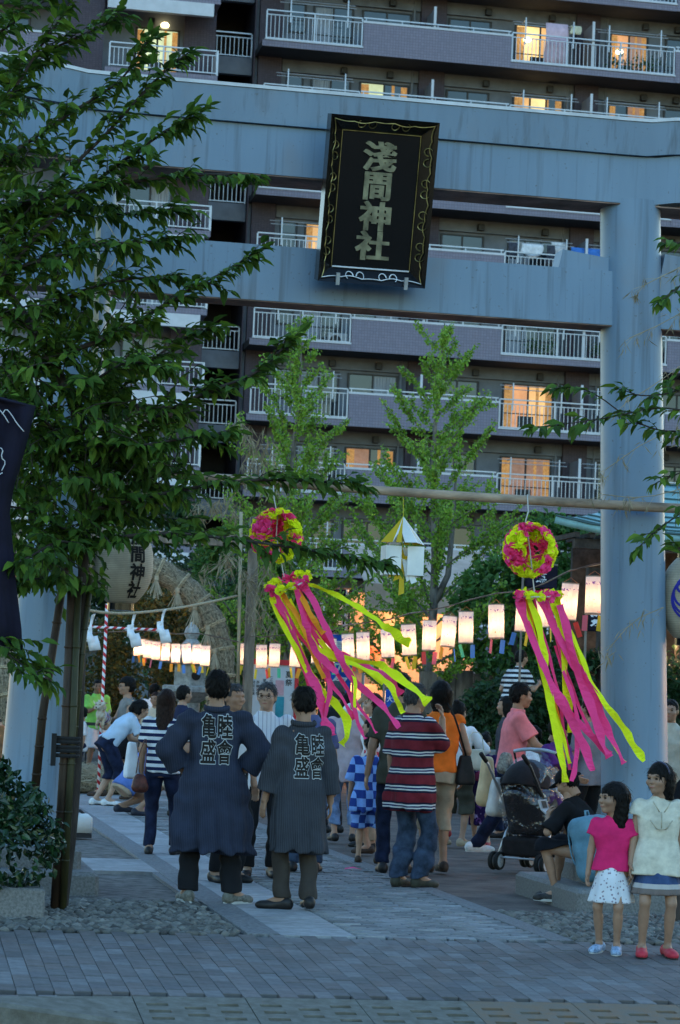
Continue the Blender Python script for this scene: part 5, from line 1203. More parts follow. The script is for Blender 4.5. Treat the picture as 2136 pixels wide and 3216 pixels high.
# ------------------------------------------------------------------ stalls with lights
m_canw=mat('stall_canvas',(.5,.36,.28),.8,.1,3); m_stw=mat('stall_wood',(.30,.14,.06),.8,.25,5); m_bulb2=mat('stall_bulb',(1,.8,.5),.5,emit=(1,.5,.18),estr=4); m_redl=mat('red_lantern_paper',(.7,.08,.04),.8,emit=(1,.16,.05),estr=.35)
def stall(x,Y,w_,label,bulbs=5,zt=2.9,e=28):
    o=empty('festival_stall',(x,Y,0),0,label,'stall')
    b=MB(); b._add([(-w_/2,-1,zt),(w_/2,-1,zt),(w_/2,1,zt+.8),(-w_/2,1,zt+.8),(-w_/2,-1,zt-.5),(w_/2,-1,zt-.5)],[(0,1,2,3),(0,4,5,1)]); c=b.build('canopy',m_canw,o); md=c.modifiers.new('t','SOLIDIFY'); md.thickness=.02
    for sx in (-1,1):
        for sy in (-1,1): b=MB(); b.tube([(sx*(w_/2-.05),sy*.9,0),(sx*(w_/2-.05),sy*.9,zt-.05)],.03,8); b.build('post',m_white,o)
    MB().cbox(-w_/2+.1,w_/2-.1,-.85,-.3,.0,.85,.02).build('counter',m_stw,o); MB().box(-w_/2+.1,w_/2-.1,.8,.85,.1,zt-.1).build('back_panel',m_canw,o)
    for i in range(bulbs):
        xx=-w_/2+.3+(w_-.6)*i/max(1,bulbs-1); b=MB(); b.lathe([(.01,.08),(.045,.03),(.05,-.02),(.03,-.06),(.005,-.07)],10); b.build('bulb',m_bulb2,o,True,(xx,-.5,zt-.35))
    L=bpy.data.lights.new('stall_light','POINT'); L.energy=e; L.color=(1,.5,.2); L.shadow_soft_size=.15; lo=bpy.data.objects.new('stall_light',L); COL.objects.link(lo); lo.parent=o; lo.location=(0,-.4,zt-.5); return o
stall(9.75,43,2.6,'lit festival stall with pale canopy glimpsed behind the ginkgo',6,3.6,38)
stall(8.3,44,1.8,'lit festival stall behind the blue banner',4,2.3,16)
stall(1.9,40,2.0,'lit festival stall glimpsed left of the left pillar',3,4.0,12)
for k,(x,y,Y,s) in enumerate(((1160,1395,43,.2),(848,1395+0,44,.2))): pass
for k,(px,py,Y,lab) in enumerate(((1170,2055,43,'round glowing red lantern above the crowd, the left one of two'),(1190,2062,43.2,'round glowing red lantern above the crowd, the right one of two'))):
    c=aty(px,py,Y); o=empty('red_lantern',c,0,lab,'lantern','round red lanterns'); b=MB(); b.lathe([(.06,-.16),(.13,-.1),(.16,0),(.13,.1),(.06,.16)],18); addobj('paper_body',b.mesh('paper_body',m_redl,True),o); b=MB(); b.lathe([(.065,.155),(.065,.185)],14); addobj('rim',b.mesh('rim',m_lac),o); b=MB(); b.lathe([(.065,-.185),(.065,-.155)],14); addobj('rim',b.mesh('rim',m_lac),o)
stall(9.4,20.2,2.2,'lit festival stall just beyond the right edge of the picture',3,2.4,16)
# ------------------------------------------------------------------ shrine hall at the right
m_cop=mat('green_copper_roof',(.20,.36,.36),.55,.15,4,metal=.0); m_dw=mat('dark_timber',(.045,.035,.03),.8,.3,8,.2,40); m_ow=mat('lit_orange_timber',(.38,.14,.04),.7,.2,6)
sh=empty('shrine_hall',(12.4,34.2,0),0,'shrine hall with green copper roof behind the right pillar','shrine hall')
def roofz(u): return 4.02+.95*u**1.5
N=10; M_=26; v=[];f=[]
for j in range(M_+1):
    x=-3.15+6.3*j/M_
    for i in range(N+1):
        u=i/N; e=abs(x)/3.15; v.append((x*(1-.72*u),-1.7+2.4*u,roofz(u)+.18*e**4*(1-u)))
for j in range(M_):
    for i in range(N): a=j*(N+1)+i; f.append((a,a+N+1,a+N+2,a+1))
b=MB(); b._add(v,f); ro=b.build('roof',m_cop,sh,True); md=ro.modifiers.new('t','SOLIDIFY'); md.thickness=.10; md.offset=-1
for i in range(0,N+1):
    b=MB(); u=i/N; b.tube([(x*(1-.72*u),-1.705+2.4*u,roofz(u)+.18*(abs(x)/3.15)**4*(1-u)+.012) for x in np.linspace(-3.15,3.15,14)],.014,5); b.build('roof_seam',mat('dark_seam',(.06,.11,.11),.7),sh)
b=MB(); b.box(-2.8,2.8,-1.5,-1.36,3.78,3.92); b.build('eave_beam',m_dw,sh); b=MB(); b.box(-2.4,2.4,-.9,-.75,3.3,3.55); b.build('eave_beam',m_dw,sh)
for i in range(26):
    x=-2.8+5.6*i/25; MB().box(x-.035,x+.035,-1.62,-.4,3.93,4.0).build('rafter',m_dw,sh)
for x in (-2.1,-.9,.6,2.1): b=MB(); b.cbox(x-.11,x+.11,-.93,-.71,0,3.3,.015); b.build('post',m_dw,sh)
MB().box(-2.3,2.3,.3,.4,0,3.9).build('back_wall',m_dw,sh); MB().box(-1.95,2.3,-.4,-.35,.6,2.05).build('board_wall',m_ow,sh)
MB().cbox(-2.6,2.6,-1.2,.3,0,.55,.02).build('stone_plinth',m_gran,sh)
b=MB(); b.tube([(-1.9,-1.05,2.98),(-1.2,-1.05,3.0),(0,-1.05,2.9),(1.5,-1.05,3.0)],[.05,.09,.12,.06],10); b.build('sacred_rope',m_rope,sh,True)
for k in range(7): MB().box(-1.85+.14*k,-1.76+.14*k,-.42,-.405,.9+.06*(k%2),2.0).build('paper_notice',m_sheet,sh)
L=bpy.data.lights.new('hall_light','POINT'); L.energy=8; L.color=(1,.62,.3); L.shadow_soft_size=.2; lo=bpy.data.objects.new('hall_light',L); COL.objects.link(lo); lo.parent=sh; lo.location=(-1.2,-.8,2.6)
# plank wall and stone rail in the middle distance
pw=empty('plank_fence',(10.9,37.5,0),0,'brown plank wall behind the man in the pink shirt','fence')
for i in range(16): MB().box(-2.4+.3*i,-2.4+.3*i+.285,-.02*(i%2),.05,.0,2.0+.02*(i%3)).build('plank',m_wood,pw)
sr=empty('stone_rail',(9.3,31.5,0),0,'pale stone rail behind the women with bags','rail'); MB().cbox(-1.2,1.2,-.1,.1,.72,.9,.02).build('rail',m_gran,sr)
for i in range(5): MB().cbox(-1.1+.55*i-.08,-1.1+.55*i+.08,-.09,.09,0,.72,.01).build('post',m_gran,sr)
fe=empty('iron_fence',(2.9,36.3,0),0,'low dark iron fence behind the man in the green shirt','fence')
for i in range(15): MB().box(-1.6+.2*i-.012,-1.6+.2*i+.012,-.012,.012,0,.95).build('bar',m_frame,fe)
MB().box(-1.65,1.3,-.02,.02,.952,1.0).build('rail',m_frame,fe); MB().box(-1.65,1.3,-.03,-.013,.12,.16).build('rail',m_frame,fe)
# white water tank on the ground
wt=empty('water_tank',(2.0,24.4,0),R(15),'white plastic water tank with dark base on the gravel','tank'); m_plas=mat('white_plastic',(.62,.64,.60),.4,.05)
b=MB(); b.cbox(-.2,.17,-.12,.12,.05,.24,.04); b.build('body',m_plas,wt,True); MB().cbox(-.19,.16,-.11,.11,0,.049,.01).build('base',m_frame,wt)
b=MB(); b.tube([(-.14,0,.235),(-.12,0,.27),(.06,0,.27),(.1,0,.235)],.016,8); b.build('handle',m_frame,wt,True); b=MB(); b.lathe([(.04,0),(.04,.035),(.03,.04)],12); b.build('cap',m_frame,wt,True,(-.02,-.06,.24))
# scrap of pink crepe on the paving
c=az(812,2003,.006); b=MB(); b._add([(-.07,-.02,0),(.0,-.03,.012),(.08,-.02,.002),(.075,.03,.0),(.01,.02,.016),(-.06,.025,.003)],[(0,1,4,5),(1,2,3,4)]); o=b.build('crepe_scrap',m_pink,None,False,c); md=o.modifiers.new('t','SOLIDIFY'); md.thickness=.002; tag(o,'scrap of pink crepe paper lying on the granite path','paper scrap')
# ================================================================== PEOPLE: distance fields meshed with surface nets
def nets(fn,lo,hi,h):
    lo=np.array(lo,np.float32); hi=np.array(hi,np.float32); n=np.maximum(4,np.ceil((hi-lo)/h).astype(int)+1)
    ax=[lo[i]+h*np.arange(n[i],dtype=np.float32) for i in range(3)]
    G=np.stack(np.meshgrid(*ax,indexing='ij'),-1).reshape(-1,3)
    if n.prod()>20000:   # evaluate finely only near the surface
        nc=(n+1)//2+1; axc=[lo[i]+2*h*np.arange(nc[i],dtype=np.float32) for i in range(3)]
        Vc=fn(np.stack(np.meshgrid(*axc,indexing='ij'),-1).reshape(-1,3)).reshape(nc)
        ii=[np.minimum((np.arange(n[i])+1)//2,nc[i]-1) for i in range(3)]; V=Vc[np.ix_(*ii)].astype(np.float32).reshape(-1); mk=np.abs(V)<2.4*h+.016; V[mk]=fn(G[mk]); V=V.reshape(n)
    else: V=fn(G).reshape(n).astype(np.float32)
    S=V<0
    c=sum(S[a:n[0]-1+a,b:n[1]-1+b,d:n[2]-1+d].astype(np.int8) for a in (0,1) for b in (0,1) for d in (0,1))
    act=(c>0)&(c<8); idx=np.argwhere(act); 
    if len(idx)==0: return np.zeros((0,3)),np.zeros((0,4),int)
    I=-np.ones(act.shape,int); I[act]=np.arange(len(idx)); pos=np.zeros((len(idx),3),np.float32); cnt=np.zeros(len(idx),np.float32)
    for a in range(3):
        o=[k for k in range(3) if k!=a]
        for u in (0,1):
            for w_ in (0,1):
                o0=np.zeros(3,int); o0[o[0]]=u; o0[o[1]]=w_; o1=o0.copy(); o1[a]=1
                i0=idx+o0; i1=idx+o1; v0=V[i0[:,0],i0[:,1],i0[:,2]]; v1=V[i1[:,0],i1[:,1],i1[:,2]]; m=(v0<0)!=(v1<0)
                t=np.where(m,v0/np.where(m,v0-v1,1),0); p=np.tile(o0.astype(np.float32),(len(idx),1)); p[:,a]+=t
                pos[m]+=p[m]; cnt[m]+=1
    pos=lo+h*(idx+pos/cnt[:,None]); F=[]
    for a in range(3):
        b,d=(a+1)%3,(a+2)%3; s0=[slice(None)]*3; s1=[slice(None)]*3; s0[a]=slice(0,n[a]-1); s1[a]=slice(1,n[a])
        ch=S[tuple(s0)]!=S[tuple(s1)]; e=np.argwhere(ch); e=e[(e[:,b]>0)&(e[:,d]>0)&(e[:,b]<n[b]-1)&(e[:,d]<n[d]-1)]
        if len(e)==0: continue
        def cell(db,dd): q=e.copy(); q[:,b]-=db; q[:,d]-=dd; return I[q[:,0],q[:,1],q[:,2]]
        q=np.stack([cell(1,1),cell(0,1),cell(0,0),cell(1,0)],1); ins=S[e[:,0],e[:,1],e[:,2]]
        q[~ins]=q[~ins][:,::-1]; F.append(q)
    F=np.concatenate(F); F=F[(F>=0).all(1)]; return pos,F
def npmesh(name,v,f,m,smooth=True):
    me=bpy.data.meshes.new(name); me.from_pydata(np.asarray(v,float).tolist(),[],np.asarray(f).tolist()); me.update()
    if m is not None: me.materials.append(m)
    if smooth: me.polygons.foreach_set('use_smooth',np.ones(len(me.polygons),bool))
    return me
A_=lambda p: np.array(p,np.float32)
def sd_cone(P,a,b,ra,rb):
    a,b=A_(a),A_(b); d=b-a; L2=max(1e-8,float(d@d)); t=np.clip(((P-a)@d)/L2,0,1); return np.linalg.norm(P-a-t[:,None]*d,axis=1)-(ra+(rb-ra)*t)
def sd_ell(P,c,r,M=None):
    q=P-A_(c)
    if M is not None: q=q@M
    r=A_(r); k=np.linalg.norm(q/r,axis=1); return (k-1)*float(r.min())*.9
def smin(a,b,k):
    h=np.clip(.5+.5*(b-a)/k,0,1); return b*(1-h)+a*h-k*h*(1-h)
def sd_loft(P,O,M,st,ox=0,sup=2.3,fold=None):
    "stacked ellipses along the local z axis; st rows: z, half width, half depth, y offset"
    q=(P-A_(O))@M; st=np.array(st,np.float32); z=q[:,2]; w_=np.interp(z,st[:,0],st[:,1]); d=np.interp(z,st[:,0],st[:,2]); oy=np.interp(z,st[:,0],st[:,3]) if st.shape[1]>3 else 0
    x=np.abs(q[:,0]-ox); y=np.abs(q[:,1]-oy); g=((x/w_)**sup+(y/d)**sup)**(1/sup); r=(g-1)*np.minimum(w_,d)*.9
    if fold is not None: r=r+fold(q)
    return np.maximum(r,np.maximum(st[0,0]-z,z-st[-1,0]))
def folds(seed,amp=.006,f=(38,30,7),warp=.6):
    r_=np.random.default_rng(seed); ph=r_.uniform(0,6,6)
    def fn(q):
        w_=warp*np.sin(q[:,2]*9+ph[3])+.4*np.sin(q[:,0]*11+q[:,2]*5+ph[4])
        return amp*(np.sin(q[:,0]*f[0]+q[:,1]*f[1]*.6+q[:,2]*f[2]+w_+ph[0])*.6+np.sin(q[:,1]*f[1]-q[:,0]*f[0]*.45-q[:,2]*f[2]*1.7+w_*1.3+ph[1])*.4)
    return fn
def wrinkle(seed,amp=.005,f=42):
    r_=np.random.default_rng(seed+99); ph=r_.uniform(0,6,4)
    def fn(q): return amp*np.sin(f*(q[:,2]+.35*q[:,0]+.25*q[:,1])+1.6*np.sin(q[:,0]*17+ph[0])+1.2*np.sin(q[:,2]*13+ph[1])+ph[2])*(.5+.5*np.sin(q[:,2]*8+ph[3]))
    return fn
def rotm(ax,a):
    c,s=math.cos(a),math.sin(a)
    return np.array({'x':[[1,0,0],[0,c,-s],[0,s,c]],'y':[[c,0,s],[0,1,0],[-s,0,c]],'z':[[c,-s,0],[s,c,0],[0,0,1]]}[ax],np.float32)
def ik(a,b,l1,l2,hint):
    a,b,hint=A_(a),A_(b),A_(hint); d=b-a; L=float(np.linalg.norm(d)); 
    if L>(l1+l2)*.995: b=a+d/L*(l1+l2)*.995; d=b-a; L=float(np.linalg.norm(d))
    x=(l1*l1-l2*l2+L*L)/(2*L); h=math.sqrt(max(0,l1*l1-x*x)); u=d/L; hp=hint-u*float(hint@u); hp/=max(1e-6,np.linalg.norm(hp)); return a+u*x+hp*h,b
SK={}
def skin(t='a'):
    c={'a':(.35,.20,.13),'b':(.29,.16,.10),'c':(.41,.25,.17),'d':(.30,.175,.115)}[t]
    return mat('skin_'+t,c,.55,.08,9,sub=.0,spec=.35)
m_hair=mat('black_hair',(.007,.006,.0055),.6,.4,50,.4,90,.12,stretch=(3,3,.5)); m_hairb=mat('dark_brown_hair',(.022,.011,.008),.6,.4,50,.4,90,.12,stretch=(3,3,.5)); m_hairg=mat('grey_hair',(.07,.07,.075),.6,.5,60,.4,90,.15,col2=(.018,.018,.02),stretch=(3,3,.5))
m_eyew=mat('eye_white',(.6,.58,.55),.4); m_eyed=mat('eye_dark',(.012,.008,.006),.2); m_lip=mat('lips',(.36,.13,.11),.5)
def capsule_hand(P0,dirv,palm,size,curl,side):
    "field of a hand: palm plus five fingers, in person coordinates"
    d=A_(dirv); d/=np.linalg.norm(d); n=A_(palm); n=n-d*float(n@d); n/=max(1e-6,np.linalg.norm(n)); s=np.cross(d,n)*side; k=size/.19; P0=A_(P0); pr=[]
    for i,(off,ln) in enumerate(((.030,.072),(.010,.080),(-.010,.075),(-.029,.060))):
        kn=P0+d*.088*k+s*off*k; pr.append((P0+d*.02*k+s*off*.6*k,kn,.013*k,.0115*k)); c=curl*(1+.12*i); p=kn; dd=d
        for seg,f_ in ((.45,.35),(.32,.8),(.25,1.15)):
            a=c*f_; dd=d*math.cos(a)+n*math.sin(a); q=p+dd*ln*seg*k; pr.append((p,q,.0098*k,.0085*k)); p=q
    t0=P0+d*.03*k+s*.028*k; t1=t0+(d*.65+s*.6+n*.35)*.04*k; t2=t1+(d*.85+s*.1+n*.5)*.033*k; pr+= [(P0+d*.015*k,t0,.014*k,.014*k),(t0,t1,.0135*k,.011*k),(t1,t2,.011*k,.0095*k)]
    return pr
def person(label,loc,face,H=1.68,w=1.0,lean=0,side=0,pz=None,feet=None,kneehint=None,hands=None,elbow=None,curl=(.5,.5),palm=None,head=(0,0),headH=None,top=None,bot=None,shoes=None,hair=None,glasses=False,tone='a',cell=.013,group='people at the festival',extra=None,footyaw=(-9,9),showface=True,twist=0,rd=1.0):
    root=empty('person',loc,R(face),label,'person',group); hH=headH or .135*H; s=H
    pzv=pz if pz is not None else .525*s; O=A_((0,0,pzv)); M=rotm('z',R(twist))@rotm('x',-R(lean))@rotm('y',R(side)); Mi=M
    T=lambda p: O+Mi@A_(p)      # torso coordinates (metres from the pelvis) to person coordinates
    tl=.30*s*(1-.12*(hH/(.135*s)-1)); sw=.100*s*w; neck=T((0,-.005*s,tl+.012*s))
    sh={1:T((sw,0,tl-.034*s)),-1:T((-sw,0,tl-.034*s))}; hp={1:T((.052*s*w,0,-.005*s)),-1:T((-.052*s*w,0,-.005*s))}
    lt,ls_=.248*s,.246*s; ua,fa=.165*s,.145*s; ft=feet or {}; hd=hands or {}; el=elbow or {}
    an={};kn={};eb={};wr={}
    for k in (1,-1):
        f_=ft.get(k,(k*.06*s*w,0,0)); a=A_((f_[0],f_[1],f_[2]+.045*s)); kn[k],an[k]=ik(hp[k],a,lt,ls_,(kneehint or {}).get(k,(k*.15,1,0)))
        h_=hd.get(k,(k*(sw+.05*s),.02*s,pzv-.05*s)); eb[k],wr[k]=ik(sh[k],h_,ua,fa,el.get(k,(k*.35,-1,-.2)))
    hc=neck+A_((0,.02*s,0))+ (Mi@A_((0,.0,1)))*(.018*s)+A_((0,0,hH*.5)) ; 
    if lean>30: hc=neck+ (Mi@A_((0,.25,1)))*(hH*.62)
    HM=rotm('z',R(head[0]))@rotm('x',-R(head[1]+lean*.35)); hs=hH/.225; hsv=A_((hs*rd,hs*rd,hs))
    # ---- body
    st=[(-.06*s,.070*s*w,.050*s,0),(.0,.088*s*w,.060*s,0),(.09*s,.070*s*w,.050*s,0),(.2*s,.086*s*w,.058*s,0),(.255*s,.086*s*w,.046*s,0),(tl,.05*s,.036*s,0),(tl+.02*s,.036*s,.034*s,0)]
    lg=.8 if (bot and bot.get('t','trousers')=='trousers' and bot.get('hem',.05)<.15 and pz is None) else 1.0
    def fbody(P):
        d=sd_loft(P,O,Mi,st); d=smin(d,sd_cone(P,neck-A_((0,0,.02*s)),hc-A_((0,0,.02)),.034*s*(1 if H>1.4 else .9),.030*s),.02)
        for k in (1,-1):
            d=smin(d,smin(sd_cone(P,hp[k],kn[k],.045*s*w*lg,.029*s*w*lg),sd_cone(P,kn[k],an[k],.029*s*w*lg,.019*s*w),.012),.02)
            cp=kn[k]*.72+an[k]*.28-A_((0,.009*s,0)); d=smin(d,sd_cone(P,cp,kn[k]*.5+an[k]*.5-A_((0,.008*s,0)),.027*s*w*lg,.022*s*w*lg),.02)
            d=smin(d,smin(sd_cone(P,sh[k],eb[k],.029*s*w,.0235*s*w),sd_cone(P,eb[k],wr[k],.0235*s*w,.016*s*w),.01),.02)
            d=smin(d,sd_cone(P,an[k],an[k]+rotm('z',R(footyaw[0 if k>0 else 1]))@A_((0,.085*s,-.028*s)),.024*s,.016*s),.012)
        return d
    pts=np.array([O,neck,*kn.values(),*an.values(),*eb.values(),*wr.values(),*sh.values()]); lo=pts.min(0)-.13*s; hi=pts.max(0)+.11*s; lo[2]=max(lo[2],-.02); hi[2]=max(hi[2],hc[2])
    v,f=nets(fbody,lo,hi,cell*1.15); VV=[v];FF=[f];n0=len(v)
    for k in (1,-1):
        dv=wr[k]-eb[k]; pl=(palm or {}).get(k,(-k,.3,0)); pr=capsule_hand(wr[k]-dv/np.linalg.norm(dv)*.01,dv,pl,.105*s,curl[0 if k>0 else 1],k)
        def fh(P,pr=pr):
            d=np.full(len(P),9,np.float32)
            for a,b,ra,rb in pr: d=smin(d,sd_cone(P,a,b,ra,rb),.005)
            return smin(d,sd_cone(P,eb[k]*.25+wr[k]*.75,wr[k],.0175*s*w,.0165*s*w),.01)
        pp=np.array([q for a,b,_,_ in pr for q in (a,b)]+[wr[k]]); v,f=nets(fh,pp.min(0)-.03,pp.max(0)+.03,max(.0062,cell*.5)); VV.append(v);FF.append(f+n0);n0+=len(v)
    # ---- head
    def fhead(P):
        d=sd_ell(P,(0,-.008,.022),(.076,.096,.094)); d=smin(d,sd_ell(P,(0,.022,-.045),(.056,.066,.066)),.03); d=smin(d,sd_cone(P,(0,.074,-.083),(0,.070,-.088),.017,.017),.02)
        d=smin(d,sd_cone(P,(0,.090,.012),(0,.103,-.022),.007,.0125),.012); d=smin(d,sd_cone(P,(-.035,.083,.024),(.035,.083,.024),.012,.012),.014)
        for x in (-1,1):
            d=-smin(-d,sd_ell(P,(x*.032,.098,.006),(.018,.014,.010)),.010); d=smin(d,sd_ell(P,(x*.040,.066,-.022),(.026,.026,.024)),.02); d=smin(d,sd_ell(P,(x*.077,-.006,-.006),(.010,.019,.032)),.007)
        d=smin(d,sd_ell(P,(0,.088,-.052),(.022,.012,.010)),.01); return smin(d,sd_cone(P,(0,-.02,-.13),(0,-.015,-.06),.05,.05),.02)
    v,f=nets(fhead,(-.1,-.12,-.14),(.1,.13,.13),max(.0065,cell*.5)); v=(v*hsv)@HM.T+hc; VV.append(v);FF.append(f+n0)
    body=addobj('body',npmesh('body',np.concatenate(VV),np.concatenate(FF),skin(tone)),root)
    def hp3(p): return tuple((A_(p)*hsv)@HM.T+hc)
    HMx=Matrix([[*HM[0],0],[*HM[1],0],[*HM[2],0],[0,0,0,1]])
    if showface:
        for x in (-1,1):
            b=MB(); v=[];f=[];n=10
            b.lathe([(.0,-1),(.7,-.7),(1,0),(.7,.7),(.0,1)],10); e=addobj('eye',b.mesh('eye',m_eyed,True),body); e.matrix_local=Matrix.Translation(hp3((x*.032,.0865,.006)))@HMx@Matrix.Diagonal((.0135*hs,.008*hs,.0075*hs,1))
            b=MB(); b.tube([(-.016,0,-.002),(0,.003,.003),(.016,0,-.001)],[.0025,.0038,.002],6); e=addobj('eyebrow',b.mesh('eyebrow',m_hair,True),body); e.matrix_local=Matrix.Translation(hp3((x*.034,.0905,.026)))@HMx@Matrix.Scale(hs,4)
        b=MB(); b.lathe([(.0,-1),(.7,-.7),(1,0),(.7,.7),(.0,1)],12); e=addobj('mouth',b.mesh('mouth',m_lip,True),body); e.matrix_local=Matrix.Translation(hp3((0,.094,-.054)))@HMx@Matrix.Diagonal((.021*hs,.007*hs,.0065*hs,1))
        if glasses:
            b=MB()
            for x in (-1,1): b.tube([(x*.034+.022*math.cos(t),.108,.004+.016*math.sin(t)) for t in np.linspace(0,6.283,15)],.0018,5,False); b.tube([(x*.056,.106,.008),(x*.08,.02,.006)],.0018,5)
            b.tube([(-.012,.109,.008),(.012,.109,.008)],.0018,5); e=addobj('glasses',b.mesh('glasses',m_frame),root); e.matrix_local=Matrix.Translation(tuple(hc))@HMx@Matrix.Scale(hs,4)
    # ---- hair
    ha=hair or {}; ht=ha.get('t','short'); fr=ha.get('fringe',.055); hm=ha.get('m',m_hair); vol=ha.get('vol',1.0)
    def strand(P): return .0028*np.sin(P[:,0]*230+5*np.sin(P[:,2]*40+P[:,1]*25)+P[:,1]*90)+.0035*np.sin(P[:,1]*95+P[:,0]*75+3*np.sin(P[:,2]*35))+.0025*np.sin(P[:,2]*120+4*np.sin(P[:,0]*50))
    def fhair(P):
        d=sd_ell(P,(0,-.014,.030),(.084*vol,.100*vol,.098*vol))
        if ht in ('bob','long','tail'): 
            zl=-.15 if ht=='bob' else (-.30 if ht=='long' else -.07)
            d=smin(d,sd_loft(P,(0,-.03,0),np.eye(3,dtype=np.float32),[(zl,.070*vol if ht!='long' else .08,.045,-.02),(-.06,.092*vol,.072,0),(.04,.086*vol,.08,.0)],sup=2.2),.03)
        else: d=smin(d,sd_ell(P,(0,-.045,-.020),(.064,.050,.055)),.03)
        cutf=np.maximum(-(P[:,1]-.030-.25*np.abs(P[:,0])*(-1 if ht in('bob','long') else .2)),(P[:,2]-fr-.25*np.abs(P[:,0])))
        d=np.maximum(d,-np.maximum(-(P[:,1]-.045),P[:,2]-fr))
        if ht not in ('bob','long'):
            d=np.maximum(d,-np.maximum(np.maximum(-(P[:,1]+.022),P[:,2]-.012),-(np.abs(P[:,0])-.052))); d=np.maximum(d,-.072-P[:,2] if ht!='tail' else -.1-P[:,2])
        else: d=np.maximum(d,-np.maximum(np.maximum(-(P[:,1]-.02),P[:,2]-fr),-(.075-np.abs(P[:,0]))))
        if ht=='bald': d=np.maximum(d,-sd_ell(P,(0,-.03,.15),(.055,.062,.05)))
        if ht=='tail':
            d=smin(d,sd_cone(P,(0,-.115,.06),(0,-.14,-.02),.028,.03),.02); d=smin(d,sd_cone(P,(0,-.14,-.02),(0,-.12,-.12),.03,.012),.02)
        if ht=='bun': d=smin(d,sd_ell(P,(0,-.075,.10),(.04,.04,.035)),.015)
        return d+strand(P)*(.35 if ht in('long','bob','tail','bun') else .75)
    v,f=nets(fhair,(-.13,-.19,-.33 if ht in('long',) else -.17),(.13,.12,.15),max(.0075,cell*.55))
    if len(v) and ht!='none':
        ho=addobj('hair',npmesh('hair',(v*hsv)@HM.T+hc,f,hm),root)
        if cell<.02:   # loose strands that break the outline
            hv=(v*hsv)@HM.T+hc; r_=np.random.default_rng(len(v)); c0=hc+HM@A_((0,-.014*hs,.03*hs)); ids=r_.integers(0,len(hv),420); sv=[];sf=[]
            for ii in ids:
                p=hv[ii]; n_=p-c0; n_/=np.linalg.norm(n_); g=A_((0,0,-1))+A_((0,-.35,0)) if ht not in('long','bob') else A_((0,0,-1)); t=g-n_*float(g@n_); t=t/max(.05,np.linalg.norm(t))+r_.normal(0,.28,3); t/=np.linalg.norm(t); L=(.028 if ht not in('long','bob','tail') else .05)*r_.uniform(.6,1.3); sd=np.cross(t,n_)*.0028; q=p+n_*.001; e=q+t*L+n_*.006*r_.uniform(-.3,1.2); b0=len(sv); sv+=[q-sd,q+sd,q+t*L*.55+sd*.8+n_*.004,q+t*L*.55-sd*.8+n_*.004,e]; sf+=[(b0,b0+1,b0+2,b0+3),(b0+3,b0+2,b0+4)]
            so=addobj('hair_strand',mesh('hair_strand',sv,sf,hm),ho); tag(so,kind='stuff')
    # ---- clothing
    info=dict(root=root,O=O,M=Mi,T=T,sh=sh,eb=eb,wr=wr,hp=hp,kn=kn,an=an,neck=neck,hc=hc,HM=HM,hs=hs,s=s,tl=tl,pz=pzv,hp3=hp3,sw=sw)
    seed=abs(hash(label))%1000 if False else sum(map(ord,label))%997
    if bot:
        bt=bot.get('t','trousers'); ez=bot.get('ease',.012); hz=bot.get('hem',.05)*s; wd=bot.get('wd',1.0); fo=folds(seed,bot.get('amp',.007),(30,26,10)); wk=wrinkle(seed,bot.get('amp',.007)*.9,38)
        top_z=.115*s if bt!='skirt' else .05*s
        stp=[(-.06*s,.080*s*w+ez,.058*s+ez,0),(.0,.091*s*w+ez,.064*s+ez,0),(top_z,.075*s*w+ez,.054*s+ez*.6,0)]
        if bt=='skirt':
            hw=bot.get('hw',.15)*s; L=pzv-hz
            def fb(P):
                q=P-O; z=q[:,2]; t=np.clip(-z/L,0,1); ang=np.arctan2(q[:,1],q[:,0]); rip=1+bot.get('rip',.06)*t*np.sin(ang*bot.get('np',9)+np.sin(z*10)); w_=(.080*s*w+ez*.4+(hw-.080*s*w)*t)*rip; dd=(.068*s+ez*.4+(hw*.92-.068*s)*t**.6)*rip
                g=np.sqrt((q[:,0]/w_)**2+(q[:,1]/dd)**2); d=(g-1)*np.minimum(w_,dd)*.9+fo(q)*.5; return np.maximum(d,np.maximum(hz-P[:,2],z-top_z))
            lo=O-A_((hw*1.2+.05,hw*1.2+.05,0)); lo[2]=hz-.03; hi=O+A_((hw*1.2+.05,hw*1.2+.05,top_z+.03))
        else:
            def fb(P):
                d=sd_loft(P,O,Mi,stp)
                for k in (1,-1):
                    e1=an[k]; fl=bot.get('flare',1.0)
                    a=sd_cone(P,hp[k],kn[k],.048*s*w+ez,(.033*s*w+ez)*wd); c=sd_cone(P,kn[k],e1-(A_((0,0,.03*s)) if hz<.1*s else 0),(.033*s*w+ez)*wd,(.027*s*w+ez)*wd*fl); leg=smin(a,c,.02)
                    if pz is None or bot.get('flat'): leg=np.maximum(leg,hz-P[:,2])
                    else:
                        fcut=bot.get('cut',.5); ax=e1-kn[k]; axn=ax/np.linalg.norm(ax)
                        if fcut<0: ax=kn[k]-hp[k]; axn=ax/np.linalg.norm(ax); leg=np.maximum(a,(P-(hp[k]+ax*(-fcut)))@axn)
                        else: leg=np.maximum(leg,(P-(kn[k]+ax*fcut))@axn)
                    d=smin(d,leg,.02)
                return d+fo(P)+wk(P)
            q=np.array([*hp.values(),*kn.values(),*an.values(),O]); lo=q.min(0)-.12*s; hi=q.max(0)+.14*s; lo[2]=max(lo[2],-.01)
        v,f=nets(fb,lo,hi,cell); 
        if len(v): addobj(bot.get('n','trousers'),npmesh('bottom',v,f,bot['m']),root)
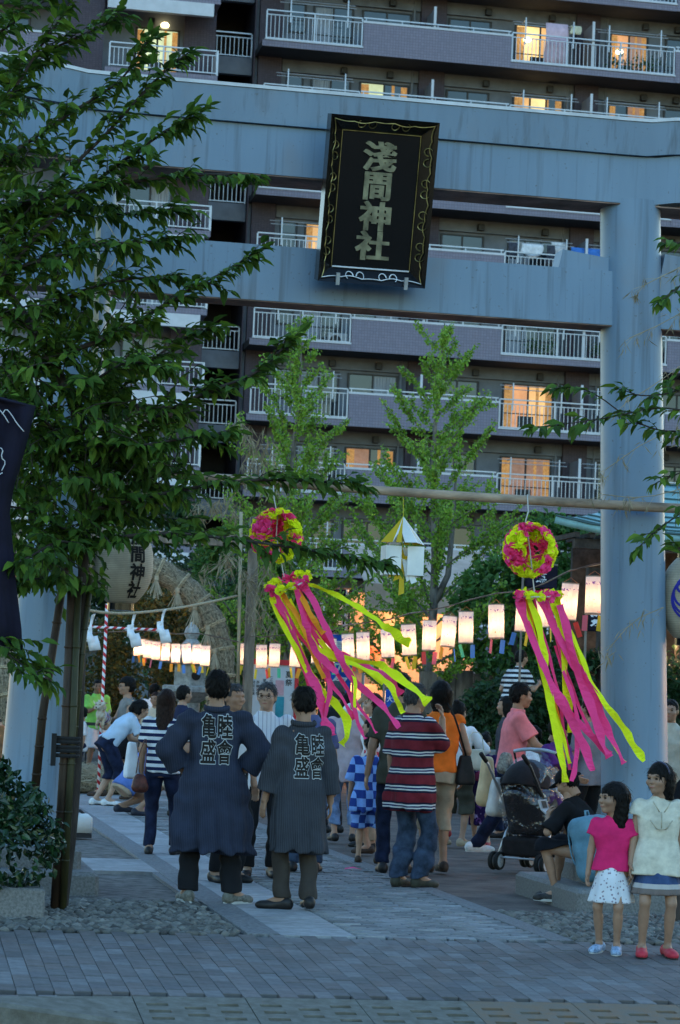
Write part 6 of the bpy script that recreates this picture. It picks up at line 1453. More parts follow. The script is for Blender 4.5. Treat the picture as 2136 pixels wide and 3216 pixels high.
    if top:
        ez=top.get('ease',.014); hz=top.get('hem',.46)*s-pzv; sl=top.get('sleeve',.6); fo=folds(seed+7,top.get('amp',.007),top.get('ff',(30,26,9))); wk=wrinkle(seed+3,top.get('amp',.007)*.8,30); fl=top.get('flare',0.0); sr=top.get('sr',1.0); be=top.get('belly',0.0)
        zs=[hz,min(hz*.5,-.02*s) if hz<-.05*s else hz*.5,.09*s,.2*s,.27*s,tl+.012*s,tl+.03*s]
        stp=sorted([(hz,.098*s*w+ez+fl*s,.070*s+ez+fl*s*.7,0),(0.0 if hz<-.03*s else hz+.01,.099*s*w+ez+fl*s*.45,.071*s+ez+fl*s*.35+be*.6,be*.3),(.09*s,.083*s*w+ez,.060*s+ez+be,be*.5),(.19*s,.096*s*w+ez,.066*s+ez*.9,0),(.245*s,.098*s*w+ez*.7,.054*s+ez*.6,0),(.285*s,.074*s*w,.045*s+ez*.3,0),(tl+.008*s,.048*s,.040*s,0),(tl+.022*s,.040*s,.038*s,0)])
        st2=[]
        for r_ in stp:
            if not st2 or r_[0]>st2[-1][0]+1e-4: st2.append(r_)
        coat=top.get('coat')
        def ft_(P):
            q=(P-O)@Mi; d=sd_loft(P,O,Mi,st2,sup=2.5,fold=fo)
            if hz<-.1*s or fl>.015:
                tt=np.clip((.12*s-q[:,2])/(.12*s-hz),0,1); an_=np.arctan2(q[:,1],q[:,0]); d=d+top.get('drape',.016)*tt*(np.sin(an_*7+seed+2.2*np.sin(q[:,2]*3+seed))*.6+np.sin(an_*13+seed*2+q[:,2]*4)*.4)
            if sl>0:
                for k in (1,-1):
                    r0,r1=(.034*s*w+ez*.55),(.030*s*w+ez*.9)*sr
                    if sl<=1: e=sh[k]+(eb[k]-sh[k])*sl; a=sd_cone(P,sh[k],e+(eb[k]-sh[k])*.15,r0,r1); ax=eb[k]-sh[k]; a=np.maximum(a,(P-e)@(ax/np.linalg.norm(ax)))
                    else:
                        e=eb[k]+(wr[k]-eb[k])*(sl-1); a=smin(sd_cone(P,sh[k],eb[k],r0,r1),sd_cone(P,eb[k],e+(wr[k]-eb[k])*.12,r1,(.028*s*w+ez*(1.6 if coat else .9))*sr),.02); ax=wr[k]-eb[k]; a=np.maximum(a,(P-e)@(ax/np.linalg.norm(ax)))
                        if coat: a=smin(a,sd_cone(P,eb[k]*.8+sh[k]*.2-A_((0,0,.03*s)),e-A_((0,0,.045*s)),.034*s,.042*s),.03); a=np.maximum(a,(P-e)@(ax/np.linalg.norm(ax)))
                    d=smin(d,a,.022)
            return d+wk(P)
        q=np.array([*sh.values(),*([*eb.values()] if sl>0 else []),*([*wr.values()] if sl>1 else []),T((0,0,tl)),T((0,0,hz)),O]); mg=.14*s+fl*s+be*.3; lo=q.min(0)-mg; hi=q.max(0)+mg*.9; lo[2]=max(lo[2],0)
        v,f=nets(ft_,lo,hi,cell); tm=npmesh('top',v,f,top['m']); info['top']=addobj(top.get('n','shirt'),tm,root); info['topv']=v; info['topf']=f
    if shoes is not None:
        for k in (1,-1):
            yw=rotm('z',R(footyaw[0 if k>0 else 1])); a=an[k].copy(); a[2]-=.045*s; L=.152*s; s0_=s; s=s*shoes.get('sc',1.0)
            pit=shoes.get('pitch',{}).get(k,0); Mf=yw@rotm('x',R(-pit))
            def fs(P):
                q=(P-a)@Mf; d=smin(sd_ell(q,(0,-.022*s,.024*s),(.024*s,.032*s,.030*s)),sd_ell(q,(0,.07*s,.014*s),(.029*s,.056*s,.024*s)),.02*s); d=smin(d,sd_cone(q,(0,-.02*s,.03*s),(0,.05*s,.018*s),.022*s,.022*s),.02)
                if shoes.get('high'): d=smin(d,sd_cone(q,(0,-.012*s,.03*s),(0,-.012*s,.055*s),.026*s,.026*s),.01)
                return np.maximum(d,-q[:,2])
            v,f=nets(fs,a-.14*s,a+.17*s,max(.007,cell*.65)); o=addobj(shoes.get('n','shoe'),npmesh('shoe',v,f,shoes['m']),root)
            if shoes.get('sole'):
                b=MB(); n=16; pts_=[]
                for i in range(n): t=2*math.pi*i/n; pts_.append((.030*s*math.cos(t)*(1.0 if math.sin(t)>0 else .85),.036*s+.086*s*math.sin(t)))
                b.prism(pts_,-.001,.011*s); so=addobj('sole',b.mesh('sole',shoes['sole']),o); so.matrix_local=Matrix([[*Mf[0],a[0]],[*Mf[1],a[1]],[*Mf[2],a[2]],[0,0,0,1]])
            s=s0_
    return info
def fab(name,c,**k): return mat(name,c,k.pop('rough',.9),k.pop('var',.12),k.pop('scale',7),k.pop('bump',.25),k.pop('bscale',400),.15,**k)
m_dkshoe=mat('black_shoe',(.015,.014,.014),.5,.2,20); m_sole=mat('white_sole',(.5,.5,.47),.7); m_soled=mat('dark_sole',(.02,.018,.016),.8); m_wshoe=mat('white_shoe',(.62,.63,.63),.6,.1,30); m_brshoe=mat('brown_sandal',(.05,.03,.02),.7,.2,20)
m_jean=fab('blue_denim',(.04,.062,.105),var=.3,scale=9); m_jeand=fab('dark_denim',(.012,.018,.045),var=.3,scale=9); m_jeanl=fab('pale_denim',(.16,.25,.42),var=.25,scale=9)
m_beige=fab('beige_cotton',(.38,.29,.21)); m_olive=fab('olive_cotton',(.06,.06,.045)); m_charc=fab('charcoal_wool',(.014,.015,.018)); m_taupe=fab('taupe_wool',(.05,.042,.036)); m_wcot=fab('white_cotton',(.68,.69,.72),var=.06)
m_clett=mat('pale_coat_print',(.46,.50,.53),.9,.1)
def coat_text(info,z0,size,ysc=1.5,gap=1.04,x0=0.0):
    "two columns of outlined characters laid on the back of a coat"
    bv=BVHTree.FromPolygons([Vector(p) for p in info['topv'].tolist()],info['topf'].tolist())
    for lay,(off,m_,eps) in enumerate(((.075,m_clett,.004),(.028,m_ink,.009))):
        vv=[];ff=[]
        for cx,tx in ((.5,'睦會'),(-.5,'亀盛')):
            vs=[];fs=[]
            shifts=((0,0),) if lay else tuple((.034*math.cos(t),.034*math.sin(t)) for t in np.linspace(0,5.5,8))
            for n_,(sx,sy) in enumerate(shifts):
                v_,f_=text_mesh(tx,size,.022,0,True,1.0); b0=len(vs); vs+=[(x+sx*size,y+sy*size,n_*.0004) for x,y,_ in v_]; fs+=[tuple(i+b0 for i in q) for q in f_]
            b0=len(vv); vv+=[(x+cx*size*gap+x0,y*ysc,z) for x,y,z in vs]; ff+=[tuple(i+b0 for i in q) for q in fs]
        me=mesh('t',vv,ff); bm=bmesh.new(); bm.from_mesh(me)
        for k in range(-12,13):
            for no in ((1,0,0),(0,1,0)):
                g=bm.verts[:]+bm.edges[:]+bm.faces[:]; bmesh.ops.bisect_plane(bm,geom=g,plane_co=(k*.028 if no[0] else 0,k*.028 if no[1] else 0,0),plane_no=no)
        for v_ in bm.verts:
            hit=bv.ray_cast(Vector((v_.co.x,-1.5,z0+v_.co.y)),Vector((0,1,0))); zz=v_.co.z
            v_.co=(v_.co.x,(hit[0].y if hit[0] else -.15)-eps-zz,z0+v_.co.y)
        bm.to_mesh(me); bm.free(); me.materials.append(m_); addobj('back_lettering',me,info['root'])
# ================================================================== THE CROWD
NEAR,MID,FAR=.0105,.0145,.021
def happi_mat(name,c1,c2):
    m=fab(name,c1,var=.18,scale=5); stripes(m,'X',.0125,[(0,None),(.72,c2)],warp=.006); return m
m_hA=happi_mat('indigo_striped_happi',(.026,.033,.058),(.042,.05,.078)); m_hB=happi_mat('grey_striped_happi',(.034,.038,.048),(.058,.062,.074))
m_wsh=dict(m=mat('grey_sneaker',(.16,.155,.13),.7,.3,30),sole=m_sole)
# men in festival coats
i=person('man in dark indigo festival coat seen from behind, hands on hips',(2.40,17.2,0),-3,1.67,1.12,feet={1:(.17,0,0),-1:(-.15,.04,0)},hands={1:(.20,.13,.93),-1:(-.20,.13,.93)},elbow={1:(1,-.35,-.1),-1:(-1,-.35,-.1)},head=(0,2),headH=.232,top=dict(m=m_hA,n='festival_coat',hem=.222,sleeve=1.62,ease=.020,flare=.050,amp=.012,ff=(30,22,2.5),coat=1,sr=1.12,drape=.022),bot=dict(m=m_charc,ease=.016,wd=.95,flare=1.2,amp=.009),shoes=m_wsh,hair=dict(t='short',vol=1.05),cell=NEAR,footyaw=(-50,12),showface=False)
coat_text(i,1.18,.114,1.6,x0=0)
b=MB(); c=i['neck']; b.tube([(.085*math.cos(t),.075*math.sin(t)-.01,c[2]+.004+.012*math.sin(t)) for t in np.linspace(-3.4,.26,14)],[.014]*14,8,True,1.6); addobj('collar',b.mesh('collar',m_hA,True),i['root'])
i=person('balding man in grey striped festival coat seen from behind, walking',(2.97,16.8,0),4,1.58,.95,feet={1:(.08,-.06,.02),-1:(-.09,.05,0)},hands={1:(.24,.04,.72),-1:(-.26,.05,.70)},elbow={1:(.4,-1,0),-1:(-.4,-1,0)},head=(0,6),headH=.228,top=dict(m=m_hB,n='festival_coat',hem=.262,sleeve=1.72,ease=.018,flare=.022,amp=.010,ff=(30,22,2.2),coat=1,sr=1.1,drape=.016),bot=dict(m=m_taupe,ease=.015,wd=.98,flare=1.1,amp=.008),shoes=dict(m=m_dkshoe),hair=dict(t='bald',vol=1.0),cell=NEAR,tone='b',footyaw=(-6,60),showface=False,curl=(.6,.35))
coat_text(i,1.09,.110,1.45,x0=.03)
b=MB(); c=i['neck']; b.tube([(.082*math.cos(t),.072*math.sin(t)-.01,c[2]+.004+.012*math.sin(t)) for t in np.linspace(-3.4,.26,14)],[.013]*14,8,True,1.6); addobj('collar',b.mesh('collar',m_hB,True),i['root'])
# man in the striped polo shirt
m_str=fab('red_navy_stripes',(.16,.018,.028),var=.15); stripes(m_str,'Z',.142,[(0,None),(.40,(.012,.012,.03)),(.52,(.55,.55,.56)),(.60,(.02,.03,.09)),(.69,(.55,.55,.56)),(.77,(.012,.012,.03)),(.88,None)],warp=.03)
i=person('man in red and navy striped polo shirt raising a hand to his face',(4.30,19.15,0),-52,1.66,1.0,feet={1:(.10,.03,0),-1:(-.06,-.05,0)},hands={1:(.10,.25,1.37),-1:(-.23,.03,.78)},elbow={1:(.15,.0,-1),-1:(-.4,-1,0)},head=(-18,14),top=dict(m=m_str,hem=.375,sleeve=.92,ease=.026,flare=.02,amp=.007,belly=.03,sr=1.25),bot=dict(m=m_jean,ease=.018,wd=1.05,flare=1.2,amp=.010),shoes=dict(m=mat('olive_sneaker',(.05,.05,.035),.7,.2,20),sole=m_soled),hair=dict(t='short',m=m_hairg),cell=NEAR,curl=(1.1,.5),palm={1:(-.6,-.4,.3)})
i=person('man in dark olive t-shirt half hidden behind the striped polo man',(4.50,20.6,0),-14,1.76,.96,hands={1:(.24,.1,.86),-1:(-.27,.02,.83)},head=(10,0),top=dict(m=m_olive,hem=.44,sleeve=.8,ease=.02),bot=dict(m=m_jeand),shoes=dict(m=m_dkshoe),hair=dict(t='short'),cell=MID,showface=False)
# boy in checked jinbei
m_chk=fab('blue_checked_cotton',(.20,.36,.75),var=.1); n_,l_,b_=nodes(m_chk); ck=n_.new('ShaderNodeTexChecker'); ck.inputs['Scale'].default_value=13; tc=n_.new('ShaderNodeTexCoord'); mp=n_.new('ShaderNodeMapping'); mp.inputs['Location'].default_value=(.013,.5,.02); l_.new(tc.outputs['Object'],mp.inputs[0])
sp=n_.new('ShaderNodeSeparateXYZ'); cb=n_.new('ShaderNodeCombineXYZ'); l_.new(mp.outputs[0],sp.inputs[0]); l_.new(mnode(m_chk,'ADD',sp.outputs[0],mnode(m_chk,'MULTIPLY',sp.outputs[1],.8)),cb.inputs[0]); l_.new(sp.outputs[2],cb.inputs[2]); l_.new(cb.outputs[0],ck.inputs[0]); mixin(m_chk,ck.outputs['Fac'],(.02,.05,.24))
person('small boy in blue checked summer jacket and shorts seen from behind',(4.50,21.8,0),-22,1.19,1.05,feet={1:(.10,.02,0),-1:(-.08,0,0)},hands={1:(.2,.12,.52),-1:(-.2,.06,.55)},headH=.19,head=(20,10),top=dict(m=m_chk,n='jacket',hem=.40,sleeve=.95,ease=.024,flare=.03,sr=1.35),bot=dict(m=m_chk,n='shorts',ease=.028,hem=.27,wd=1.3),shoes=dict(m=m_brshoe,sole=m_soled,n='sandal'),hair=dict(t='short'),cell=MID,showface=False)
# woman in long tee and jeans
i=person('woman in pale mauve tunic and rolled jeans seen from behind',(4.90,25.0,0),-4,1.58,1.02,hands={1:(.22,.06,.76),-1:(-.2,.12,.85)},top=dict(m=fab('mauve_grey_cotton',(.42,.34,.36)),n='tunic',hem=.40,sleeve=.8,ease=.024,flare=.02),bot=dict(m=m_jeanl,hem=.11,wd=1.05),shoes=dict(m=m_dkshoe,n='clog'),hair=dict(t='bob'),cell=MID,showface=False)
# woman in orange
i=person('woman in sleeveless orange top and beige capri trousers with shoulder bag',(4.94,20.9,0),8,1.70,1.0,feet={1:(.10,.06,0),-1:(-.08,-.02,0)},hands={1:(.25,.04,.86),-1:(-.25,.08,.84)},top=dict(m=fab('orange_cotton',(.78,.16,.02)),hem=.52,sleeve=.12,ease=.012),bot=dict(m=m_beige,hem=.215,ease=.014,wd=1.1,amp=.007),shoes=dict(m=m_brshoe,sole=m_soled,n='sandal'),hair=dict(t='bob',vol=1.1,m=m_hair),cell=MID,showface=False,tone='b')
def bag(name,label,loc,size,m,strap=None,rz=0,cat='bag',rnd=.35):
    o=empty(name,loc,rz,label,cat); sx,sy,sz=size; fo=folds(len(label),.006,(40,30,12))
    def fn(P):
        tp=(1-.55*np.clip(P[:,2]/sz+.2,0,1))[:,None]; q=np.abs(P/np.concatenate([tp,tp,np.ones_like(tp)],1))-A_((sx,sy,sz))/2+rnd*min(size)*.5; d=np.linalg.norm(np.maximum(q,0),axis=1)+np.minimum(q.max(1),0)-rnd*min(size)*.5; d=d+.25*sy*(P[:,2]/sz)*1.0*.5; return d+fo(P)
    v,f=nets(fn,-A_(size)*.7,A_(size)*.75,min(.012,min(size)/9)); addobj('body',npmesh('bag_body',v,f,m),o)
    if strap:
        for st_ in strap: b=MB(); b.tube(smooth_path([Vector(p) for p in st_],1),.011,6,True,.45); addobj('strap',b.mesh('strap',m,True),o)
    return o
m_blkbag=mat('black_bag_cloth',(.012,.011,.011),.7,.2,20); m_brbag=mat('brown_leather',(.10,.028,.018),.5,.3,15,.2,60)
bag('shoulder_bag','black shoulder bag on the hip of the woman in orange',(5.17,20.85,.92),(.16,.12,.26),m_blkbag,[[(0,-.02,.12),(-.10,-.13,.35),(-.16,-.13,.5),(-.19,-.02,.58)],[(0,.05,.12),(-.14,.1,.4),(-.19,.05,.58)]])
# women and girls right of centre
i=person('woman in white cardigan and olive capri trousers drinking beside the stone rail',(6.05,24.8,0),-35,1.53,1.0,hands={1:(.12,.3,1.08),-1:(-.2,.12,.85)},elbow={1:(.8,-.6,-.5)},head=(-5,10),top=dict(m=m_wcot,n='cardigan',hem=.50,sleeve=1.7,ease=.016),bot=dict(m=m_olive,hem=.22,ease=.018,wd=1.15,amp=.009),shoes=dict(m=mat('beige_flat_shoe',(.36,.29,.2),.7),n='shoe'),hair=dict(t='bun'),cell=MID)
bag('handbag','cream handbag held by the woman in the white cardigan',(6.18,24.5,.93),(.26,.1,.22),mat('cream_canvas',(.5,.46,.36),.8,.1,9),[[(-.09,0,.1),(-.06,0,.28),(.06,0,.28),(.09,0,.1)]])
def yukata(name,base,fl1,fl2,sc_=11):
    m=fab(name,base,var=.1); n,l,b=nodes(m)
    for k,(c,th,s_) in enumerate(((fl1,.33,sc_),(fl2,.25,sc_*.7))):
        vo=n.new('ShaderNodeTexVoronoi'); vo.inputs['Scale'].default_value=s_; tc=n.new('ShaderNodeTexCoord'); mp=n.new('ShaderNodeMapping'); mp.inputs['Location'].default_value=(k*.3,k*.7,k*.2); l.new(tc.outputs['Object'],mp.inputs[0]); l.new(mp.outputs[0],vo.inputs['Vector'])
        nz=n.new('ShaderNodeTexNoise'); nz.inputs['Scale'].default_value=40; l.new(tc.outputs['Object'],nz.inputs['Vector'])
        d=mnode(m,'ADD',vo.outputs['Distance'],mnode(m,'MULTIPLY',mnode(m,'SUBTRACT',nz.outputs['Fac'],.5),.5)); mixin(m,mnode(m,'LESS_THAN',d,th),c)
    return m
m_yuk=yukata('purple_floral_yukata',(.03,.014,.08),(.38,.28,.5),(.16,.05,.22)); m_yukn=yukata('navy_floral_yukata',(.02,.014,.05),(.3,.14,.3),(.1,.05,.2),9); m_obi=fab('rose_obi',(.35,.05,.12))
def yuk_person(label,loc,face,H,m,**k):
    i=person(label,loc,face,H,1.0,top=dict(m=m,n='yukata',hem=.19,sleeve=1.6,ease=.018,flare=-.004,amp=.005,coat=1,sr=1.25),bot=None,shoes=dict(m=mat('red_sandal',(.35,.03,.03),.6),n='sandal'),**k)
    s=i['s']; b=MB(); b.lathe([(.084*s,-.04*s),(.088*s,-.02*s),(.088*s,.03*s),(.084*s,.05*s)],24,(0,0,0)); o=addobj('obi_sash',b.mesh('obi',m_obi,True),i['root'],None,(0,0,i['pz']+.1*s)); o.scale=(1.2,.95,1); return i
yuk_person('girl in purple flowered yukata with pink sash looking down',(6.38,24.9,0),150,1.18,m_yuk,hands={1:(.16,.2,.72),-1:(-.12,.2,.75)},head=(-25,18),headH=.185,hair=dict(t='bun'),cell=MID,tone='c')
yuk_person('person in dark flowered yukata behind the woman with the cream handbag',(6.30,26.4,0),40,1.45,m_yukn,hair=dict(t='bun'),cell=FAR,showface=False)
# man in pink pushing the stroller
i=person('man in pink t-shirt pushing a stroller to the right',(6.16,23.0,0),-97,1.74,1.08,lean=6,feet={1:(.10,.22,0),-1:(-.10,-.32,.05)},hands={1:(.16,.42,1.02),-1:(-.16,.40,1.04)},elbow={1:(.6,-.8,-.4),-1:(-.6,-.8,-.4)},head=(6,3),top=dict(m=fab('salmon_pink_cotton',(.72,.20,.22)),hem=.50,sleeve=.75,ease=.024,amp=.006,sr=1.2),bot=dict(m=m_jeand),shoes=dict(m=m_wshoe,sole=m_sole),hair=dict(t='short',vol=1.06),cell=NEAR,curl=(1.3,1.3),palm={1:(0,.2,-1),-1:(0,.2,-1)},tone='b')
person('woman behind the man in pink wearing a dark checked shirt',(7.05,26.5,0),60,1.62,1.0,top=dict(m=fab('dark_check',(.06,.06,.075)),sleeve=.8),bot=dict(m=m_jeand),shoes=dict(m=m_dkshoe),hair=dict(t='bob'),cell=FAR,showface=False)
i=person('boy in purple t-shirt with dark print beside the stroller',(6.20,21.5,0),-142,1.40,1.0,hands={1:(.10,.3,.86),-1:(-.22,.06,.66)},elbow={1:(.7,-.7,-.4)},headH=.2,head=(10,24),top=dict(m=fab('purple_cotton',(.085,.025,.16)),hem=.42,sleeve=.85,ease=.03,sr=1.25),bot=dict(m=fab('grey_shorts',(.09,.085,.08)),n='shorts',hem=.3,wd=1.2),shoes=dict(m=m_wshoe),hair=dict(t='short',vol=1.14,fringe=.04),cell=MID,tone='b')
person('girl in white t-shirt looking down behind the purple shirt boy',(7.2,26.0,0),60,1.28,.95,head=(0,28),headH=.19,top=dict(m=m_wcot,sleeve=.8),bot=dict(m=m_jeand),shoes=dict(m=m_wshoe),hair=dict(t='tail'),cell=FAR)
i=person('man in grey t-shirt with a bag strap seen through the streamers',(6.98,23.0,0),28,1.62,1.04,hands={1:(.2,.15,.95)},top=dict(m=fab('grey_cotton',(.20,.20,.23)),sleeve=.8),bot=dict(m=m_charc),shoes=dict(m=m_dkshoe),hair=dict(t='short'),cell=MID,showface=False)
person('person in pale shirt at the right edge behind the pillar',(8.15,24.0,0),150,1.64,1.0,top=dict(m=fab('pale_yellow_cotton',(.5,.47,.38)),sleeve=1.7),bot=dict(m=m_charc),shoes=dict(m=m_dkshoe),hair=dict(t='short'),cell=FAR)
m_bw=fab('black_white_stripes',(.55,.55,.55)); stripes(m_bw,'Z',.07,[(0,None),(.5,(.015,.015,.02))])
person('person in black and white striped shirt up at the shrine hall',(8.65,32.4,.72),-60,1.60,1.0,lean=18,hands={1:(.2,.35,1.1),-1:(-.2,.3,1.0)},top=dict(m=m_bw,sleeve=.8),bot=dict(m=m_charc),shoes=dict(m=m_dkshoe),hair=dict(t='short'),cell=FAR,showface=False)
sp_=MB(); sp_.cbox(8.2,9.1,32.1,32.9,-.1,.72,.02); o=sp_.build('stone_platform',m_gran); tag(o,'low stone platform under the person in the black and white shirt','platform')
# two girls at the right
m_flo=fab('white_floral_print',(.60,.62,.66),var=.05); n_,l_,b_=nodes(m_flo); vo=n_.new('ShaderNodeTexVoronoi'); vo.inputs['Scale'].default_value=42; tc=n_.new('ShaderNodeTexCoord'); l_.new(tc.outputs['Object'],vo.inputs['Vector']); mixin(m_flo,mnode(m_flo,'LESS_THAN',vo.outputs['Distance'],.26),(.24,.20,.24))
person('small girl in hot pink top and white floral skirt with hand on hip',(4.585,14.56,-.02),152,1.03,1.02,feet={1:(.07,-.02,0),-1:(-.05,.03,0)},hands={1:(.15,.03,.46),-1:(-.125,.0,.49)},elbow={1:(.5,-.8,0),-1:(-1,-.35,0)},head=(-48,0),headH=.19,rd=1.08,top=dict(m=fab('hot_pink_jersey',(.62,.022,.13),var=.1),hem=.50,sleeve=.42,ease=.014,sr=1.25,flare=.008,drape=0,amp=.004),bot=dict(t='skirt',n='skirt',m=m_flo,hem=.305,hw=.135,rip=.06,np=8),shoes=dict(m=mat('pale_blue_shoe',(.25,.36,.52),.6,.3,60),sole=m_sole,sc=1.15),hair=dict(t='long',fringe=.022,vol=1.05),cell=.009,tone='d',palm={-1:(.6,.2,-.4)},curl=(.6,.9))
m_skd=fab('denim_frill_skirt',(.04,.07,.16),var=.2); stripes(m_skd,'Z',10,[(0,None)]); 
z_=coord(m_skd,'Z'); mixin(m_skd,mnode(m_skd,'MULTIPLY',mnode(m_skd,'LESS_THAN',z_,.455),mnode(m_skd,'GREATER_THAN',z_,.425)),(.42,.40,.40)); mixin(m_skd,mnode(m_skd,'LESS_THAN',z_,.425),(.16,.13,.12))
i=person('girl in cream cotton blouse and layered denim skirt at the right edge',(4.85,14.47,-.024),172,1.185,1.0,feet={1:(.085,.02,0),-1:(-.08,0,0)},hands={1:(.17,.03,.56),-1:(-.165,.06,.52)},head=(-46,0),headH=.19,rd=1.06,top=dict(m=fab('cream_crinkled_cotton',(.56,.53,.43),var=.1,scale=20),n='blouse',hem=.425,sleeve=.30,ease=.022,sr=1.3,flare=.036,drape=0,amp=.004),bot=dict(t='skirt',n='skirt',m=m_skd,hem=.325,hw=.135,rip=.04,np=11),shoes=dict(m=mat('red_shoe',(.45,.03,.05),.6),sole=m_soled,sc=1.12),hair=dict(t='bob',fringe=.018,vol=1.04),cell=.009,tone='d')
b=MB(); c=i['hp3']; b.tube([c((.086*math.cos(t)*1.02,.01,.03+.102*math.sin(t))) for t in np.linspace(.15,2.99,14)],.0055,6); addobj('hair_band',b.mesh('hair_band',mat('dark_blue_band',(.05,.06,.12),.4),True),i['root'])
b=MB(); s=i['s']; yb=.118
for (x0,z0,x1,z1) in ((-.055,.965,-.015,.90),(.055,.965,.015,.90),(0,.90,0,.80),(-.07,.85,-.03,.795),(.07,.85,.03,.795),(-.03,.795,.03,.795)): b.tube([(x0,yb-.012,z0),((x0+x1)/2,yb+.004,(z0+z1)/2),(x1,yb,z1)],.004,6)
addobj('neckline_trim',b.mesh('trim',mat('cream_trim',(.42,.38,.28),.8),True),i['root'])
# boy seated on the base stone
m_blkt=fab('black_cotton',(.010,.010,.012)); m_track=fab('black_shorts_white_piping',(.010,.011,.016)); 
i=person('boy in black cap sitting on the stone base playing a handheld console',(5.50,17.95,0),48,1.48,.9,lean=27,pz=.38,feet={1:(.10,.36,0),-1:(-.09,.26,.0)},kneehint={1:(.2,.5,1),-1:(-.2,.5,1)},hands={1:(.08,.36,.66),-1:(-.08,.36,.66)},elbow={1:(.8,-.4,-.6),-1:(-.8,-.4,-.6)},head=(0,22),headH=.2,top=dict(m=m_blkt,hem=.30,sleeve=.95,ease=.02,sr=1.25),bot=dict(m=m_track,n='shorts',ease=.024,cut=.04,wd=1.2),shoes=dict(m=mat('black_trainer',(.03,.03,.03),.6,.4,30),sole=m_sole,high=1,sc=1.05),hair=dict(t='short'),cell=.0105,tone='a',showface=False,curl=(.9,.9),palm={1:(-1,0,.3),-1:(1,0,.3)})
b=MB(); v=[];f=[]; n=28
def fcap(P): d=sd_ell(P,(0,-.012,.045),(.092,.108,.088)); d=np.maximum(d,.030-P[:,2]); return smin(d,np.maximum(sd_ell(P,(0,.10,.036),(.075,.075,.012)),-(P[:,1]-.03)),.008)
v,f=nets(fcap,(-.12,-.14,.0),(.12,.19,.15),.0075); addobj('cap',npmesh('cap',(v*i['hs'])@i['HM'].T+i['hc'],f,m_blkt),i['root'])
# his backpack
m_bp=mat('pale_blue_nylon',(.10,.22,.30),.6,.15,8,.2,200); m_bpd=mat('blue_piping',(.02,.06,.16),.6)
MW=Matrix.Translation((5.50,17.95,0))@Matrix.Rotation(R(48),4,'Z'); O=i['O']; Mt=i['M']
bp=empty('backpack',tuple(MW@Vector((-.17,-.11,.21))),R(48),'pale blue backpack on the back of the seated boy','backpack'); bp.rotation_euler=(R(-14),0,R(48)); bp.scale=(1.15,1.15,1.15)
def fbp(P):
    q=np.abs(P-A_((0,-.02,.2)))-A_((.10,.045,.16)); d=np.linalg.norm(np.maximum(q,0),axis=1)-.055; d=smin(d,sd_ell(P,(0,-.10,.12),(.10,.055,.10)),.02); return d+.004*np.sin(P[:,2]*50+np.sin(P[:,0]*30)*2)
v,f=nets(fbp,(-.2,-.2,-.05),(.2,.12,.45),.009); addobj('body',npmesh('backpack_body',v,f,m_bp),bp)
for k in (1,-1):
    b=MB(); b.tube(smooth_path([Vector((k*.08,.05,.38)),Vector((k*.09,.085,.385)),Vector((k*.10,.10,.28)),Vector((k*.11,.095,.14)),Vector((k*.12,.05,.06))],1),.02,6,True,.35); addobj('shoulder_strap',b.mesh('strap',m_bp,True),bp)
b=MB(); b.tube(smooth_path([Vector((-.13,-.09,.04)),Vector((-.13,-.1,.28)),Vector((-.07,-.09,.37)),Vector((.07,-.09,.37)),Vector((.13,-.1,.28)),Vector((.13,-.09,.04))],2),.010,6); b.tube(smooth_path([Vector((-.09,-.15,.06)),Vector((-.09,-.155,.18)),Vector((0,-.158,.215)),Vector((.09,-.155,.18)),Vector((.09,-.15,.06))],2),.009,6); addobj('piping',b.mesh('piping',m_bpd,True),bp)
b=MB(); b.tube([(-.03,-.02,.40),(-.02,-.02,.45),(.02,-.02,.45),(.03,-.02,.40)],.008,6); addobj('carry_loop',b.mesh('loop',m_bp,True),bp)
# console in his hands
gc=empty('game_console',tuple(MW@Vector((0,.43,.70))),R(48),'open grey handheld console in the hands of the seated boy','console'); m_gcs=mat('silver_plastic',(.42,.42,.45),.4,.05); m_scr=mat('lit_screen',(.2,.3,.4),.3,emit=(.55,.75,1),estr=.28)
for (z0,z1,rx,nm,mm) in ((.0,.075,-20,'upper_half',m_frame),(0,.075,55,'lower_half',m_scr)):
    h=MB().cbox(-.07,.07,-.006,.006,0,.08,.003).build(nm,m_gcs,gc); h.rotation_euler=(R(rx) if rx>0 else R(rx),0,0)
    if rx>0: h.rotation_euler=(R(125),0,0)
    s_=MB().box(-.04,.04,-.0075,-.0062,.012,.068).build('screen',mm,h)
# people behind the festival coat men
m_wst=fab('white_striped_shirt',(.62,.64,.70),var=.05); stripes(m_wst,'X',.035,[(0,None),(.85,(.28,.28,.38))])
person('grey haired man with glasses in white striped shirt facing us',(3.18,19.8,0),176,1.62,1.08,hands={1:(.25,.1,.8),-1:(-.25,.1,.8)},head=(-16,0),glasses=True,top=dict(m=m_wst,hem=.46,sleeve=1.2,ease=.02),bot=dict(m=m_charc),shoes=dict(m=m_dkshoe),hair=dict(t='short',m=m_hairg,fringe=.062),cell=MID,tone='c')
person('bald man in white shirt hidden behind the indigo coat man',(2.80,19.2,0),-150,1.60,1.04,top=dict(m=m_wcot,sleeve=1.2),bot=dict(m=m_charc),shoes=dict(m=m_dkshoe),hair=dict(t='bald',m=m_hairg),cell=MID,showface=False)
person('man in slate blue t-shirt behind the grey coat man',(3.68,20.5,0),-10,1.60,1.04,top=dict(m=fab('slate_blue_cotton',(.10,.12,.26)),sleeve=.8),bot=dict(m=m_jean),shoes=dict(m=m_dkshoe),hair=dict(t='short'),cell=MID,showface=False)
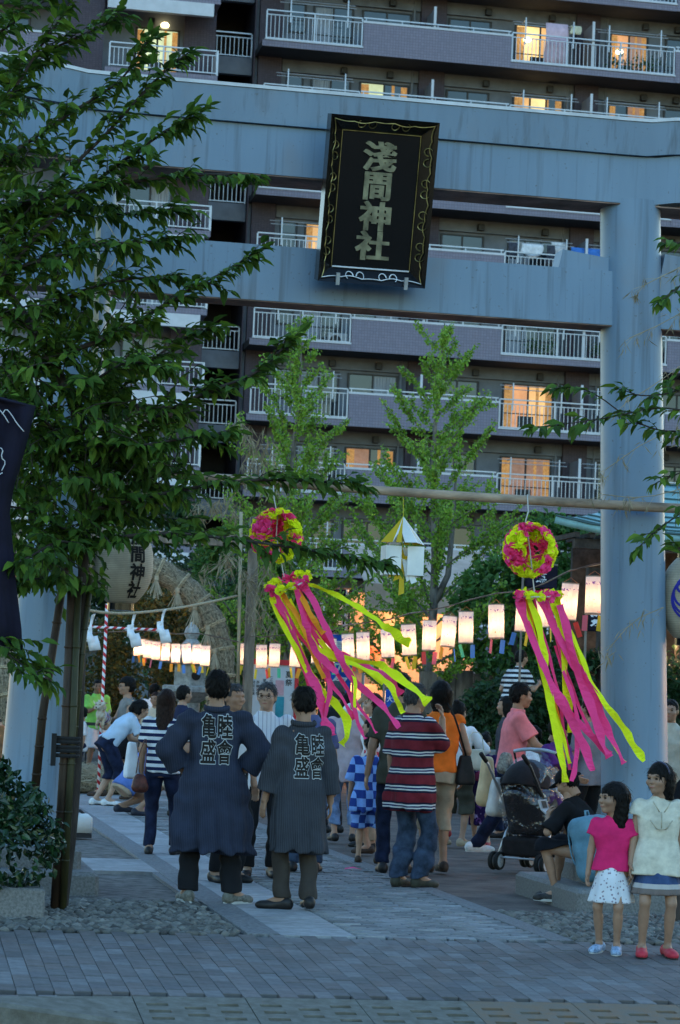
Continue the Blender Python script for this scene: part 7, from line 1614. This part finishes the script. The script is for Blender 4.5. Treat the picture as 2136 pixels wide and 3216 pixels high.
person('dark haired man in navy vest at the wooden post',(3.62,29.0,0),-60,1.60,1.0,top=dict(m=fab('navy_cotton',(.02,.025,.06)),sleeve=.8),bot=dict(m=m_charc),shoes=dict(m=m_dkshoe),hair=dict(t='short'),cell=FAR)
i=person('girl in pink skirt and denim shorts between the two coat men',(3.62,24.0,0),8,1.16,1.0,headH=.19,top=dict(m=fab('bright_pink_cotton',(.75,.06,.24)),n='tunic',hem=.42,sleeve=.8,flare=.03),bot=dict(m=m_jean,n='shorts',hem=.30,wd=1.05),shoes=dict(m=mat('pink_clog',(.55,.05,.2),.6),n='clog'),hair=dict(t='bob'),cell=MID,showface=False)
i=person('woman in white blouse shading her eyes with one hand',(4.98,24.0,0),96,1.58,1.0,hands={1:(.05,.13,1.50),-1:(-.2,.1,.85)},elbow={1:(.8,.6,-.2)},top=dict(m=m_wcot,n='blouse',sleeve=1.3),bot=dict(m=m_beige),shoes=dict(m=m_dkshoe),hair=dict(t='bob',m=m_hairb),cell=MID,tone='c')
person('girl with white hair ornament in front of the woman shading her eyes',(4.80,23.2,0),75,1.32,1.0,headH=.19,top=dict(m=yukata('white_red_yukata',(.55,.5,.5),(.5,.03,.06),(.5,.2,.2)),n='yukata',hem=.2,sleeve=1.5,ease=.016,coat=1),bot=None,shoes=dict(m=m_brshoe,n='sandal'),hair=dict(t='bun'),cell=MID)
person('man in camouflage hat behind the woman shading her eyes',(5.05,26.5,0),30,1.70,1.05,top=dict(m=m_charc,sleeve=.8),bot=dict(m=m_charc),shoes=dict(m=m_dkshoe),hair=dict(t='short',m=m_hairg,vol=1.1),cell=FAR,showface=False)
# left group
m_nst=fab('navy_white_stripes',(.60,.62,.65)); stripes(m_nst,'Z',.062,[(0,None),(.5,(.012,.018,.06))])
i=person('long haired woman in navy striped tee and jeans left of the indigo coat man',(2.62,22.2,0),-16,1.53,1.0,feet={1:(.13,.04,0),-1:(-.09,-.06,.0)},hands={1:(.2,.14,.85),-1:(-.22,.10,.76)},head=(0,8),top=dict(m=m_nst,hem=.49,sleeve=.75,ease=.018),bot=dict(m=m_jeand,ease=.012),shoes=dict(m=m_dkshoe,pitch={-1:-14}),hair=dict(t='long',m=m_hairb,vol=1.06),cell=MID,showface=False)
bag('leather_bag','small round brown leather bag hanging from the striped woman\'s arm',(2.40,22.1,.66),(.16,.1,.17),m_brbag,[[(-.04,0,.08),(-.02,0,.26),(.03,.02,.4)],[(.04,0,.08),(.05,0,.26),(.04,.02,.4)]],0,'bag',.9)
bag('plastic_bag','white plastic bag beside the brown leather bag',(2.34,22.35,.86),(.13,.09,.34),m_wcot,None,.3,'bag',.5)
m_grn=fab('lime_green_cotton',(.30,.72,.14)); 
def print_on(m,c,zc,zr,th=.56,sc_=16):
    n,l,b=nodes(m); nz=n.new('ShaderNodeTexNoise'); nz.inputs['Scale'].default_value=sc_; nz.inputs['Detail'].default_value=3; tc=n.new('ShaderNodeTexCoord'); l.new(tc.outputs['Object'],nz.inputs['Vector'])
    z=coord(m,'Z'); x=coord(m,'X'); y=coord(m,'Y'); k=mnode(m,'MULTIPLY',mnode(m,'LESS_THAN',mnode(m,'ABSOLUTE',mnode(m,'SUBTRACT',z,zc)),zr),mnode(m,'LESS_THAN',mnode(m,'ABSOLUTE',x),.12)); k=mnode(m,'MULTIPLY',k,mnode(m,'GREATER_THAN',y,.02)); mixin(m,mnode(m,'MULTIPLY',k,mnode(m,'GREATER_THAN',nz.outputs['Fac'],th)),c)
print_on(m_grn,(.7,.75,.7),1.25,.08)
person('man in lime green t-shirt and white shorts holding something to his chest',(3.82,43.0,0),-155,1.68,1.12,hands={1:(.05,.22,1.22),-1:(-.26,.06,.85)},elbow={1:(1,-.3,-.6)},head=(-25,0),top=dict(m=m_grn,hem=.47,sleeve=.9,ease=.03,belly=.03,sr=1.2),bot=dict(m=m_wcot,n='shorts',hem=.27,ease=.025,wd=1.2),shoes=dict(m=m_brshoe,n='sandal'),hair=dict(t='short'),cell=FAR,tone='b')
i=person('woman with glasses in grey top and black shorts carrying a small dog',(3.36,33.0,0),100,1.68,1.0,feet={1:(.08,-.18,0),-1:(-.08,.34,.04)},hands={1:(.06,.28,1.12),-1:(-.12,.25,1.0)},elbow={1:(.7,-.6,-.5),-1:(-.7,-.6,-.5)},glasses=True,top=dict(m=fab('warm_grey_cotton',(.22,.21,.20)),sleeve=.2),bot=dict(m=m_blkt,n='shorts',hem=.33,wd=1.25,ease=.02),shoes=dict(m=m_brshoe,n='sandal'),hair=dict(t='short',vol=1.22),cell=FAR)
# the dog: body, head, ears, legs, tail as one mesh plus its striped coat
dog=empty('small_dog',(3.02,32.85,1.10),R(150),'small white and tan dog in striped coat carried in the woman\'s arms','dog')
def fdog(P):
    d=sd_cone(P,(0,-.10,0),(0,.06,.05),.065,.07); d=smin(d,sd_cone(P,(0,.08,.08),(0,.11,.14),.05,.045),.03); d=smin(d,sd_ell(P,(0,.13,.18),(.058,.065,.055)),.03); d=smin(d,sd_cone(P,(0,.18,.165),(0,.215,.155),.03,.022),.02)
    for x in (-1,1):
        d=smin(d,sd_cone(P,(x*.05,.11,.215),(x*.075,.10,.14),.022,.02),.012); d=smin(d,sd_cone(P,(x*.04,.05,0),(x*.045,.10,-.07),.028,.018),.02); d=smin(d,sd_cone(P,(x*.045,.10,-.07),(x*.045,.09,-.12),.018,.017),.01)
        d=smin(d,sd_cone(P,(x*.045,-.11,0),(x*.05,-.07,-.08),.036,.022),.02); d=smin(d,sd_cone(P,(x*.05,-.07,-.08),(x*.05,-.12,-.13),.02,.017),.01)
    d=smin(d,sd_cone(P,(0,-.16,.03),(0,-.22,.11),.022,.02),.02); return d+.004*np.sin(P[:,0]*120+P[:,2]*90)
m_fur=mat('white_tan_fur',(.55,.50,.42),.9,.2,9,.5,90,col2=(.34,.22,.12)); v,f=nets(fdog,(-.14,-.28,-.18),(.14,.27,.28),.010); addobj('body',npmesh('dog_body',v,f,m_fur),dog)
def fdc(P): d=sd_cone(P,(0,-.10,0),(0,.07,.06),.074,.08); return np.maximum(d,np.maximum(P[:,1]-.075,-.12-P[:,1]))
m_dc=fab('dog_coat_stripes',(.5,.5,.55)); stripes(m_dc,'Y',.055,[(0,None),(.4,(.03,.04,.22)),(.75,(.5,.05,.12)),(.85,None)]); v,f=nets(fdc,(-.12,-.2,-.12),(.12,.14,.18),.010); addobj('dog_coat',npmesh('dog_coat',v,f,m_dc),dog)
for x in (-1,1): b=MB(); b.lathe([(0,-1),(.7,-.7),(1,0),(.7,.7),(0,1)],8); e=addobj('eye',b.mesh('eye',m_eyed,True),dog,None,(x*.03,.185,.195)); e.scale=(.009,.006,.009)
b=MB(); b.lathe([(0,-1),(.7,-.7),(1,0),(.7,.7),(0,1)],8); e=addobj('nose',b.mesh('nose',m_eyed,True),dog,None,(0,.237,.158)); e.scale=(.012,.008,.009)
i=person('woman in pale blue tee bending forward in rolled jeans and white sandals',(2.94,31.3,0),-78,1.62,1.0,lean=42,pz=.80,feet={1:(.08,.02,0),-1:(-.07,-.10,0)},hands={1:(.12,.62,.86),-1:(-.10,.60,.84)},elbow={1:(.5,-.6,-.8),-1:(-.5,-.6,-.8)},head=(0,-4),top=dict(m=fab('pale_blue_cotton',(.42,.53,.66),var=.06),hem=.50,sleeve=.75,ease=.018),bot=dict(m=m_jeand,hem=.21,ease=.018,wd=1.15,flat=1),shoes=dict(m=m_wshoe,sole=m_soled,n='sandal'),hair=dict(t='tail',fringe=.03,vol=1.1),cell=MID,tone='c')
person('man in white t-shirt with faint print seen from behind near the stone lantern',(4.62,41.0,0),-42,1.64,1.08,top=dict(m=m_wcot,hem=.42,sleeve=.85,ease=.03,sr=1.2),bot=dict(m=m_charc),shoes=dict(m=m_dkshoe),hair=dict(t='short',vol=1.05),cell=FAR,showface=False)
i=person('man in blue shirt and beige shorts crouching in dark clogs',(2.98,29.0,0),-72,1.66,1.0,lean=38,pz=.36,feet={1:(.12,.12,0),-1:(-.10,-.02,.03)},kneehint={1:(.3,1,.6),-1:(-.3,1,.3)},hands={1:(.1,.5,.62),-1:(-.1,.5,.66)},elbow={1:(.6,-.5,-.8),-1:(-.6,-.5,-.8)},head=(0,0),top=dict(m=fab('mid_blue_cotton',(.10,.17,.42)),hem=.18,sleeve=.8,ease=.02),bot=dict(m=m_beige,n='shorts',ease=.02,cut=.02,wd=1.1),shoes=dict(m=mat('navy_clog',(.02,.022,.035),.6),n='clog'),hair=dict(t='short'),cell=MID)
person('toddler in red dress and pink clogs facing the crouching man',(3.42,30.2,0),80,.98,1.1,headH=.185,hands={1:(.08,.16,.74)},top=dict(m=fab('red_cotton',(.5,.03,.04)),n='dress',hem=.36,sleeve=.7,flare=.05),bot=None,shoes=dict(m=mat('pink_foam_clog',(.6,.16,.3),.6),n='clog'),hair=dict(t='short',vol=1.05),cell=FAR)
person('woman with short hair half hidden beside the stone lantern',(5.15,36.2,0),170,1.58,1.0,top=dict(m=m_charc,sleeve=.8),bot=dict(m=m_charc),shoes=dict(m=m_dkshoe),hair=dict(t='bob'),cell=FAR)
person('person in cream cardigan behind the striped woman',(4.15,36.5,0),150,1.50,1.0,top=dict(m=fab('cream_knit',(.5,.45,.36)),sleeve=1.7),bot=dict(m=m_charc),shoes=dict(m=m_dkshoe),hair=dict(t='short',m=m_hairb),cell=FAR)
person('child in white tee reaching out left beside the green shirt man',(3.0,36.0,0),95,1.22,1.0,headH=.19,hands={1:(.18,.38,.62)},top=dict(m=m_wcot,sleeve=.8),bot=dict(m=m_jeand),shoes=dict(m=m_wshoe),hair=dict(t='short'),cell=FAR)
# ------------------------------------------------------------------ stroller
stw=empty('stroller',(5.95,21.35,0),R(-45),'black folding stroller under a clear rain cover with bags on the handle','stroller')
# local: +y travel direction (to the right and towards the camera), handle at -y
m_tyre=mat('black_tyre',(.012,.012,.012),.8); m_rim=mat('grey_wheel_rim',(.35,.36,.38),.5); m_alu=mat('brushed_aluminium',(.5,.51,.53),.35,.05,metal=.7); m_sfab=mat('black_stroller_fabric',(.013,.011,.013),.85,.2,12)
m_clear=mat('clear_vinyl',(.9,.92,.95),.08,.02,3); n_,l_,b_=nodes(m_clear); tr=n_.new('ShaderNodeBsdfTransparent'); gl_=n_.new('ShaderNodeBsdfGlossy'); gl_.inputs['Roughness'].default_value=.12; gl_.inputs['Color'].default_value=(.75,.78,.82,1); mx=n_.new('ShaderNodeMixShader'); lw=n_.new('ShaderNodeLayerWeight'); lw.inputs[0].default_value=.25; nz=n_.new('ShaderNodeTexNoise'); nz.inputs['Scale'].default_value=14; bp_=n_.new('ShaderNodeBump'); bp_.inputs['Strength'].default_value=.9; bp_.inputs['Distance'].default_value=.03; l_.new(nz.outputs['Fac'],bp_.inputs['Height']); l_.new(bp_.outputs[0],gl_.inputs['Normal']); l_.new(mnode(m_clear,'ADD',mnode(m_clear,'MULTIPLY',lw.outputs['Facing'],.2),.08),mx.inputs[0]); l_.new(tr.outputs[0],mx.inputs[1]); l_.new(gl_.outputs[0],mx.inputs[2]); l_.new(mx.outputs[0],n_['Material Output'].inputs[0])
def wheel(x,y,r_):
    w_=empty('wheel'); w_.parent=stw; w_.location=(x,y,r_); w_.rotation_euler=(0,R(90),0)
    b=MB(); b.lathe([(r_*.72,-.018),(r_*.95,-.018),(r_,-.006),(r_,.006),(r_*.95,.018),(r_*.72,.018),(r_*.72,-.018)],24,(0,0,0),False); addobj('tyre',b.mesh('tyre',m_tyre,True),w_)
    b=MB(); b.lathe([(.015,-.014),(r_*.715,-.012),(r_*.715,.012),(.015,.014)],20); b.lathe([(.02,-.022),(.02,.022)],12); addobj('rim',b.mesh('rim',m_rim),w_)
for x in (-.27,-.21,.21,.27):
    wheel(x,.36,.085); wheel(x,-.22,.085)
for k in (1,-1):
    b=MB(); b.tube([(k*.24,.36,.10),(k*.23,.05,.40),(k*.22,-.30,.78),(k*.22,-.46,.96),(k*.22,-.52,1.0)],.013,8); addobj('push_bar',b.mesh('push_bar',m_alu if k<0 else m_frame,True),stw)
    b=MB(); b.tube([(k*.24,-.22,.10),(k*.23,-.08,.34),(k*.22,.14,.58)],.012,8); addobj('rear_strut',b.mesh('rear_strut',m_alu,True),stw)
    b=MB(); b.tube([(k*.22,-.50,.99),(k*.22,-.60,1.06)],.02,8); addobj('handle_grip',b.mesh('handle_grip',m_tyre,True),stw)
b=MB(); b.tube([(-.24,-.22,.12),(.24,-.22,.12)],.01,8); addobj('axle',b.mesh('axle',m_alu),stw)
def fseat(P):
    d=sd_cone(P,(0,.18,.42),(0,-.02,.40),.05,.06); q=P.copy(); d=np.full(len(P),9,np.float32)
    for a,c,r_ in (((0,.22,.40),(0,-.05,.38),.05),((0,-.05,.38),(0,-.26,.82),.05)):
        for x in (-.16,-.08,0,.08,.16): d=smin(d,sd_cone(P,(x,a[1],a[2]),(x,c[1],c[2]),r_,r_*.9),.04)
    return d
v,f=nets(fseat,(-.26,-.36,.28),(.26,.32,.92),.014); addobj('seat',npmesh('seat',v,f,m_sfab),stw)
def fbask(P): 
    q=np.abs(P-A_((0,.03,.22)))-A_((.17,.20,.05)); d=np.linalg.norm(np.maximum(q,0),axis=1)-.035; return d+.006*np.sin(P[:,1]*40)
v,f=nets(fbask,(-.26,-.26,.1),(.26,.32,.36),.014); addobj('basket',npmesh('basket',v,f,m_sfab),stw)
def fhood(P): d=sd_ell(P,(0,-.10,.72),(.25,.30,.30)); return np.maximum(np.maximum(d,-sd_ell(P,(0,-.08,.70),(.235,.30,.285))),np.maximum(.74-P[:,2]-.2*(P[:,1]+.1),P[:,1]-.10))
v,f=nets(fhood,(-.3,-.45,.4),(.3,.3,1.06),.012); addobj('hood',npmesh('hood',v,f,m_sfab),stw)
def fcov(P): d=sd_ell(P,(0,.02,.66),(.285,.40,.42)); return np.maximum(np.abs(d)-.006+.006*np.sin(P[:,2]*26+np.sin(P[:,1]*18)*2),.30-P[:,2])
v,f=nets(lambda P: np.maximum(sd_ell(P,(0,.02,.66),(.285,.40,.42))+.012*np.sin(P[:,2]*26+np.sin(P[:,1]*18)*2),.28-P[:,2]),(-.36,-.46,.24),(.36,.5,1.14),.016); addobj('rain_cover',npmesh('rain_cover',v,f,m_clear),stw)
for k in (1,-1): b=MB(); b.tube(smooth_path([Vector((k*.26,.30,.36)),Vector((k*.27,.20,.85)),Vector((k*.22,.0,1.08))],2),.010,6); addobj('cover_piping',b.mesh('cover_piping',m_tyre,True),stw)
b=MB(); b.tube(smooth_path([Vector((-.22,0,1.085)),Vector((-.1,.0,1.11)),Vector((.1,0,1.11)),Vector((.22,0,1.085))],1),.016,8); addobj('cover_ridge',b.mesh('cover_ridge',mat('pale_blue_piping',(.35,.42,.5),.6),True),stw)
vs,fs=text_mesh('BABY STROLLER',.05,.002,0); 
person('small child sitting in the stroller under the rain cover',(5.95,21.35,.05),-45,.80,1.1,lean=-14,pz=.46,feet={1:(.06,.30,.26),-1:(-.06,.30,.26)},hands={1:(.1,.16,.52),-1:(-.1,.16,.52)},headH=.17,top=dict(m=m_bw,hem=.5,sleeve=.9),bot=dict(m=m_jeand,cut=.6),shoes=dict(m=m_wshoe),hair=dict(t='short'),cell=FAR,tone='c')
m_cream2=mat('peach_plastic_bag',(.62,.44,.24),.5,.1,6); m_wbag=mat('white_plastic_bag',(.6,.58,.55),.5,.1,6)
bag('carrier_bag','peach coloured carrier bag hanging from the stroller handle',(5.60,21.72,.80),(.17,.14,.46),m_cream2,None,.5,'bag',.7)
bag('carrier_bag','white carrier bag hanging lowest from the stroller handle',(5.68,21.6,.66),(.2,.16,.36),m_wbag,None,.2,'bag',.7)
m_camo=mat('checked_cloth_bag',(.35,.33,.28),.8,.3,30,col2=(.08,.07,.06)); bag('cloth_bag','small patterned cloth bag tied at the top of the stroller handle',(5.72,21.5,.98),(.17,.13,.2),m_camo,None,.9,'bag',.6)
bag('tote_bag','orange cloth bag on the ground behind the seated boy',(6.05,18.85,.62),(.3,.2,.3),mat('orange_yellow_nylon',(.7,.32,.03),.7,.1,8),None,.4,'bag',.5)
